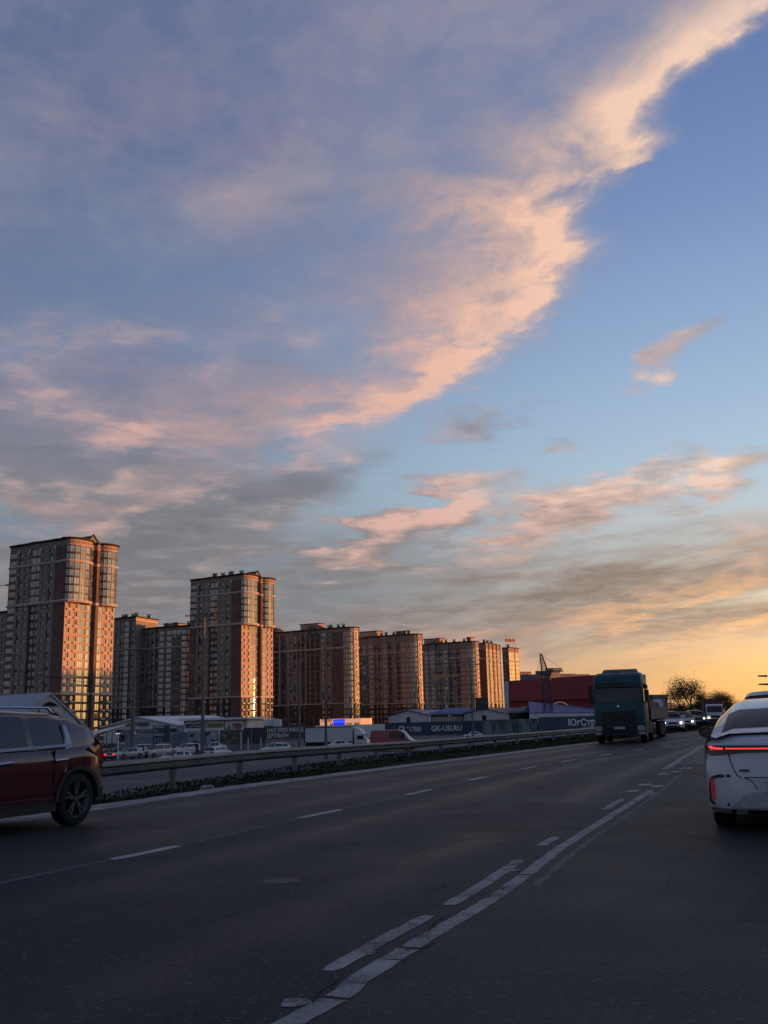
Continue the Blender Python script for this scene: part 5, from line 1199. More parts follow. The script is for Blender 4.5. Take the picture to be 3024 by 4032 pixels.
# ------------------------------------------------------------------ trees
def leaf(name, col):
    m = bpy.data.materials.get(name)
    if m: return m
    m = bpy.data.materials.new(name); m.use_nodes = True; t = m.node_tree; t.nodes.clear(); o = t.nodes.new('ShaderNodeOutputMaterial'); d = t.nodes.new('ShaderNodeBsdfDiffuse'); l = t.nodes.new('ShaderNodeBsdfTranslucent'); x = t.nodes.new('ShaderNodeMixShader')
    d.inputs[0].default_value = (*col, 1); l.inputs[0].default_value = (*[c * 1.5 for c in col], 1); x.inputs[0].default_value = .5; t.links.new(d.outputs[0], x.inputs[1]); t.links.new(l.outputs[0], x.inputs[2]); t.links.new(x.outputs[0], o.inputs[0]); return m
def tree(label, x, D, ytop, width, sparse, seed, z0=-1.0, group=None, ybase=None, mt=None, name='tree', cat='tree'):
    rr2 = random.Random(seed); p = gz(x, D); h = (2866 - .0244 * (x - 250) - ytop) / FPX * D + EYE - z0; W = width / FPX * D / 2; r = root(name, p, label, cat, group, z=z0)
    m = MB(); tips = []
    def limb(a, d, L, rd, lev):
        b = a + d * L; m.tube(a, b, rd, rd * .65, 5 if lev else 8, cap=False)
        if lev >= 4: tips.append(b); return
        tips.append(b) if lev >= 2 else None
        for _ in range(3 if lev < 3 else 2):
            v = Vector((rr2.gauss(0, 1), rr2.gauss(0, 1), rr2.uniform(.1, 1.1))).normalized(); limb(b, (d * .75 + v * .75).normalized(), L * rr2.uniform(.62, .82), rd * .6, lev + 1)
    limb(Vector((0, 0, 0)), Vector((0, 0, 1)), h * .26, max(.08, h * .018), 0)
    mx = max(t.z for t in tips); mw = max(abs(t.x) for t in tips) or 1; S = Vector((W / mw, W / mw, h * .96 / mx)); m.v = [(v[0] * S.x, v[1] * S.y, v[2] * S.z) for v in m.v]
    m.build('trunk', mat('bark', (.05, .04, .03), .9) if 'bark' not in bpy.data.materials else bpy.data.materials['bark'], r)
    c = MB(); per = int(3000 * sparse / len(tips)) + 1
    for t in tips:
        t = Vector((t.x * S.x, t.y * S.y, t.z * S.z)); cl = h * .085
        for _ in range(per):
            q = t + Vector((rr2.gauss(0, cl), rr2.gauss(0, cl), rr2.gauss(0, cl * .9))); s_ = h * rr2.uniform(.006, .019); u = Vector((rr2.gauss(0, 1), rr2.gauss(0, 1), rr2.gauss(0, 1))).normalized(); v = u.orthogonal().normalized()
            c.poly([q - u * s_, q - v * s_ * .6, q + u * s_, q + v * s_ * .6], 0 if rr2.random() < .6 else 1)
    c.build('crown', mt or [leaf('leaf_dark', (.05, .045, .02)), leaf('leaf_tan', (.20, .13, .06))], r)
    return r
tree('tallest loose tree on the right skyline, autumn leaves thinning at the top', 2728, 170, 2680, 140, 1.0, 4)
tree('smaller round tree at the left foot of the tallest skyline tree', 2684, 165, 2712, 84, 1.1, 8)
tree('bushy tree sloping down to the right of the tallest skyline tree', 2780, 168, 2730, 120, 1.4, 12)
tree('rounded tree behind the white delivery truck', 2832, 175, 2734, 110, 1.5, 15)
for i, (x, yt, w_) in enumerate(((2660, 2790, 60), (2700, 2778, 70), (2745, 2762, 90), (2790, 2765, 80), (2640, 2796, 50), (2840, 2768, 90), (2880, 2765, 90))):
    tree(['low dark shrub at the left end of the roadside thicket', 'low dark shrub under the small round tree', 'dense dark bush under the tallest skyline tree', 'dense dark bush left of the delivery truck', 'lowest shrub beside the utility pole', 'dark bush behind the delivery truck cab', 'dark bush hidden mostly by the white car'][i], x, 128 + 3 * i, yt, w_, 2.4, 30 + i, z0=-.6, name='bush', cat='bush')
hd = MB(); rh = random.Random(5)
for i in range(9000):
    t = rh.random(); a = gz(1240, 238).lerp(gz(1900, 246), t) if False else gz(2600, 118).lerp(gz(2960, 150), t); q = Vector((a.x + rh.gauss(0, .7), a.y + rh.gauss(0, .7), -.6 + abs(rh.gauss(0, 1)) * 1.15)); s_ = rh.uniform(.06, .16)
    u = Vector((rh.gauss(0, 1), rh.gauss(0, 1), rh.gauss(0, 1))).normalized(); v = u.orthogonal(); hd.poly([q - u * s_, q - v * s_ * .6, q + u * s_, q + v * s_ * .6], 0)
tag(hd.build('undergrowth', [bpy.data.materials['leaf_dark']]), 'dark undergrowth along the road bend behind the oncoming cars', 'undergrowth', kind='stuff')

# ------------------------------------------------------------------ vehicles
M_tyre = mat('tyre_rubber', (.012, .012, .013), .85, bump=.2, scale=6)
M_rim = mat('alloy_rim', (.22, .23, .24), .35, .8, var=.2, scale=4)
M_rimd = mat('alloy_rim_dusty', (.10, .105, .11), .5, .6, var=.3, scale=6)
M_cglass = mat('car_glass', (.010, .011, .012), .04, ior=1.55)
M_black = mat('black_plastic', (.014, .014, .015), .6)
M_chrome = mat('chrome_trim', (.55, .57, .6), .2, 1.0)
M_lampw = mat('lamp_lens', (.35, .37, .4), .12, .3)
M_lampon = mat('headlight_on', (1, 1, 1), .3, emit=(1.0, .93, .80), estr=3.5)
M_lampyel = mat('headlight_warm', (1, 1, 1), .3, emit=(1.0, .80, .35), estr=5)
M_tail = mat('tail_lens_red', (.22, .012, .015), .15)
M_tailon = mat('tail_light_on', (.5, .02, .02), .3, emit=(1.0, .045, .05), estr=1.6)
M_plate = mat('number_plate', (.45, .45, .45), .5)
M_under = mat('underbody', (.010, .010, .011), .9)
PAINTS = {}
def paint_of(name, col, metal=.1, rough=.3):
    if name not in PAINTS: PAINTS[name] = mat('car_paint_' + name, col, rough, metal, coat=.6, var=.06, scale=2.0)
    return PAINTS[name]
def interp(pts, x):
    if x <= pts[0][0]: return pts[0][1]
    for (a, u), (b, v) in zip(pts, pts[1:]):
        if x <= b:
            t = (x - a) / max(1e-9, b - a); t = t * t * (3 - 2 * t) * .5 + t * .5; return u + (v - u) * t
    return pts[-1][1]
WH = {}
def wheel_mesh(rt, rr_, wd, spokes, dusty):
    key = (rt, rr_, wd, spokes, dusty)
    if key in WH: return WH[key]
    m = MB(); n = 28; rings = []
    for (y, r_) in ((0, rr_), (0, rt * .93), (wd * .12, rt), (wd * .88, rt), (wd, rt * .93), (wd, rr_)):
        rings.append([(r_ * math.cos(2 * math.pi * i / n), -y, r_ * math.sin(2 * math.pi * i / n)) for i in range(n)])
    m.loft(rings, 0, caps=False); tyre = m.mesh('tyre', M_tyre, 50)
    m = MB(); rings = []
    for (y, r_) in ((-.002, rr_ * 1.02), (.02, rr_ * .95), (.10, rr_ * .88)): rings.append([(r_ * math.cos(2 * math.pi * i / n), -y, r_ * math.sin(2 * math.pi * i / n)) for i in range(n)])
    m.loft(rings, 0, caps=False); m.poly([(rr_ * .9 * math.cos(2 * math.pi * i / n), -.11, rr_ * .9 * math.sin(2 * math.pi * i / n)) for i in range(n)], 1)
    for k in range(spokes):
        for da in (-.16, .16):
            a = 2 * math.pi * k / spokes + math.pi / 2; c0, c1 = a + da * .35, a + da; p = Vector((math.cos(c0), 0, math.sin(c0))) * rr_ * .16; q = Vector((math.cos(c1), 0, math.sin(c1))) * rr_ * .96
            d = (q - p).normalized(); s_ = Vector((-d.z, 0, d.x)) * rr_ * .06
            m.hexa([p - s_ + Vector((0, -.05, 0)), q - s_ + Vector((0, -.03, 0)), q + s_ + Vector((0, -.03, 0)), p + s_ + Vector((0, -.05, 0)), p - s_ + Vector((0, -.015, 0)), q - s_ + Vector((0, -.004, 0)), q + s_ + Vector((0, -.004, 0)), p + s_ + Vector((0, -.015, 0))], 0)
    m.tube((0, -.06, 0), (0, -.005, 0), rr_ * .2, rr_ * .16, 12, 0)
    rim = m.mesh('rim', [M_rimd if dusty else M_rim, M_dark], 40); WH[key] = (tyre, rim); return WH[key]
def put_wheel(root_, x, y, r, rr_, wd, side, spokes=5, dusty=False):
    """wheel part at (x, y) whose outer face looks to side (+1 left, -1 right); tyre and rim are its pieces"""
    w_ = bpy.data.objects.new('wheel', None); COL.objects.link(w_); w_.parent = root_; w_.location = (x, y, r); w_.rotation_euler = (0, 0, 0 if side > 0 else math.pi); w_.empty_display_size = .1
    t_, m_ = wheel_mesh(r, rr_, wd, spokes, dusty); link('tyre', t_, w_); link('rim', m_, w_)
def car(label, pos, heading, L=4.5, W=1.8, H=1.48, paint=None, kind='sedan', name='parked_car', cat='car', group=None, z=GZ, lights=False, tails=False, wr=.32, clad=False, dusty=False, plates=True, detail=False, rails=False, wrear=None, rov=None, cabo=None):
    """x forward, y left, z up, origin on the ground under the middle"""
    r = empty(name, (pos[0], pos[1], z), math.pi / 2 - heading); tag(r, label, cat, group)
    hl = L / 2; clr = .20 if kind != 'suv' else .24
    hood = {'sedan': .90, 'hatch': .95, 'suv': 1.06, 'minivan': 1.05, 'van': 1.15, 'wagon': .92}[kind] * (H / {'sedan': 1.45, 'hatch': 1.5, 'suv': 1.66, 'minivan': 1.75, 'van': 2.2, 'wagon': 1.5}[kind])
    belt = hood + {'sedan': .03, 'hatch': .04, 'suv': .06, 'minivan': .05, 'van': .15, 'wagon': .03}[kind]
    trunk = {'sedan': belt + .04, 'hatch': belt + .02, 'suv': belt + .04, 'minivan': belt, 'van': belt, 'wagon': belt}[kind]
    top = [(-hl, trunk - .22), (-hl + .06, trunk - .03), (-hl + .3, trunk), (-hl * .25, belt), (hl * .3, belt), (hl * .42, hood + .02), (hl * .8, hood - .09), (hl - .12, hood - .22), (hl, hood - .42)]
    if kind in ('minivan', 'van'): top = [(-hl, trunk - .1), (-hl + .06, trunk), (hl * .45, belt), (hl * .62, hood), (hl - .15, hood - .15), (hl, hood - .4)]
    rw, fw = -hl + (rov or L * .205), hl - L * .19; ra = wr * 1.16
    cab = {'sedan': [(-hl * .74, 0), (-hl * .36, .93), (-hl * .05, 1), (hl * .16, .96), (hl * .50, 0)], 'hatch': [(-hl * .95, 0), (-hl * .80, .72), (-hl * .3, .98), (hl * .12, .97), (hl * .52, 0)],
           'suv': [(-hl * .96, 0), (-hl * .80, .80), (-hl * .55, .96), (-hl * .1, 1), (hl * .14, .96), (hl * .50, 0)], 'minivan': [(-hl * .98, 0), (-hl * .93, .85), (-hl * .8, .98), (0, 1), (hl * .30, .95), (hl * .68, 0)],
           'van': [(-hl * .995, 0), (-hl * .985, .9), (-hl * .9, 1), (hl * .18, 1), (hl * .36, .90), (hl * .78, 0)], 'wagon': [(-hl * .96, 0), (-hl * .84, .8), (-hl * .6, .97), (0, 1), (hl * .14, .96), (hl * .5, 0)]}[kind]
    if cabo: cab = [(hl * a_, b_) for a_, b_ in cabo]
    def wid(x):
        q = abs(x) / hl; return W / 2 * (1 - .16 * max(0, (q - .72) / .28) ** 2.2)
    xs = sorted(set([-hl + L * i / 60 for i in range(61)] + [rw + ra * math.cos(math.pi * i / 10) for i in range(11)] + [fw + ra * math.cos(math.pi * i / 10) for i in range(11)]))
    m = MB(); rings = []
    for x in xs:
        zb = clr + .12 * max(0, (abs(x) / hl - .8) / .2) ** 2
        for c in (rw, fw):
            if abs(x - c) < ra: zb = max(zb, wr + math.sqrt(max(0, ra * ra - (x - c) ** 2)) - .01)
        zt = interp(top, x); w_ = wid(x); mid = .55 * zt + .45 * clr
        half = [(w_ * .90, zb), (w_ * .985, max(zb, clr + .10)), (w_, max(zb, mid * .75)), (w_ * .985, max(zb + .01, mid)), (w_ * 1.0, max(zb + .02, zt - .20)), (w_ * .965, max(zb + .03, zt - .06)), (w_ * .90, max(zb + .035, zt)), (w_ * .45, max(zb + .04, zt + .015))]
        rings.append([(x, y, z_) for y, z_ in half] + [(x, -y, z_) for y, z_ in reversed(half)])
    nR = len(rings[0])
    def mf(i, j):
        if j in (nR - 1,): return 1
        if clad and (j in (0, nR - 2)): return 1
        return 0
    m.loft(rings, 0, mf=mf); m.build('body', [paint, M_black], r, smooth=38)
    # cabin: roof and pillars, glass between
    nst = 34; x0, x1 = cab[0][0], cab[-1][0]; rings = []; xsC = sorted(set([x0 + (x1 - x0) * i / nst for i in range(nst + 1)] + [c[0] for c in cab]))
    for x in xsC:
        f = interp(cab, x); zt = interp(top, x) + .0 + (H - belt) * f; zb = min(interp(top, x), belt) - .05; wb = wid(x) * .93; wt = W / 2 * (.93 - .21 * f) if kind != 'van' else W / 2 * (.95 - .10 * f)
        a = (zt - zb); half = [(wb, zb), (wb * .99, zb + .07), (wb + (wt - wb) * .85, zb + a * .84), (wt - .02, zb + a * .93), (wt - .12, zb + a * .985), (wt * .4, zt + .01)]
        rings.append([(x, y, z_) for y, z_ in half] + [(x, -y, z_) for y, z_ in reversed(half)])
    nR = len(rings[0]); parts = {}
    xf = [c for c in cab if c[1] > .9][-1][0]; xr = [c for c in cab if c[1] > .68][0][0]
    pil = [xf - (xf - xr) * t for t in ((.02, .47, .53, .95) if L < 4.9 else (.02, .33, .38, .68, .72, .96))]
    for i in range(len(rings) - 1):
        xm = (xsC[i] + xsC[i + 1]) / 2
        for j in range(nR - 1):
            k_ = 'cabin'
            if j in (1, nR - 3):
                if xm > xf + .02 or xm < xr: k_ = 'cabin'
                k_ = 'side_window'
                if pil[1] > xm > pil[2] or (wrear is not None and xm < wrear) or xm < pil[3] - (0 if kind != 'sedan' else .1) or (xm > xf + (x1 - xf) * .55): k_ = 'cabin'
                if kind == 'van' and xm < xf - 1.2: k_ = 'cabin'
            if j in (2, 3, 4, 5, 6, 7, 8) and j not in (1, nR - 3):
                if xm > xf: k_ = 'windshield' if 3 <= j <= nR - 5 else 'cabin'
                elif xm < xr and kind != 'van': k_ = 'rear_window' if 3 <= j <= nR - 5 else 'cabin'
            if kind in ('suv', 'hatch', 'wagon', 'minivan') and xm < xr and k_ == 'rear_window' and False: pass
            if k_ == 'side_window': k_ = 'side_window' if j == 1 else 'side_window_right'
            mb = parts.setdefault(k_, MB()); mb.poly([rings[i][j], rings[i][j + 1], rings[i + 1][j + 1], rings[i + 1][j]])
    for k_, mb in parts.items(): mb.build('side_window' if k_ == 'side_window_right' else k_, paint if k_ == 'cabin' else M_cglass, r, smooth=45)
    # wheels
    for x in (rw, fw):
        for s_ in (1, -1): put_wheel(r, x, s_ * (W / 2 - .02), wr, wr * .68, .21, s_, dusty=dusty)
    m = MB(); m.box(-hl + .3, hl - .3, -W / 2 + .12, W / 2 - .12, clr + .02, clr + .3); m.build('underbody', M_under, r)
    zf = hood - .30; wf = wid(hl) 
    for s_ in (1, -1):
        m = MB(); y0, y1 = s_ * (wf - .02), s_ * (wf - .42); m.hexa([(hl - .12, min(y0, y1), zf - .06), (hl + .012, min(y0, y1), zf - .06), (hl + .012, max(y0, y1), zf - .06), (hl - .12, max(y0, y1), zf - .06), (hl - .2, min(y0, y1), zf + .09), (hl - .03, min(y0, y1), zf + .09), (hl - .03, max(y0, y1), zf + .09), (hl - .2, max(y0, y1), zf + .09)])
        m.build('headlight', M_lampw, r)
        if lights: m = MB(); m.tube((hl - .02, s_ * (wf - .18), zf + .02), (hl + .03, s_ * (wf - .18), zf + .02), .085, n=12); m.build('headlamp_bulb', M_lampon, r)
        zt_ = trunk - .24; m = MB(); m.box(-hl - .012, -hl + .22, min(s_ * (wf - .0), s_ * (wf - .34)), max(s_ * (wf + .012), s_ * (wf - .34)), zt_ - .07, zt_ + .10); m.build('tail_light', M_tailon if tails else M_tail, r)
        m = MB(); m.hexa([(hl * .36, s_ * W * .46, belt + .02), (hl * .36 + .14, s_ * W * .46, belt + .02), (hl * .36 + .10, s_ * (W * .46 + .24), belt + .04), (hl * .36, s_ * (W * .46 + .24), belt + .04), (hl * .36, s_ * W * .46, belt + .15), (hl * .36 + .1, s_ * W * .46, belt + .14), (hl * .36 + .06, s_ * (W * .46 + .23), belt + .18), (hl * .36, s_ * (W * .46 + .24), belt + .19)]); m.build('mirror', paint if s_ else M_black, r)
    m = MB(); m.box(hl - .06, hl + .018, -wf + .45, wf - .45, zf - .14, zf + .07); m.box(hl - .1, hl + .02, -wf + .25, wf - .25, clr + .08, clr + .24); m.build('grille', M_black, r)
    if plates:
        m = MB(); m.box(hl - .02, hl + .03, -.26, .26, clr + .26, clr + .37); m.build('number_plate', M_plate, r)
        m = MB(); m.box(-hl - .022, -hl + .02, -.26, .26, trunk - .42, trunk - .31); m.build('number_plate', M_plate, r)
    if rails:
        for s_ in (1, -1):
            m = MB(); pts = [(-hl * .55, H - .04), (-hl * .5, H + .03), (hl * .0, H + .035), (hl * .1, H - .02)]
            for a, b in zip(pts, pts[1:]): m.tube((a[0], s_ * W * .335, a[1]), (b[0], s_ * W * .335, b[1]), .018, n=6)
            m.build('roof_rail', M_chrome, r)
    return r, dict(hl=hl, belt=belt, hood=hood, trunk=trunk, rw=rw, fw=fw, ra=ra, wid=wid, cab=cab, clr=clr, W=W, H=H)
WHITE = paint_of('white', (.50, .52, .55), .0); SILVER = paint_of('silver', (.28, .30, .32), .5, .35); GREYP = paint_of('grey', (.12, .13, .14), .5); BLACKP = paint_of('black', (.012, .013, .016), .2, .25)
REDP = paint_of('red', (.075, .004, .008), .0, .24); RED2 = paint_of('van_red', (.22, .012, .016), .1); BEIGE = paint_of('beige', (.36, .37, .37), .4, .35)
def lot(label, x, y, head, **k):
    p = gp(x, y, GZ); return car(label, (p.x, p.y), rad(head), group='cars standing in the lot beyond the guard rail', **k)
def face(x, offs):                     # heading that makes the car point offs degrees right of straight at the camera
    return math.degrees(math.atan2(x - 1512, FPX)) + 180 + offs
lot('black car at the left end of the lot with one red tail light on', 405, 2993, face(405, 160), kind='sedan', L=4.7, paint=BLACKP, tails=True)
lot('silver sedan with a raised boot line next to the tallest white post', 505, 2987, face(505, 55), kind='sedan', L=4.5, paint=SILVER)
lot('dark grey sedan behind the silver sedan, mostly hidden', 470, 2962, face(470, 45), kind='sedan', L=4.4, paint=GREYP)
lot('white sedan at the back left of the lot', 425, 2947, face(425, 110), kind='sedan', L=4.4, paint=WHITE)
lot('small pale car behind the red car light, furthest left in the lot', 385, 2950, face(385, 100), kind='hatch', L=4.0, paint=SILVER)
lot('white crossover parked behind the person in dark clothes', 545, 2972, face(545, 60), kind='suv', L=4.3, H=1.6, paint=WHITE)
lot('black estate car between the person and the minivan', 598, 2962, face(598, 80), kind='wagon', L=4.6, paint=BLACKP)
lot('beige minivan facing the road in the middle of the lot', 618, 2981, face(618, 48), kind='minivan', L=4.4, W=1.72, H=1.78, paint=BEIGE)
lot('white sport utility car with its front turned left, beside the tall mast', 733, 2972, face(733, 52), kind='suv', L=4.6, W=1.88, H=1.68, paint=WHITE, wr=.36)
lot('white hatchback cut off by the guard rail', 688, 3009, face(688, 48), kind='hatch', L=4.1, H=1.5, paint=WHITE)
lot('white car behind the black railing', 838, 2958, face(838, 75), kind='sedan', L=4.3, paint=WHITE)
lot('white liftback seen from behind right of the tall mast', 858, 2984, face(858, 215), kind='hatch', L=4.4, H=1.5, paint=WHITE)
lot('white four-wheel drive with a roof rack below the slate banner', 1085, 2972, face(1085, 52), kind='suv', L=4.2, H=1.62, paint=WHITE, rails=True)
lot('low white car behind the guard rail below the box truck', 1332, 2952, face(1332, 70), kind='sedan', L=4.4, paint=WHITE)
lot('white car behind the guard rail left of the thin black pole', 1865, 2908, face(1865, 80), kind='sedan', L=4.4, paint=WHITE)
lot('dark car behind the guard rail below the red van', 1500, 2947, face(1500, 85), kind='sedan', L=4.5, paint=GREYP)
# red van and box truck in the lot
p = gz(1552, 144); car('red van with a pale curved windscreen behind the guard rail', (p.x, p.y), rad(face(1545, -72)), L=6.8, W=2.1, H=2.95, paint=RED2, kind='van', name='delivery_van', cat='van', wr=.38)
p = gz(1332, 165); h_ = rad(face(1325, -76)); r = tag(empty('box_truck', (p.x, p.y, GZ), math.pi / 2 - h_), 'white box truck with a rounded cab fairing behind the guard rail', 'truck')
m = MB(); m.box(-4.6, 2.2, -1.2, 1.2, 1.05, 3.65); m.build('cargo_box', M_white, r)
m = MB(); 
for a in ((-4.66, -4.5, -1.26, 1.26, 1.0, 3.7), (-4.5, 2.2, 1.18, 1.26, 3.6, 3.7), (-4.5, 2.2, 1.18, 1.26, 1.0, 1.12), (-4.5, 2.2, -1.26, -1.18, 3.6, 3.7), (-4.5, 2.2, -1.26, -1.18, 1.0, 1.12)): m.box(*a)
m.build('edge_rail', M_black, r)
m = MB(); rg = []
for x, zb, zt, w_ in ((2.45, .55, 2.35, 1.05), (2.6, .5, 2.45, 1.1), (3.3, .5, 2.45, 1.1), (3.9, .5, 1.9, 1.08), (4.2, .5, 1.35, 1.05), (4.3, .55, 1.1, 1.0)): rg.append([(x, -w_, zb), (x, w_, zb), (x, w_, zt - .15), (x, w_ * .85, zt), (x, -w_ * .85, zt), (x, -w_, zt - .15)])
m.loft(rg); m.build('cab', WHITE, r, smooth=35)
m = MB(); rg = []
for x, zt in ((2.5, 3.55), (2.9, 3.45), (3.4, 3.0), (3.7, 2.4)): rg.append([(x, -1.0, 2.3), (x, 1.0, 2.3), (x, .9, zt), (x, -.9, zt)])
m.loft(rg); m.build('roof_fairing', M_whiteb, r, smooth=35)
for s_ in (1, -1):
    m = MB(); m.box(2.9, 3.75, min(s_ * 1.1, s_ * 1.125), max(s_ * 1.1, s_ * 1.125), 1.45, 2.1); m.build('side_window', M_cglass, r)
m = MB(); m.poly([(3.36, -.95, 2.42), (3.93, -1.0, 1.92), (4.215, -1.0, 1.38), (4.215, 1.0, 1.38), (3.93, 1.0, 1.92), (3.36, .95, 2.42)]); m.v = [(v[0] + .03, v[1], v[2] + .02) for v in m.v]; m.build('windshield', M_cglass, r)
m = MB(); m.box(-4.5, 3.9, -.9, .9, .5, 1.02); m.build('chassis', M_under, r)
for x in (-3.0, 3.35):
    for s_ in (1, -1): put_wheel(r, x, s_ * 1.12, .42, .26, .28, s_)
r.scale = (1.2, 1.1, .94)

# ------------------------------------------------------------------ red car at the left, close
fw_ = rad(203.0); f = Vector((math.sin(fw_), math.cos(fw_))); lf = Vector((-f.y, f.x)); con = gp(284, 3250).xy
Ls = 4.38; hl = Ls / 2; rwx = -hl + .70; ctr = con - lf * .86 - f * rwx
r, g_ = car('dark red sport utility car passing on the left, cut off by the picture edge', (ctr.x, ctr.y), fw_, L=Ls, W=1.90, H=1.66, paint=REDP, kind='suv', name='red_car', cat='car', z=0, wr=.375, clad=True, dusty=True, rails=True, wrear=rwx + .22, rov=.70, cabo=[(-.97, 0), (-.80, .52), (-.62, .80), (-.45, .93), (-.1, 1), (.14, .96), (.5, 0)])
hw = .95; bl = g_['belt']
def side_strip(name, pts, m_, y=hw + .004, t=.02):
    """raised trim on the left flank: polygon in (x, z)"""
    Y = (lambda x, z_: y(x, z_)) if callable(y) else (lambda x, z_: min(y, y - .95 + g_['wid'](x)))
    mb = MB(); a = [(x, Y(x, z_), z_) for x, z_ in pts]; b = [(x, Y(x, z_) - t - .03, z_) for x, z_ in pts]; mb.poly(a); n = len(a)
    for i in range(n): j = (i + 1) % n; mb.poly([a[i], b[i], b[j], a[j]])
    return mb.build(name, m_, r)
side_strip('chrome_strip', [(hl * .5, bl - .05), (rwx + .14, bl + .01), (rwx + .14, bl + .05), (hl * .5, bl - .01)], mat('satin_strip', (.5, .54, .6), .3), y=.905)
side_strip('chrome_pillar', [(rwx + .26, bl - .03), (rwx + .12, bl + .0), (rwx + .125, bl + .16), (rwx + .18, bl + .30), (rwx + .235, bl + .33), (rwx + .225, bl + .16)], mat('satin_trim', (.42, .48, .56), .35), y=lambda x, z_: .905 - max(0, z_ - bl) * .30, t=.03)
for x_ in (rwx + .42, rwx + 1.5):
    m = MB(); m.tube((x_ - .13, hw + .035, bl - .165), (x_ + .13, hw + .035, bl - .18), .018, n=6); m.tube((x_ - .13, hw + .035, bl - .165), (x_ - .13, hw - .03, bl - .165), .015, n=5); m.tube((x_ + .13, hw + .035, bl - .18), (x_ + .13, hw - .03, bl - .18), .015, n=5); m.build('door_handle', M_chrome, r)
side_strip('tail_light', [(-hl + .03, bl - .06), (-hl + .16, bl - .01), (-hl + .50, bl - .02), (-hl + .36, bl - .10), (-hl + .14, bl - .24), (-hl + .02, bl - .34)], M_tail, y=lambda x, z_: g_['wid'](x) + .006, t=.06)
m = MB(); m.box(-hl - .02, -hl + .06, .45, .80, bl - .22, bl - .06); m.build('tail_lens', M_lampw, r)
side_strip('fuel_door', [(-hl + .44, bl - .16), (-hl + .62, bl - .15), (-hl + .62, bl - .34), (-hl + .52, bl - .38), (-hl + .44, bl - .30)], REDP, y=hw + .002, t=.003)
m = MB()
for x_ in (rwx + .52, rwx + 1.62):                                               # door gaps
    m.box(x_, x_ + .008, hw - .03, hw + .0015, .36, bl - .03)
m.box(rwx + .52, 1.3, hw - .03, hw + .0015, .36, .368); m.build('door_gap', M_dark, r)
m = MB(); K = 14; cx2 = rwx
for i in range(K):                                                   # wheel-arch cladding
    a0, a1 = math.pi * i / K, math.pi * (i + 1) / K; R0, R1 = g_['ra'] - .005, g_['ra'] + .055; P_ = lambda R, a: (cx2 + R * math.cos(a), hw + .012, .365 + R * math.sin(a))
    m.poly([P_(R0, a0), P_(R1, a0), P_(R1, a1), P_(R0, a1)]); m.poly([P_(R0, a0), P_(R0, a1), (P_(R0, a1)[0], hw - .2, P_(R0, a1)[2]), (P_(R0, a0)[0], hw - .2, P_(R0, a0)[2])])
m.build('arch_trim', M_black, r)
side_strip('sill_trim', [(rwx + .45, .24), (1.0, .24), (1.0, .40), (rwx + .45, .40)], M_black, y=hw - .005)
side_strip('sill_strip', [(rwx + .5, .405), (1.0, .405), (1.0, .44), (rwx + .5, .44)], REDP, y=hw + .006, t=.01)
m = MB(); m.box(-hl - .03, -hl + .25, -.78, .80, .30, .50); m.build('rear_bumper', M_black, r)
m = MB(); m.box(-hl - .035, -hl, .58, .76, .42, .50); m.build('rear_reflector', M_tail, r)

# ------------------------------------------------------------------ white car at the right, seen from behind
hd_ = rad(22.2); f = Vector((math.sin(hd_), math.cos(hd_))); lf = Vector((-f.y, f.x)); con = gp(2822, 3247).xy
Lw, Ww = 4.7, 1.90; hl = Lw / 2; ctr = con - lf * (Ww / 2 - .02) + f * (hl - .92)
WP = paint_of('pearl', (.56, .58, .62), .0, .28)
r = tag(empty('white_car', (ctr.x, ctr.y, 0), math.pi / 2 - hd_), 'white coupe-backed car braking ahead at the right edge with a full-width red light bar', 'car')
rings = []; NZ = [(.20, .86, .10), (.27, .93, .0), (.33, .945, -.02), (.46, .945, -.015), (.60, .95, -.01), (.70, .955, .0), (.80, .955, .03), (.87, .95, .05), (.95, .945, .045), (1.02, .93, .06), (1.08, .885, .13), (1.115, .83, .22)]
def rear_x(y, i):
    z_, w_, x_ = NZ[i]; q = abs(y) / w_; return -hl + x_ + .30 * q ** 5 + .05 * q * q
m = MB(); M_ = 24; grid = []
for i, (z_, w_, x_) in enumerate(NZ): grid.append([(rear_x(w_ * (2 * j / M_ - 1), i), w_ * (2 * j / M_ - 1), z_) for j in range(M_ + 1)])
for i in range(len(grid) - 1):
    for j in range(M_): m.poly([grid[i][j + 1], grid[i][j], grid[i + 1][j], grid[i + 1][j + 1]])
# flanks forward, with a rear wheel arch
rwx = -hl + .92; fwx = hl - .88; ra = .40; xs = sorted(set([-hl + .36 + (Lw - .45) * i / 46 for i in range(47)] + [c + ra * math.cos(math.pi * i / 10) for c in (rwx, fwx) for i in range(11)]))
for s_ in (1, -1):
    prev = [(g[M_ if s_ > 0 else 0]) for g in grid]
    for x in xs:
        col = []
        for (z_, w_, x_) in NZ:
            zz = z_; k = max(0, (x - hl + .9) / .9)
            for c in (rwx, fwx):
                if abs(x - c) < ra: zz = max(zz, .35 + math.sqrt(max(0, ra * ra - (x - c) ** 2)))
            zz = max(zz, z_) if z_ < .7 else z_
            w2 = w_ + (.955 - w_) * min(1, max(0, (x + hl) / .6)) * (.3 if z_ > 1.05 else .8); w2 *= (1 - .18 * k * k)
            col.append((x, s_ * w2, zz if z_ < .7 else (z_ if k == 0 else z_ * (1 - .22 * k))))
        for a in range(len(col) - 1): m.poly([prev[a], col[a], col[a + 1], prev[a + 1]] if s_ < 0 else [col[a], prev[a], prev[a + 1], col[a + 1]])
        prev = col
m.build('body', [WP], r, smooth=32)
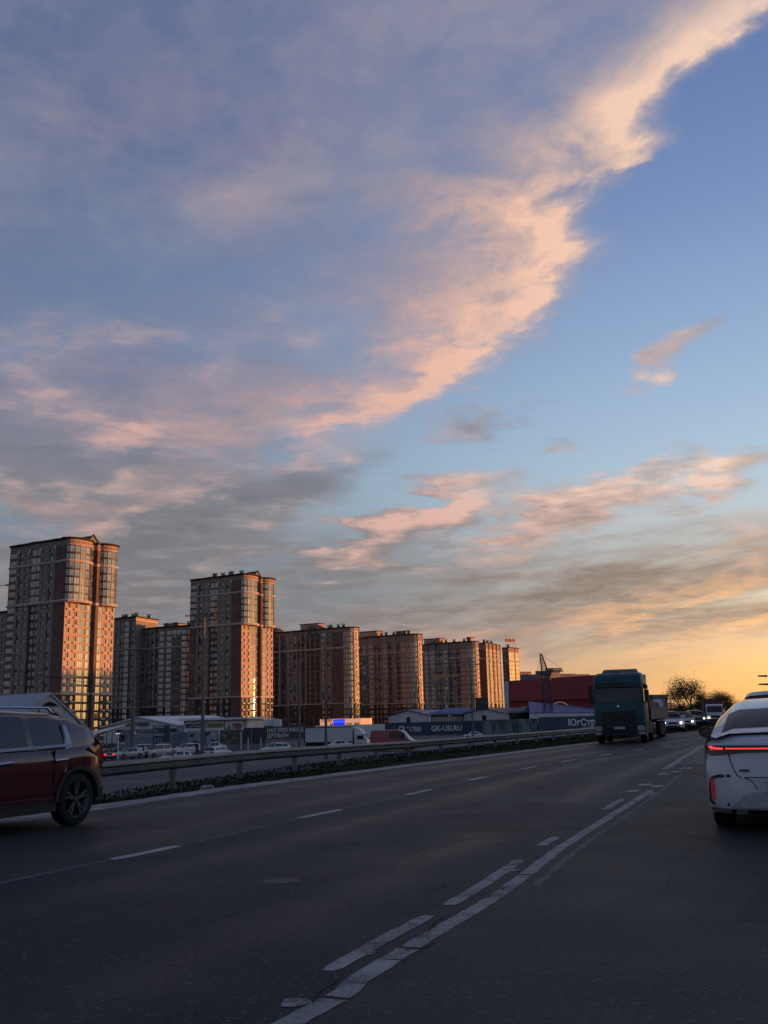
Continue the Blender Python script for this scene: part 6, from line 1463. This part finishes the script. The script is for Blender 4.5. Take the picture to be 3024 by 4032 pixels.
# deck, cabin and roof
def ring(x, zb, zt, wb, wt): return [(x, wb, zb), (x, wb * .985, zb + (zt - zb) * .25), (x, (wb + wt) / 2 + .03, zb + (zt - zb) * .62), (x, wt, zt - .05), (x, wt * .8, zt), (x, 0, zt + .02), (x, -wt * .8, zt), (x, -wt, zt - .05), (x, -((wb + wt) / 2 + .03), zb + (zt - zb) * .62), (x, -wb * .985, zb + (zt - zb) * .25), (x, -wb, zb)]
dk = MB()
for j in range(M_):
    y0, y1 = .83 * (2 * j / M_ - 1), .83 * (2 * (j + 1) / M_ - 1); a_, b_ = grid[-1][j], grid[-1][j + 1]; dk.poly([a_, b_, (-hl + .66, y1, 1.165), (-hl + .66, y0, 1.165)])
dk.build('boot_lid', WP, r, smooth=40)
st = [(-hl + .20, 1.08, 1.135, .84, .80), (-hl + .32, 1.08, 1.15, .86, .76), (-hl + .42, 1.06, 1.19, .88, .735), (-hl + .62, 1.03, 1.30, .90, .70), (-hl + .95, 1.02, 1.42, .91, .66), (-hl + 1.35, 1.01, 1.51, .91, .63), (-hl + 1.9, 1.01, 1.555, .91, .62), (-hl + 2.5, 1.01, 1.545, .90, .61), (-hl + 2.9, 1.0, 1.47, .89, .62), (-hl + 3.6, .98, 1.06, .86, .72)]
parts = {}
for i in range(len(st) - 1):
    A, B = ring(*st[i]), ring(*st[i + 1])
    for j in range(10):
        k = 'roof'
        if 3 <= j <= 6 and i in (2, 3): k = 'rear_window'
        if 3 <= j <= 6 and i == 8: k = 'windshield'
        if j in (1, 2, 7, 8) and 3 <= i <= 7: k = 'side_window' if j < 5 else 'side_window_b'
        parts.setdefault(k, MB()).poly([A[j], A[j + 1], B[j + 1], B[j]])
for k, mb in parts.items(): mb.build(k.replace('_b', ''), [WP if k == 'roof' else M_cglass], r, smooth=40)
m = MB(); m.poly([(-hl + .22, .84, 1.08), (-hl + .22, -.84, 1.08), (-hl + 3.6, -.86, .97), (-hl + 3.6, .86, .97)]); m.poly([(-hl + 3.6, .86, 1.0), (-hl + 3.6, -.86, 1.0), (hl - .2, -.7, .84), (hl - .2, .7, .84)]); m.build('bonnet', WP, r)
def on_rear(name, pts, m_, off=.012, th=.03):
    """trim that follows the tail: polygon in (y, z), y positive to the left"""
    def X(y, z_):
        for i in range(len(NZ) - 1):
            if NZ[i][0] <= z_ <= NZ[i + 1][0]:
                t = (z_ - NZ[i][0]) / (NZ[i + 1][0] - NZ[i][0]); return rear_x(y, i) * (1 - t) + rear_x(y, i + 1) * t
        return rear_x(y, 0 if z_ < NZ[0][0] else len(NZ) - 1)
    mb = MB(); rows = []
    for (y, z0, z1) in pts: rows.append([(X(y, z0) - off, y, z0), (X(y, z1) - off, y, z1), (X(y, z1) + th, y, z1), (X(y, z0) + th, y, z0)])
    mb.loft(rows, 0); return mb.build(name, m_, r, smooth=30)
def rear_line(name, pts, m_, w_):
    mb = MB()
    for (y0, z0), (y1, z1) in zip(pts, pts[1:]):
        d = Vector((y1 - y0, z1 - z0)).normalized(); q = Vector((-d.y, d.x)) * w_ / 2; P = [(y0 + q.x, z0 + q.y), (y1 + q.x, z1 + q.y), (y1 - q.x, z1 - q.y), (y0 - q.x, z0 - q.y)]
        F_ = []
        for y, z_ in P:
            i = max(k for k in range(len(NZ) - 1) if NZ[k][0] <= z_); t = min(1, (z_ - NZ[i][0]) / (NZ[i + 1][0] - NZ[i][0])); F_.append((rear_x(y, i) * (1 - t) + rear_x(y, i + 1) * t - .006, y, z_))
        B_ = [(p[0] + .012, p[1], p[2]) for p in F_]; mb.hexa([F_[0], F_[1], F_[2], F_[3], B_[0], B_[1], B_[2], B_[3]])
    return mb.build(name, m_, r)
S = lambda a, b, n, f0, f1, g0, g1: [(a + (b - a) * i / n, f0 + (f1 - f0) * i / n, g0 + (g1 - g0) * i / n) for i in range(n + 1)]
on_rear('light_strip', [(.93, .90, .99)] + S(.88, .62, 5, .875, .90, 1.0, 1.0) + S(.5, 0, 5, .915, .925, 1.0, 1.0), mat('smoked_lens', (.02, .018, .02), .12))
on_rear('light_strip', S(0, -.5, 5, .925, .915, 1.0, 1.0) + S(-.62, -.88, 5, .90, .875, 1.0, 1.0) + [(-.93, .90, .99)], bpy.data.materials['smoked_lens'])
M_bar = mat('tail_bar_on', (.6, .02, .03), .3, emit=(1.0, .06, .07), estr=1.0)
on_rear('tail_light', S(.69, 0, 8, .955, .955, .970, .970), M_bar, .02, .0); on_rear('tail_light', S(0, -.69, 8, .955, .955, .970, .970), M_bar, .02, .0)
on_rear('tail_light', [(.90, .975, .99), (.86, .955, .992), (.82, .95, .975), (.72, .95, .972)], M_bar, .022, .0); on_rear('tail_light', [(-.72, .95, .972), (-.82, .95, .975), (-.86, .955, .992), (-.90, .975, .99)], M_bar, .022, .0)
for s_ in (1, -1):
    rear_line('bumper_light_trim', [(s_ * .66, .648), (s_ * .80, .642), (s_ * .885, .615), (s_ * .915, .55), (s_ * .925, .34), (s_ * .88, .318), (s_ * .70, .318)], M_black, .035)
    on_rear('brake_light', sorted([(s_ * .905, .37, .60), (s_ * .865, .37, .605)], reverse=s_ > 0), mat('brake_light_dim', (.4, .02, .03), .3, emit=(1, .05, .06), estr=.06) if s_ > 0 else bpy.data.materials['brake_light_dim'], .016, .0)
on_rear('diffuser', [(.66, .29, .31), (.52, .29, .43), (.40, .29, .47), (0, .29, .48)], mat('pearl_grey_panel', (.40, .40, .41), .5, var=.15, scale=14), .018); on_rear('diffuser', [(0, .29, .48), (-.40, .29, .47), (-.52, .29, .43), (-.66, .29, .31)], bpy.data.materials['pearl_grey_panel'], .018)  # lower panel in a greyer pearl than the body
gap = mat('panel_gap', (.05, .05, .055), .8)
rear_line('boot_gap', [(.665, .99), (.655, .86), (.62, .74), (.58, .655), (.53, .63)], gap, .012); rear_line('plate_gap', [(.50, .628), (.43, .60), (.40, .56), (.36, .50)], gap, .010); on_rear('boot_gap', S(.50, -.5, 6, .628, .628, .64, .64), gap, .004, .0)
on_rear('plate_recess', [(.40, .50, .62), (.34, .47, .63), (0, .47, .63), (-.34, .47, .63), (-.40, .50, .62)], mat('pearl_recess', (.50, .51, .53), .4), .006)
on_rear('number_plate', [(.26, .50, .60), (-.26, .50, .60)], M_plate, .02); on_rear('badge', [(.55, .70, .725), (.44, .70, .725)], M_slate, .01)
on_rear('lower_apron', S(.90, -.90, 8, .205, .205, .262, .262), M_black, .01)
for s_ in (1, -1):
    m = MB(); p = Vector((-hl + 2.95, s_ * .93, 1.06)); rg = []
    for dx_, sc_ in ((0, 1.0), (.05, 1.04), (.14, .9), (.2, .45)): rg.append([(p.x + dx_, p.y + s_ * (.02 + (.27 if u > 0 else 0) * 1) + 0, p.z) for u in ()] or [(p.x + dx_, p.y + s_ * (.15 + .145 * sc_ * math.cos(t)), p.z + .035 + .088 * sc_ * math.sin(t) + .02 * math.cos(t)) for t in [2 * math.pi * i / 14 for i in range(14)]])
    m.loft(rg); m.build('mirror', M_black, r, smooth=50); m = MB(); m.poly([(p.x - .004, p.y + s_ * (.15 + .12 * math.cos(t)), p.z + .035 + .068 * math.sin(t)) for t in [2 * math.pi * i / 14 for i in range(14)]]); m.build('mirror_glass', mat('mirror_glass', (.25, .27, .3), .05, 1.0) if s_ > 0 else bpy.data.materials['mirror_glass'], r)
for x in (rwx, fwx):
    for s_ in (1, -1): put_wheel(r, x, s_ * (Ww / 2 - .015), .35, .24, .24, s_)
m = MB(); m.box(-hl + .25, hl - .3, -.72, .72, .20, .55); m.build('underbody', M_under, r)
m = MB(); m.box(-hl + 1.0, hl - .5, -.80, .80, .9, .98); m.build('interior', M_dark, r)

# grey van roof ahead of the white car
p = gz(3085, 25.0); r, _g = car('grey van ahead of the white car, only its roof and high brake light in view', (p.x, p.y + .0), rad(24), L=5.0, W=1.95, H=1.86, paint=GREYP, kind='minivan', name='grey_van', cat='van', z=0, wr=.34)
m = MB(); m.box(-2.46, -2.36, .0, .10, 1.76, 1.79); m.build('brake_light', M_tailon, r)

# oncoming cars
for (x, y, lab, kd, H_, W_, pt) in ((2662, 2884, 'white oncoming car with both headlights on, nearest of the queue', 'suv', 1.52, 1.80, WHITE), (2712, 2872, 'pale oncoming car second in the queue, one headlight showing', 'hatch', 1.48, 1.72, SILVER), (2760, 2858, 'dark oncoming car third in the queue with a bright left headlight', 'suv', 1.62, 1.84, BLACKP)):
    p = gp(x, y).xy; car(lab, (p.x, p.y + 1.6), rad(face(x, -8)), L=4.3, W=W_, H=H_, paint=pt, kind=kd, name='oncoming_car', cat='car', group='oncoming cars with headlights on', z=0, lights=True, wr=.33)
p = gp(2838, 2853).xy; h_ = rad(face(2838, -6)); r = tag(empty('delivery_truck', (p.x, p.y + 2, 0), math.pi / 2 - h_), 'white cab-over delivery truck at the end of the oncoming queue, with a reddish box', 'truck')
m = MB(); rg = []
for x, zb, zt, w_ in ((.2, .5, 2.75, 1.05), (1.2, .45, 2.8, 1.08), (1.55, .45, 2.6, 1.08), (1.9, .45, 1.65, 1.08), (2.0, .45, 1.2, 1.06)): rg.append([(x, -w_, zb), (x, w_, zb), (x, w_, zt - .1), (x, w_ * .92, zt), (x, -w_ * .92, zt), (x, -w_, zt - .1)])
m.loft(rg); m.build('cab', WHITE, r, smooth=30); m = MB(); m.poly([(1.60, -.95, 2.52), (1.60, .95, 2.52), (1.93, 1.0, 1.72), (1.93, -1.0, 1.72)]); m.build('windshield', M_cglass, r)
m = MB(); m.box(-4.4, .1, -1.2, 1.2, .95, 3.55); m.build('cargo_box', mat('box_rust_red', (.09, .03, .025), .7), r); m = MB(); m.box(1.98, 2.05, -.98, .98, .45, .8); m.box(1.985, 2.03, -.6, .6, .95, 1.25); m.build('grille', M_black, r)
for s_ in (1, -1): m = MB(); m.box(1.96, 2.07, s_ * .86 - .13, s_ * .86 + .13, .85, 1.05); m.build('headlight', M_lampyel, r)
for x in (-2.8, 1.1):
    for s_ in (1, -1): put_wheel(r, x, s_ * 1.08, .40, .24, .26, s_)
r.scale = (.82, .82, .80)

# ------------------------------------------------------------------ teal truck with trailer
con = gp(2360, 2926).xy; con2 = gp(2520, 2916).xy; h_ = rad(199.6); f = Vector((math.sin(h_), math.cos(h_))); lf = Vector((-f.y, f.x))
org = con + lf * 1.18 + f * 1.0
r = tag(empty('teal_truck', (org.x, org.y, 0), math.pi / 2 - h_), 'dark teal cab-over truck pulling a loaded dropside trailer towards the camera', 'truck')
TEAL = mat('truck_paint_teal', (.012, .062, .068), .45, .0, var=.3, scale=.8, spec=.35); TD = mat('truck_paint_dark', (.016, .022, .024), .7, var=.2, scale=.8)
m = MB(); rg = []
cw = 1.22
prof_t = [(-2.2, 1.0, 3.46), (-1.9, .95, 3.52), (-.9, .9, 3.50), (-.45, .75, 3.42), (-.22, .55, 3.20), (-.10, .5, 2.75), (-.02, .45, 1.95), (.03, .42, 1.30)]
# cab as stacked horizontal rings
rg = []
for z_, xf, w_ in ((.95, .02, 1.2), (1.35, .03, cw), (1.62, .02, cw), (1.95, -.02, cw), (2.35, -.07, cw), (2.72, -.14, cw - .01), (2.95, -.20, cw - .02), (3.2, -.34, cw - .05), (3.36, -.55, cw - .10), (3.43, -.85, cw - .18)):
    rg.append([(-2.2, -w_, z_), (xf - .22, -w_, z_), (xf - .06, -w_ + .07, z_), (xf, -w_ + .25, z_), (xf + .03, 0, z_), (xf, w_ - .25, z_), (xf - .06, w_ - .07, z_), (xf - .22, w_, z_), (-2.2, w_, z_)])
m.loft(rg); m.build('cab', TEAL, r, smooth=35)
m = MB()
def fr(y, z_, d=.03):
    for i in range(len(rg) - 1):
        z0, z1 = rg[i][0][2], rg[i + 1][0][2]
        if z0 <= z_ <= z1:
            t = (z_ - z0) / (z1 - z0); xf = rg[i][3][0] * (1 - t) + rg[i + 1][3][0] * t; return (xf + d + .03 * (1 - abs(y) / 1.1) - (.10 if abs(y) > 1.08 else 0), y, z_)
    return (.05 + d, y, z_)
def front(name, pts, m_, d=.03):
    mb = MB(); a = [fr(y, z_, d) for y, z_ in pts]; mb.poly(a); b = [(p[0] - d - .02, p[1], p[2]) for p in a]; n = len(a)
    for i in range(n): j = (i + 1) % n; mb.poly([a[i], b[i], b[j], a[j]])
    return mb.build(name, m_, r)
for ys in ((-1.06, -.5), (-.5, .0), (.0, .5), (.5, 1.06)):
    mb = MB(); K = 6
    for i in range(K):
        z0, z1 = 1.98 + .72 * i / K, 1.98 + .72 * (i + 1) / K; mb.poly([fr(ys[0], z0), fr(ys[1], z0), fr(ys[1], z1), fr(ys[0], z1)])
    mb.build('windshield', M_cglass, r, smooth=30)
front('sun_visor', [(-1.05, 2.70), (1.05, 2.70), (1.05, 2.92), (-1.05, 2.92)], TD, .14); front('wiper_cowl', [(-1.1, 1.84), (1.1, 1.84), (1.1, 1.97), (-1.1, 1.97)], M_black, .035)
m = MB(); m.box(-.6, .05, -cw, cw, .38, .96); m.build('bumper', TD, r); m = MB(); m.box(.04, .09, -.62, .62, .55, .74); m.build('bumper_intake', M_dark, r)
for i in range(5): front('grille_slat', [(-.80 + .05 * (i < 2), 1.02 + i * .11), (.80 - .05 * (i < 2), 1.02 + i * .11), (.84, 1.10 + i * .11), (-.84, 1.10 + i * .11)], M_black, .05 + .01 * (i % 2))
m = MB(); m.box(.07, .10, -.26, .26, .68, .79); m.build('number_plate', M_plate, r)
m = MB(); ring_arc(m, Vector((.12, 0)), 0, 0, 0, 1, 0, 0) if False else None
mb = MB(); mb.tube((.09, 0, 1.78), (.11, 0, 1.78), .07, n=12); mb.build('badge', M_chrome, r)
for s_ in (1, -1):
    m = MB(); m.box(-.12, .07, min(s_ * 1.19, s_ * .86), max(s_ * 1.19, s_ * .86), .60, .84); m.build('headlight', M_lampw, r); m = MB(); m.box(-.1, .065, min(s_ * 1.19, s_ * .9), max(s_ * 1.19, s_ * .9), .42, .54); m.build('fog_light', M_lampw, r)
    m = MB(); m.box(-.30, -.12, min(s_ * 1.26, s_ * 1.46), max(s_ * 1.26, s_ * 1.46), 1.95, 2.55); m.box(-.30, -.12, min(s_ * 1.26, s_ * 1.44), max(s_ * 1.26, s_ * 1.44), 2.58, 2.78); m.tube((-.2, s_ * 1.2, 2.8), (-.2, s_ * 1.36, 2.8), .03); m.tube((-.2, s_ * 1.2, 1.94), (-.2, s_ * 1.36, 1.94), .03); m.build('mirror', M_black, r)
    m = MB(); y_ = s_ * (cw + .006); m.box(-1.15, -.30, min(y_, y_ - s_ * .02), max(y_, y_ - s_ * .02), 1.95, 2.6); m.build('side_window', M_cglass, r)
    m = MB(); m.box(-1.9, -.3, min(s_ * cw, s_ * (cw - .06)), max(s_ * cw, s_ * (cw - .06)), .45, .94); m.build('side_skirt', TD, r)
    for z_ in (.6, .85, 1.1): m = MB(); m.box(-.75, -.35, min(s_ * cw, s_ * (cw + .03)), max(s_ * cw, s_ * (cw + .03)), z_, z_ + .035); m.build('step', M_steel, r)
m = MB(); m.tube((-1.2, -.1, 3.44), (-1.2, -.1, 3.58), .17, .15, 12); m.build('beacon', M_steel, r); m = MB(); rg2 = [[(x, -.95, 3.38), (x, .95, 3.38), (x, .8, zt), (x, -.8, zt)] for x, zt in ((-.9, 3.45), (-1.5, 3.6), (-2.1, 3.66))]; m.loft(rg2); m.build('roof_deflector', TD, r, smooth=30)
m = MB(); m.box(-2.5, -2.3, -1.2, 1.2, 1.0, 3.35); m.build('headboard', TD, r)
m = MB(); m.box(-2.3, -.3, -.5, .5, .5, .95); m.box(-15.8, -2.0, -.55, .55, .85, 1.06); m.build('chassis', M_under, r)
m = MB(); m.box(-3.9, -2.6, .72, 1.2, .45, 1.02); m.box(-3.9, -2.6, -1.2, -.72, .45, 1.02); m.build('fuel_tank', TD, r)
BD = mat('trailer_board_grey', (.10, .085, .075), .7, var=.3, scale=.8)
m = MB(); m.box(-16.0, -3.4, -1.22, 1.22, 1.08, 1.18); m.build('deck', M_under, r)
for i in range(6):
    x0 = -16.0 + i * 2.1
    for s_ in (1, -1): m = MB(); m.box(x0 + .02, x0 + 2.06, min(s_ * 1.20, s_ * 1.25), max(s_ * 1.20, s_ * 1.25), 1.10, 1.72); m.box(x0 + .02, x0 + 2.06, min(s_ * 1.19, s_ * 1.27), max(s_ * 1.19, s_ * 1.27), 1.66, 1.73); m.build('side_board', BD, r)
m = MB(); m.box(-3.45, -3.38, -1.22, 1.22, 1.1, 2.6); m.build('front_board', BD, r)
for i, x in enumerate((-5.0, -10.6, -12.0, -13.4)):
    for s_ in (1, -1): put_wheel(r, x if i else -1.05, s_ * 1.2, .48, .28, .3, s_, spokes=8, dusty=True)
for s_ in (1, -1): put_wheel(r, -4.4, s_ * 1.2, .48, .28, .3, s_, spokes=8, dusty=True)
m = MB()
for s_ in (1, -1): m.box(-14.2, -9.8, min(s_ * 1.22, s_ * .85), max(s_ * 1.22, s_ * .85), 1.0, 1.08)
m.build('mudguard', M_under, r)
Bg = [mat('cargo_bag_pale', (.16, .13, .11), .8, var=.3, scale=1.5), mat('cargo_bag_brown', (.14, .09, .07), .85, var=.3, scale=1.5)]
ang_ = r.rotation_euler.z; R2 = Matrix.Rotation(ang_, 4, 'Z'); rc = random.Random(2)
for i, (x, w_, h_, k) in enumerate(((-4.3, 1.3, .80, 1), (-5.9, 1.4, .95, 0), (-7.5, 1.3, .90, 1), (-9.0, 1.3, .98, 0), (-10.6, 1.4, .82, 1), (-12.1, 1.2, .92, 0), (-13.6, 1.3, .7, 1), (-15.0, 1.2, .6, 0))):
    m = MB(); rg3 = [[((w_ / 2 * s3) * cx3, (1.05 * s3) * cy3, z3) for cx3, cy3 in ((-1, -.8), (-.8, -1), (.8, -1), (1, -.8), (1, .8), (.8, 1), (-.8, 1), (-1, .8))] for z3, s3 in ((0, .94), (.2, 1.0), (h_ * .8, .98), (h_ * .96, .88), (h_, .6))]; m.loft(rg3)
    o = m.build('cargo_bag', Bg[k], smooth=40); q = R2 @ Vector((x, 0, 0)); o.location = (org.x + q.x, org.y + q.y, 1.185); o.rotation_euler.z = ang_ + rc.uniform(-.06, .06)
    tag(o, ['first dark bale on the trailer, right behind the cab', 'pale big bag second behind the cab', 'brown bale third behind the cab', 'pale big bag in the middle of the trailer', 'brown bale just behind the middle of the trailer', 'pale big bag third from the trailer tail', 'low brown bale second from the trailer tail', 'lowest pale bag at the tail of the trailer'][i], 'cargo bag', 'bags and bales loaded on the trailer')

# ------------------------------------------------------------------ people in the lot
def person(label, x, y, facing, arm, h=1.76):
    p = gp(x, y, GZ); r = tag(empty('person', p, facing), label, 'person')
    V = {'pelvis': (0, 0, .95), 'waist': (0, .01, 1.12), 'chest': (.02, 0, 1.36), 'neck': (.03, 0, 1.52), 'head': (.05, 0, 1.64), 'top': (.05, 0, 1.74),
         'hipl': (0, .10, .90), 'kneel': (.03, .11, .50), 'ankl': (-.02, .12, .09), 'toel': (.14, .13, .04), 'hipr': (0, -.10, .90), 'kneer': (.08, -.11, .50), 'ankr': (.05, -.12, .09), 'toer': (.20, -.13, .04),
         'shl': (.02, .19, 1.44), 'ell': (.02 + arm * .12, .24, 1.18), 'hal': (.06 + arm * .34, .20, .98 + arm * .12), 'shr': (.02, -.19, 1.44), 'elr': (.0, -.25, 1.17), 'har': (.10, -.24, .93)}
    E = [('pelvis', 'waist'), ('waist', 'chest'), ('chest', 'neck'), ('neck', 'head'), ('head', 'top'), ('pelvis', 'hipl'), ('hipl', 'kneel'), ('kneel', 'ankl'), ('ankl', 'toel'), ('pelvis', 'hipr'), ('hipr', 'kneer'), ('kneer', 'ankr'), ('ankr', 'toer'), ('chest', 'shl'), ('shl', 'ell'), ('ell', 'hal'), ('chest', 'shr'), ('shr', 'elr'), ('elr', 'har')]
    Rr = {'pelvis': .15, 'waist': .14, 'chest': .17, 'neck': .06, 'head': .10, 'top': .07, 'hipl': .10, 'hipr': .10, 'kneel': .07, 'kneer': .07, 'ankl': .05, 'ankr': .05, 'toel': .04, 'toer': .04, 'shl': .08, 'shr': .08, 'ell': .055, 'elr': .055, 'hal': .035, 'har': .035}
    ks = list(V); me = bpy.data.meshes.new('body'); me.from_pydata([V[k] for k in ks], [(ks.index(a), ks.index(b)) for a, b in E], [])
    o = bpy.data.objects.new('body', me); COL.objects.link(o); sk = o.modifiers.new('Skin', 'SKIN')
    for i, k in enumerate(ks): d = me.skin_vertices[0].data[i]; d.radius = (Rr[k], Rr[k] * .8); d.use_root = (k == 'pelvis')
    o.modifiers.new('Sub', 'SUBSURF').levels = 2; o.modifiers['Sub'].render_levels = 2
    dg = bpy.context.evaluated_depsgraph_get(); me2 = bpy.data.meshes.new_from_object(o.evaluated_get(dg)); bpy.data.objects.remove(o)
    for q in me2.polygons: q.use_smooth = True
    me2.materials.clear(); me2.materials.append(bpy.data.materials.get('dark_clothes') or mat('dark_clothes', (.012, .013, .017), .9)); me2.materials.append(bpy.data.materials.get('skin') or mat('skin', (.25, .15, .11), .6))
    for q in me2.polygons:
        c = q.center; q.material_index = 1 if (c.z > 1.54 and c.x > .05) else 0
    link('body', me2, r); return r
person('person in dark clothes standing between the silver sedan and the minivan', 563, 2984, rad(20), 1.0)
o = MB(); o.box(-.12, .12, -.03, .03, 0, .3); b_ = o.build('paper_bag', M_whiteb); p = gp(572, 2984, GZ); b_.location = (p.x, p.y - .1, GZ + .82); tag(b_, 'small white bag held by the person beside the minivan', 'bag')
person('person in dark clothes walking by the black railing and tall mast', 775, 2976, rad(250), .3)
# pale stone lying on the verge
p = at(815, 3106, 23.6); bm = bmesh.new(); bmesh.ops.create_icosphere(bm, subdivisions=2, radius=.12); rs_ = random.Random(4)
for v in bm.verts: v.co = Vector((v.co.x * 1.3, v.co.y, v.co.z * .6)) * (1 + rs_.uniform(-.18, .18))
me = bpy.data.meshes.new('stone'); bm.to_mesh(me); me.materials.append(mat('stone_pale', (.28, .28, .28), .9, var=.2, scale=6)); o = link('stone', me); q = gp(815, 3108, -.05); o.location = (q.x, q.y, -.02); tag(o, 'pale stone lying on the grass verge by the road edge', 'stone')
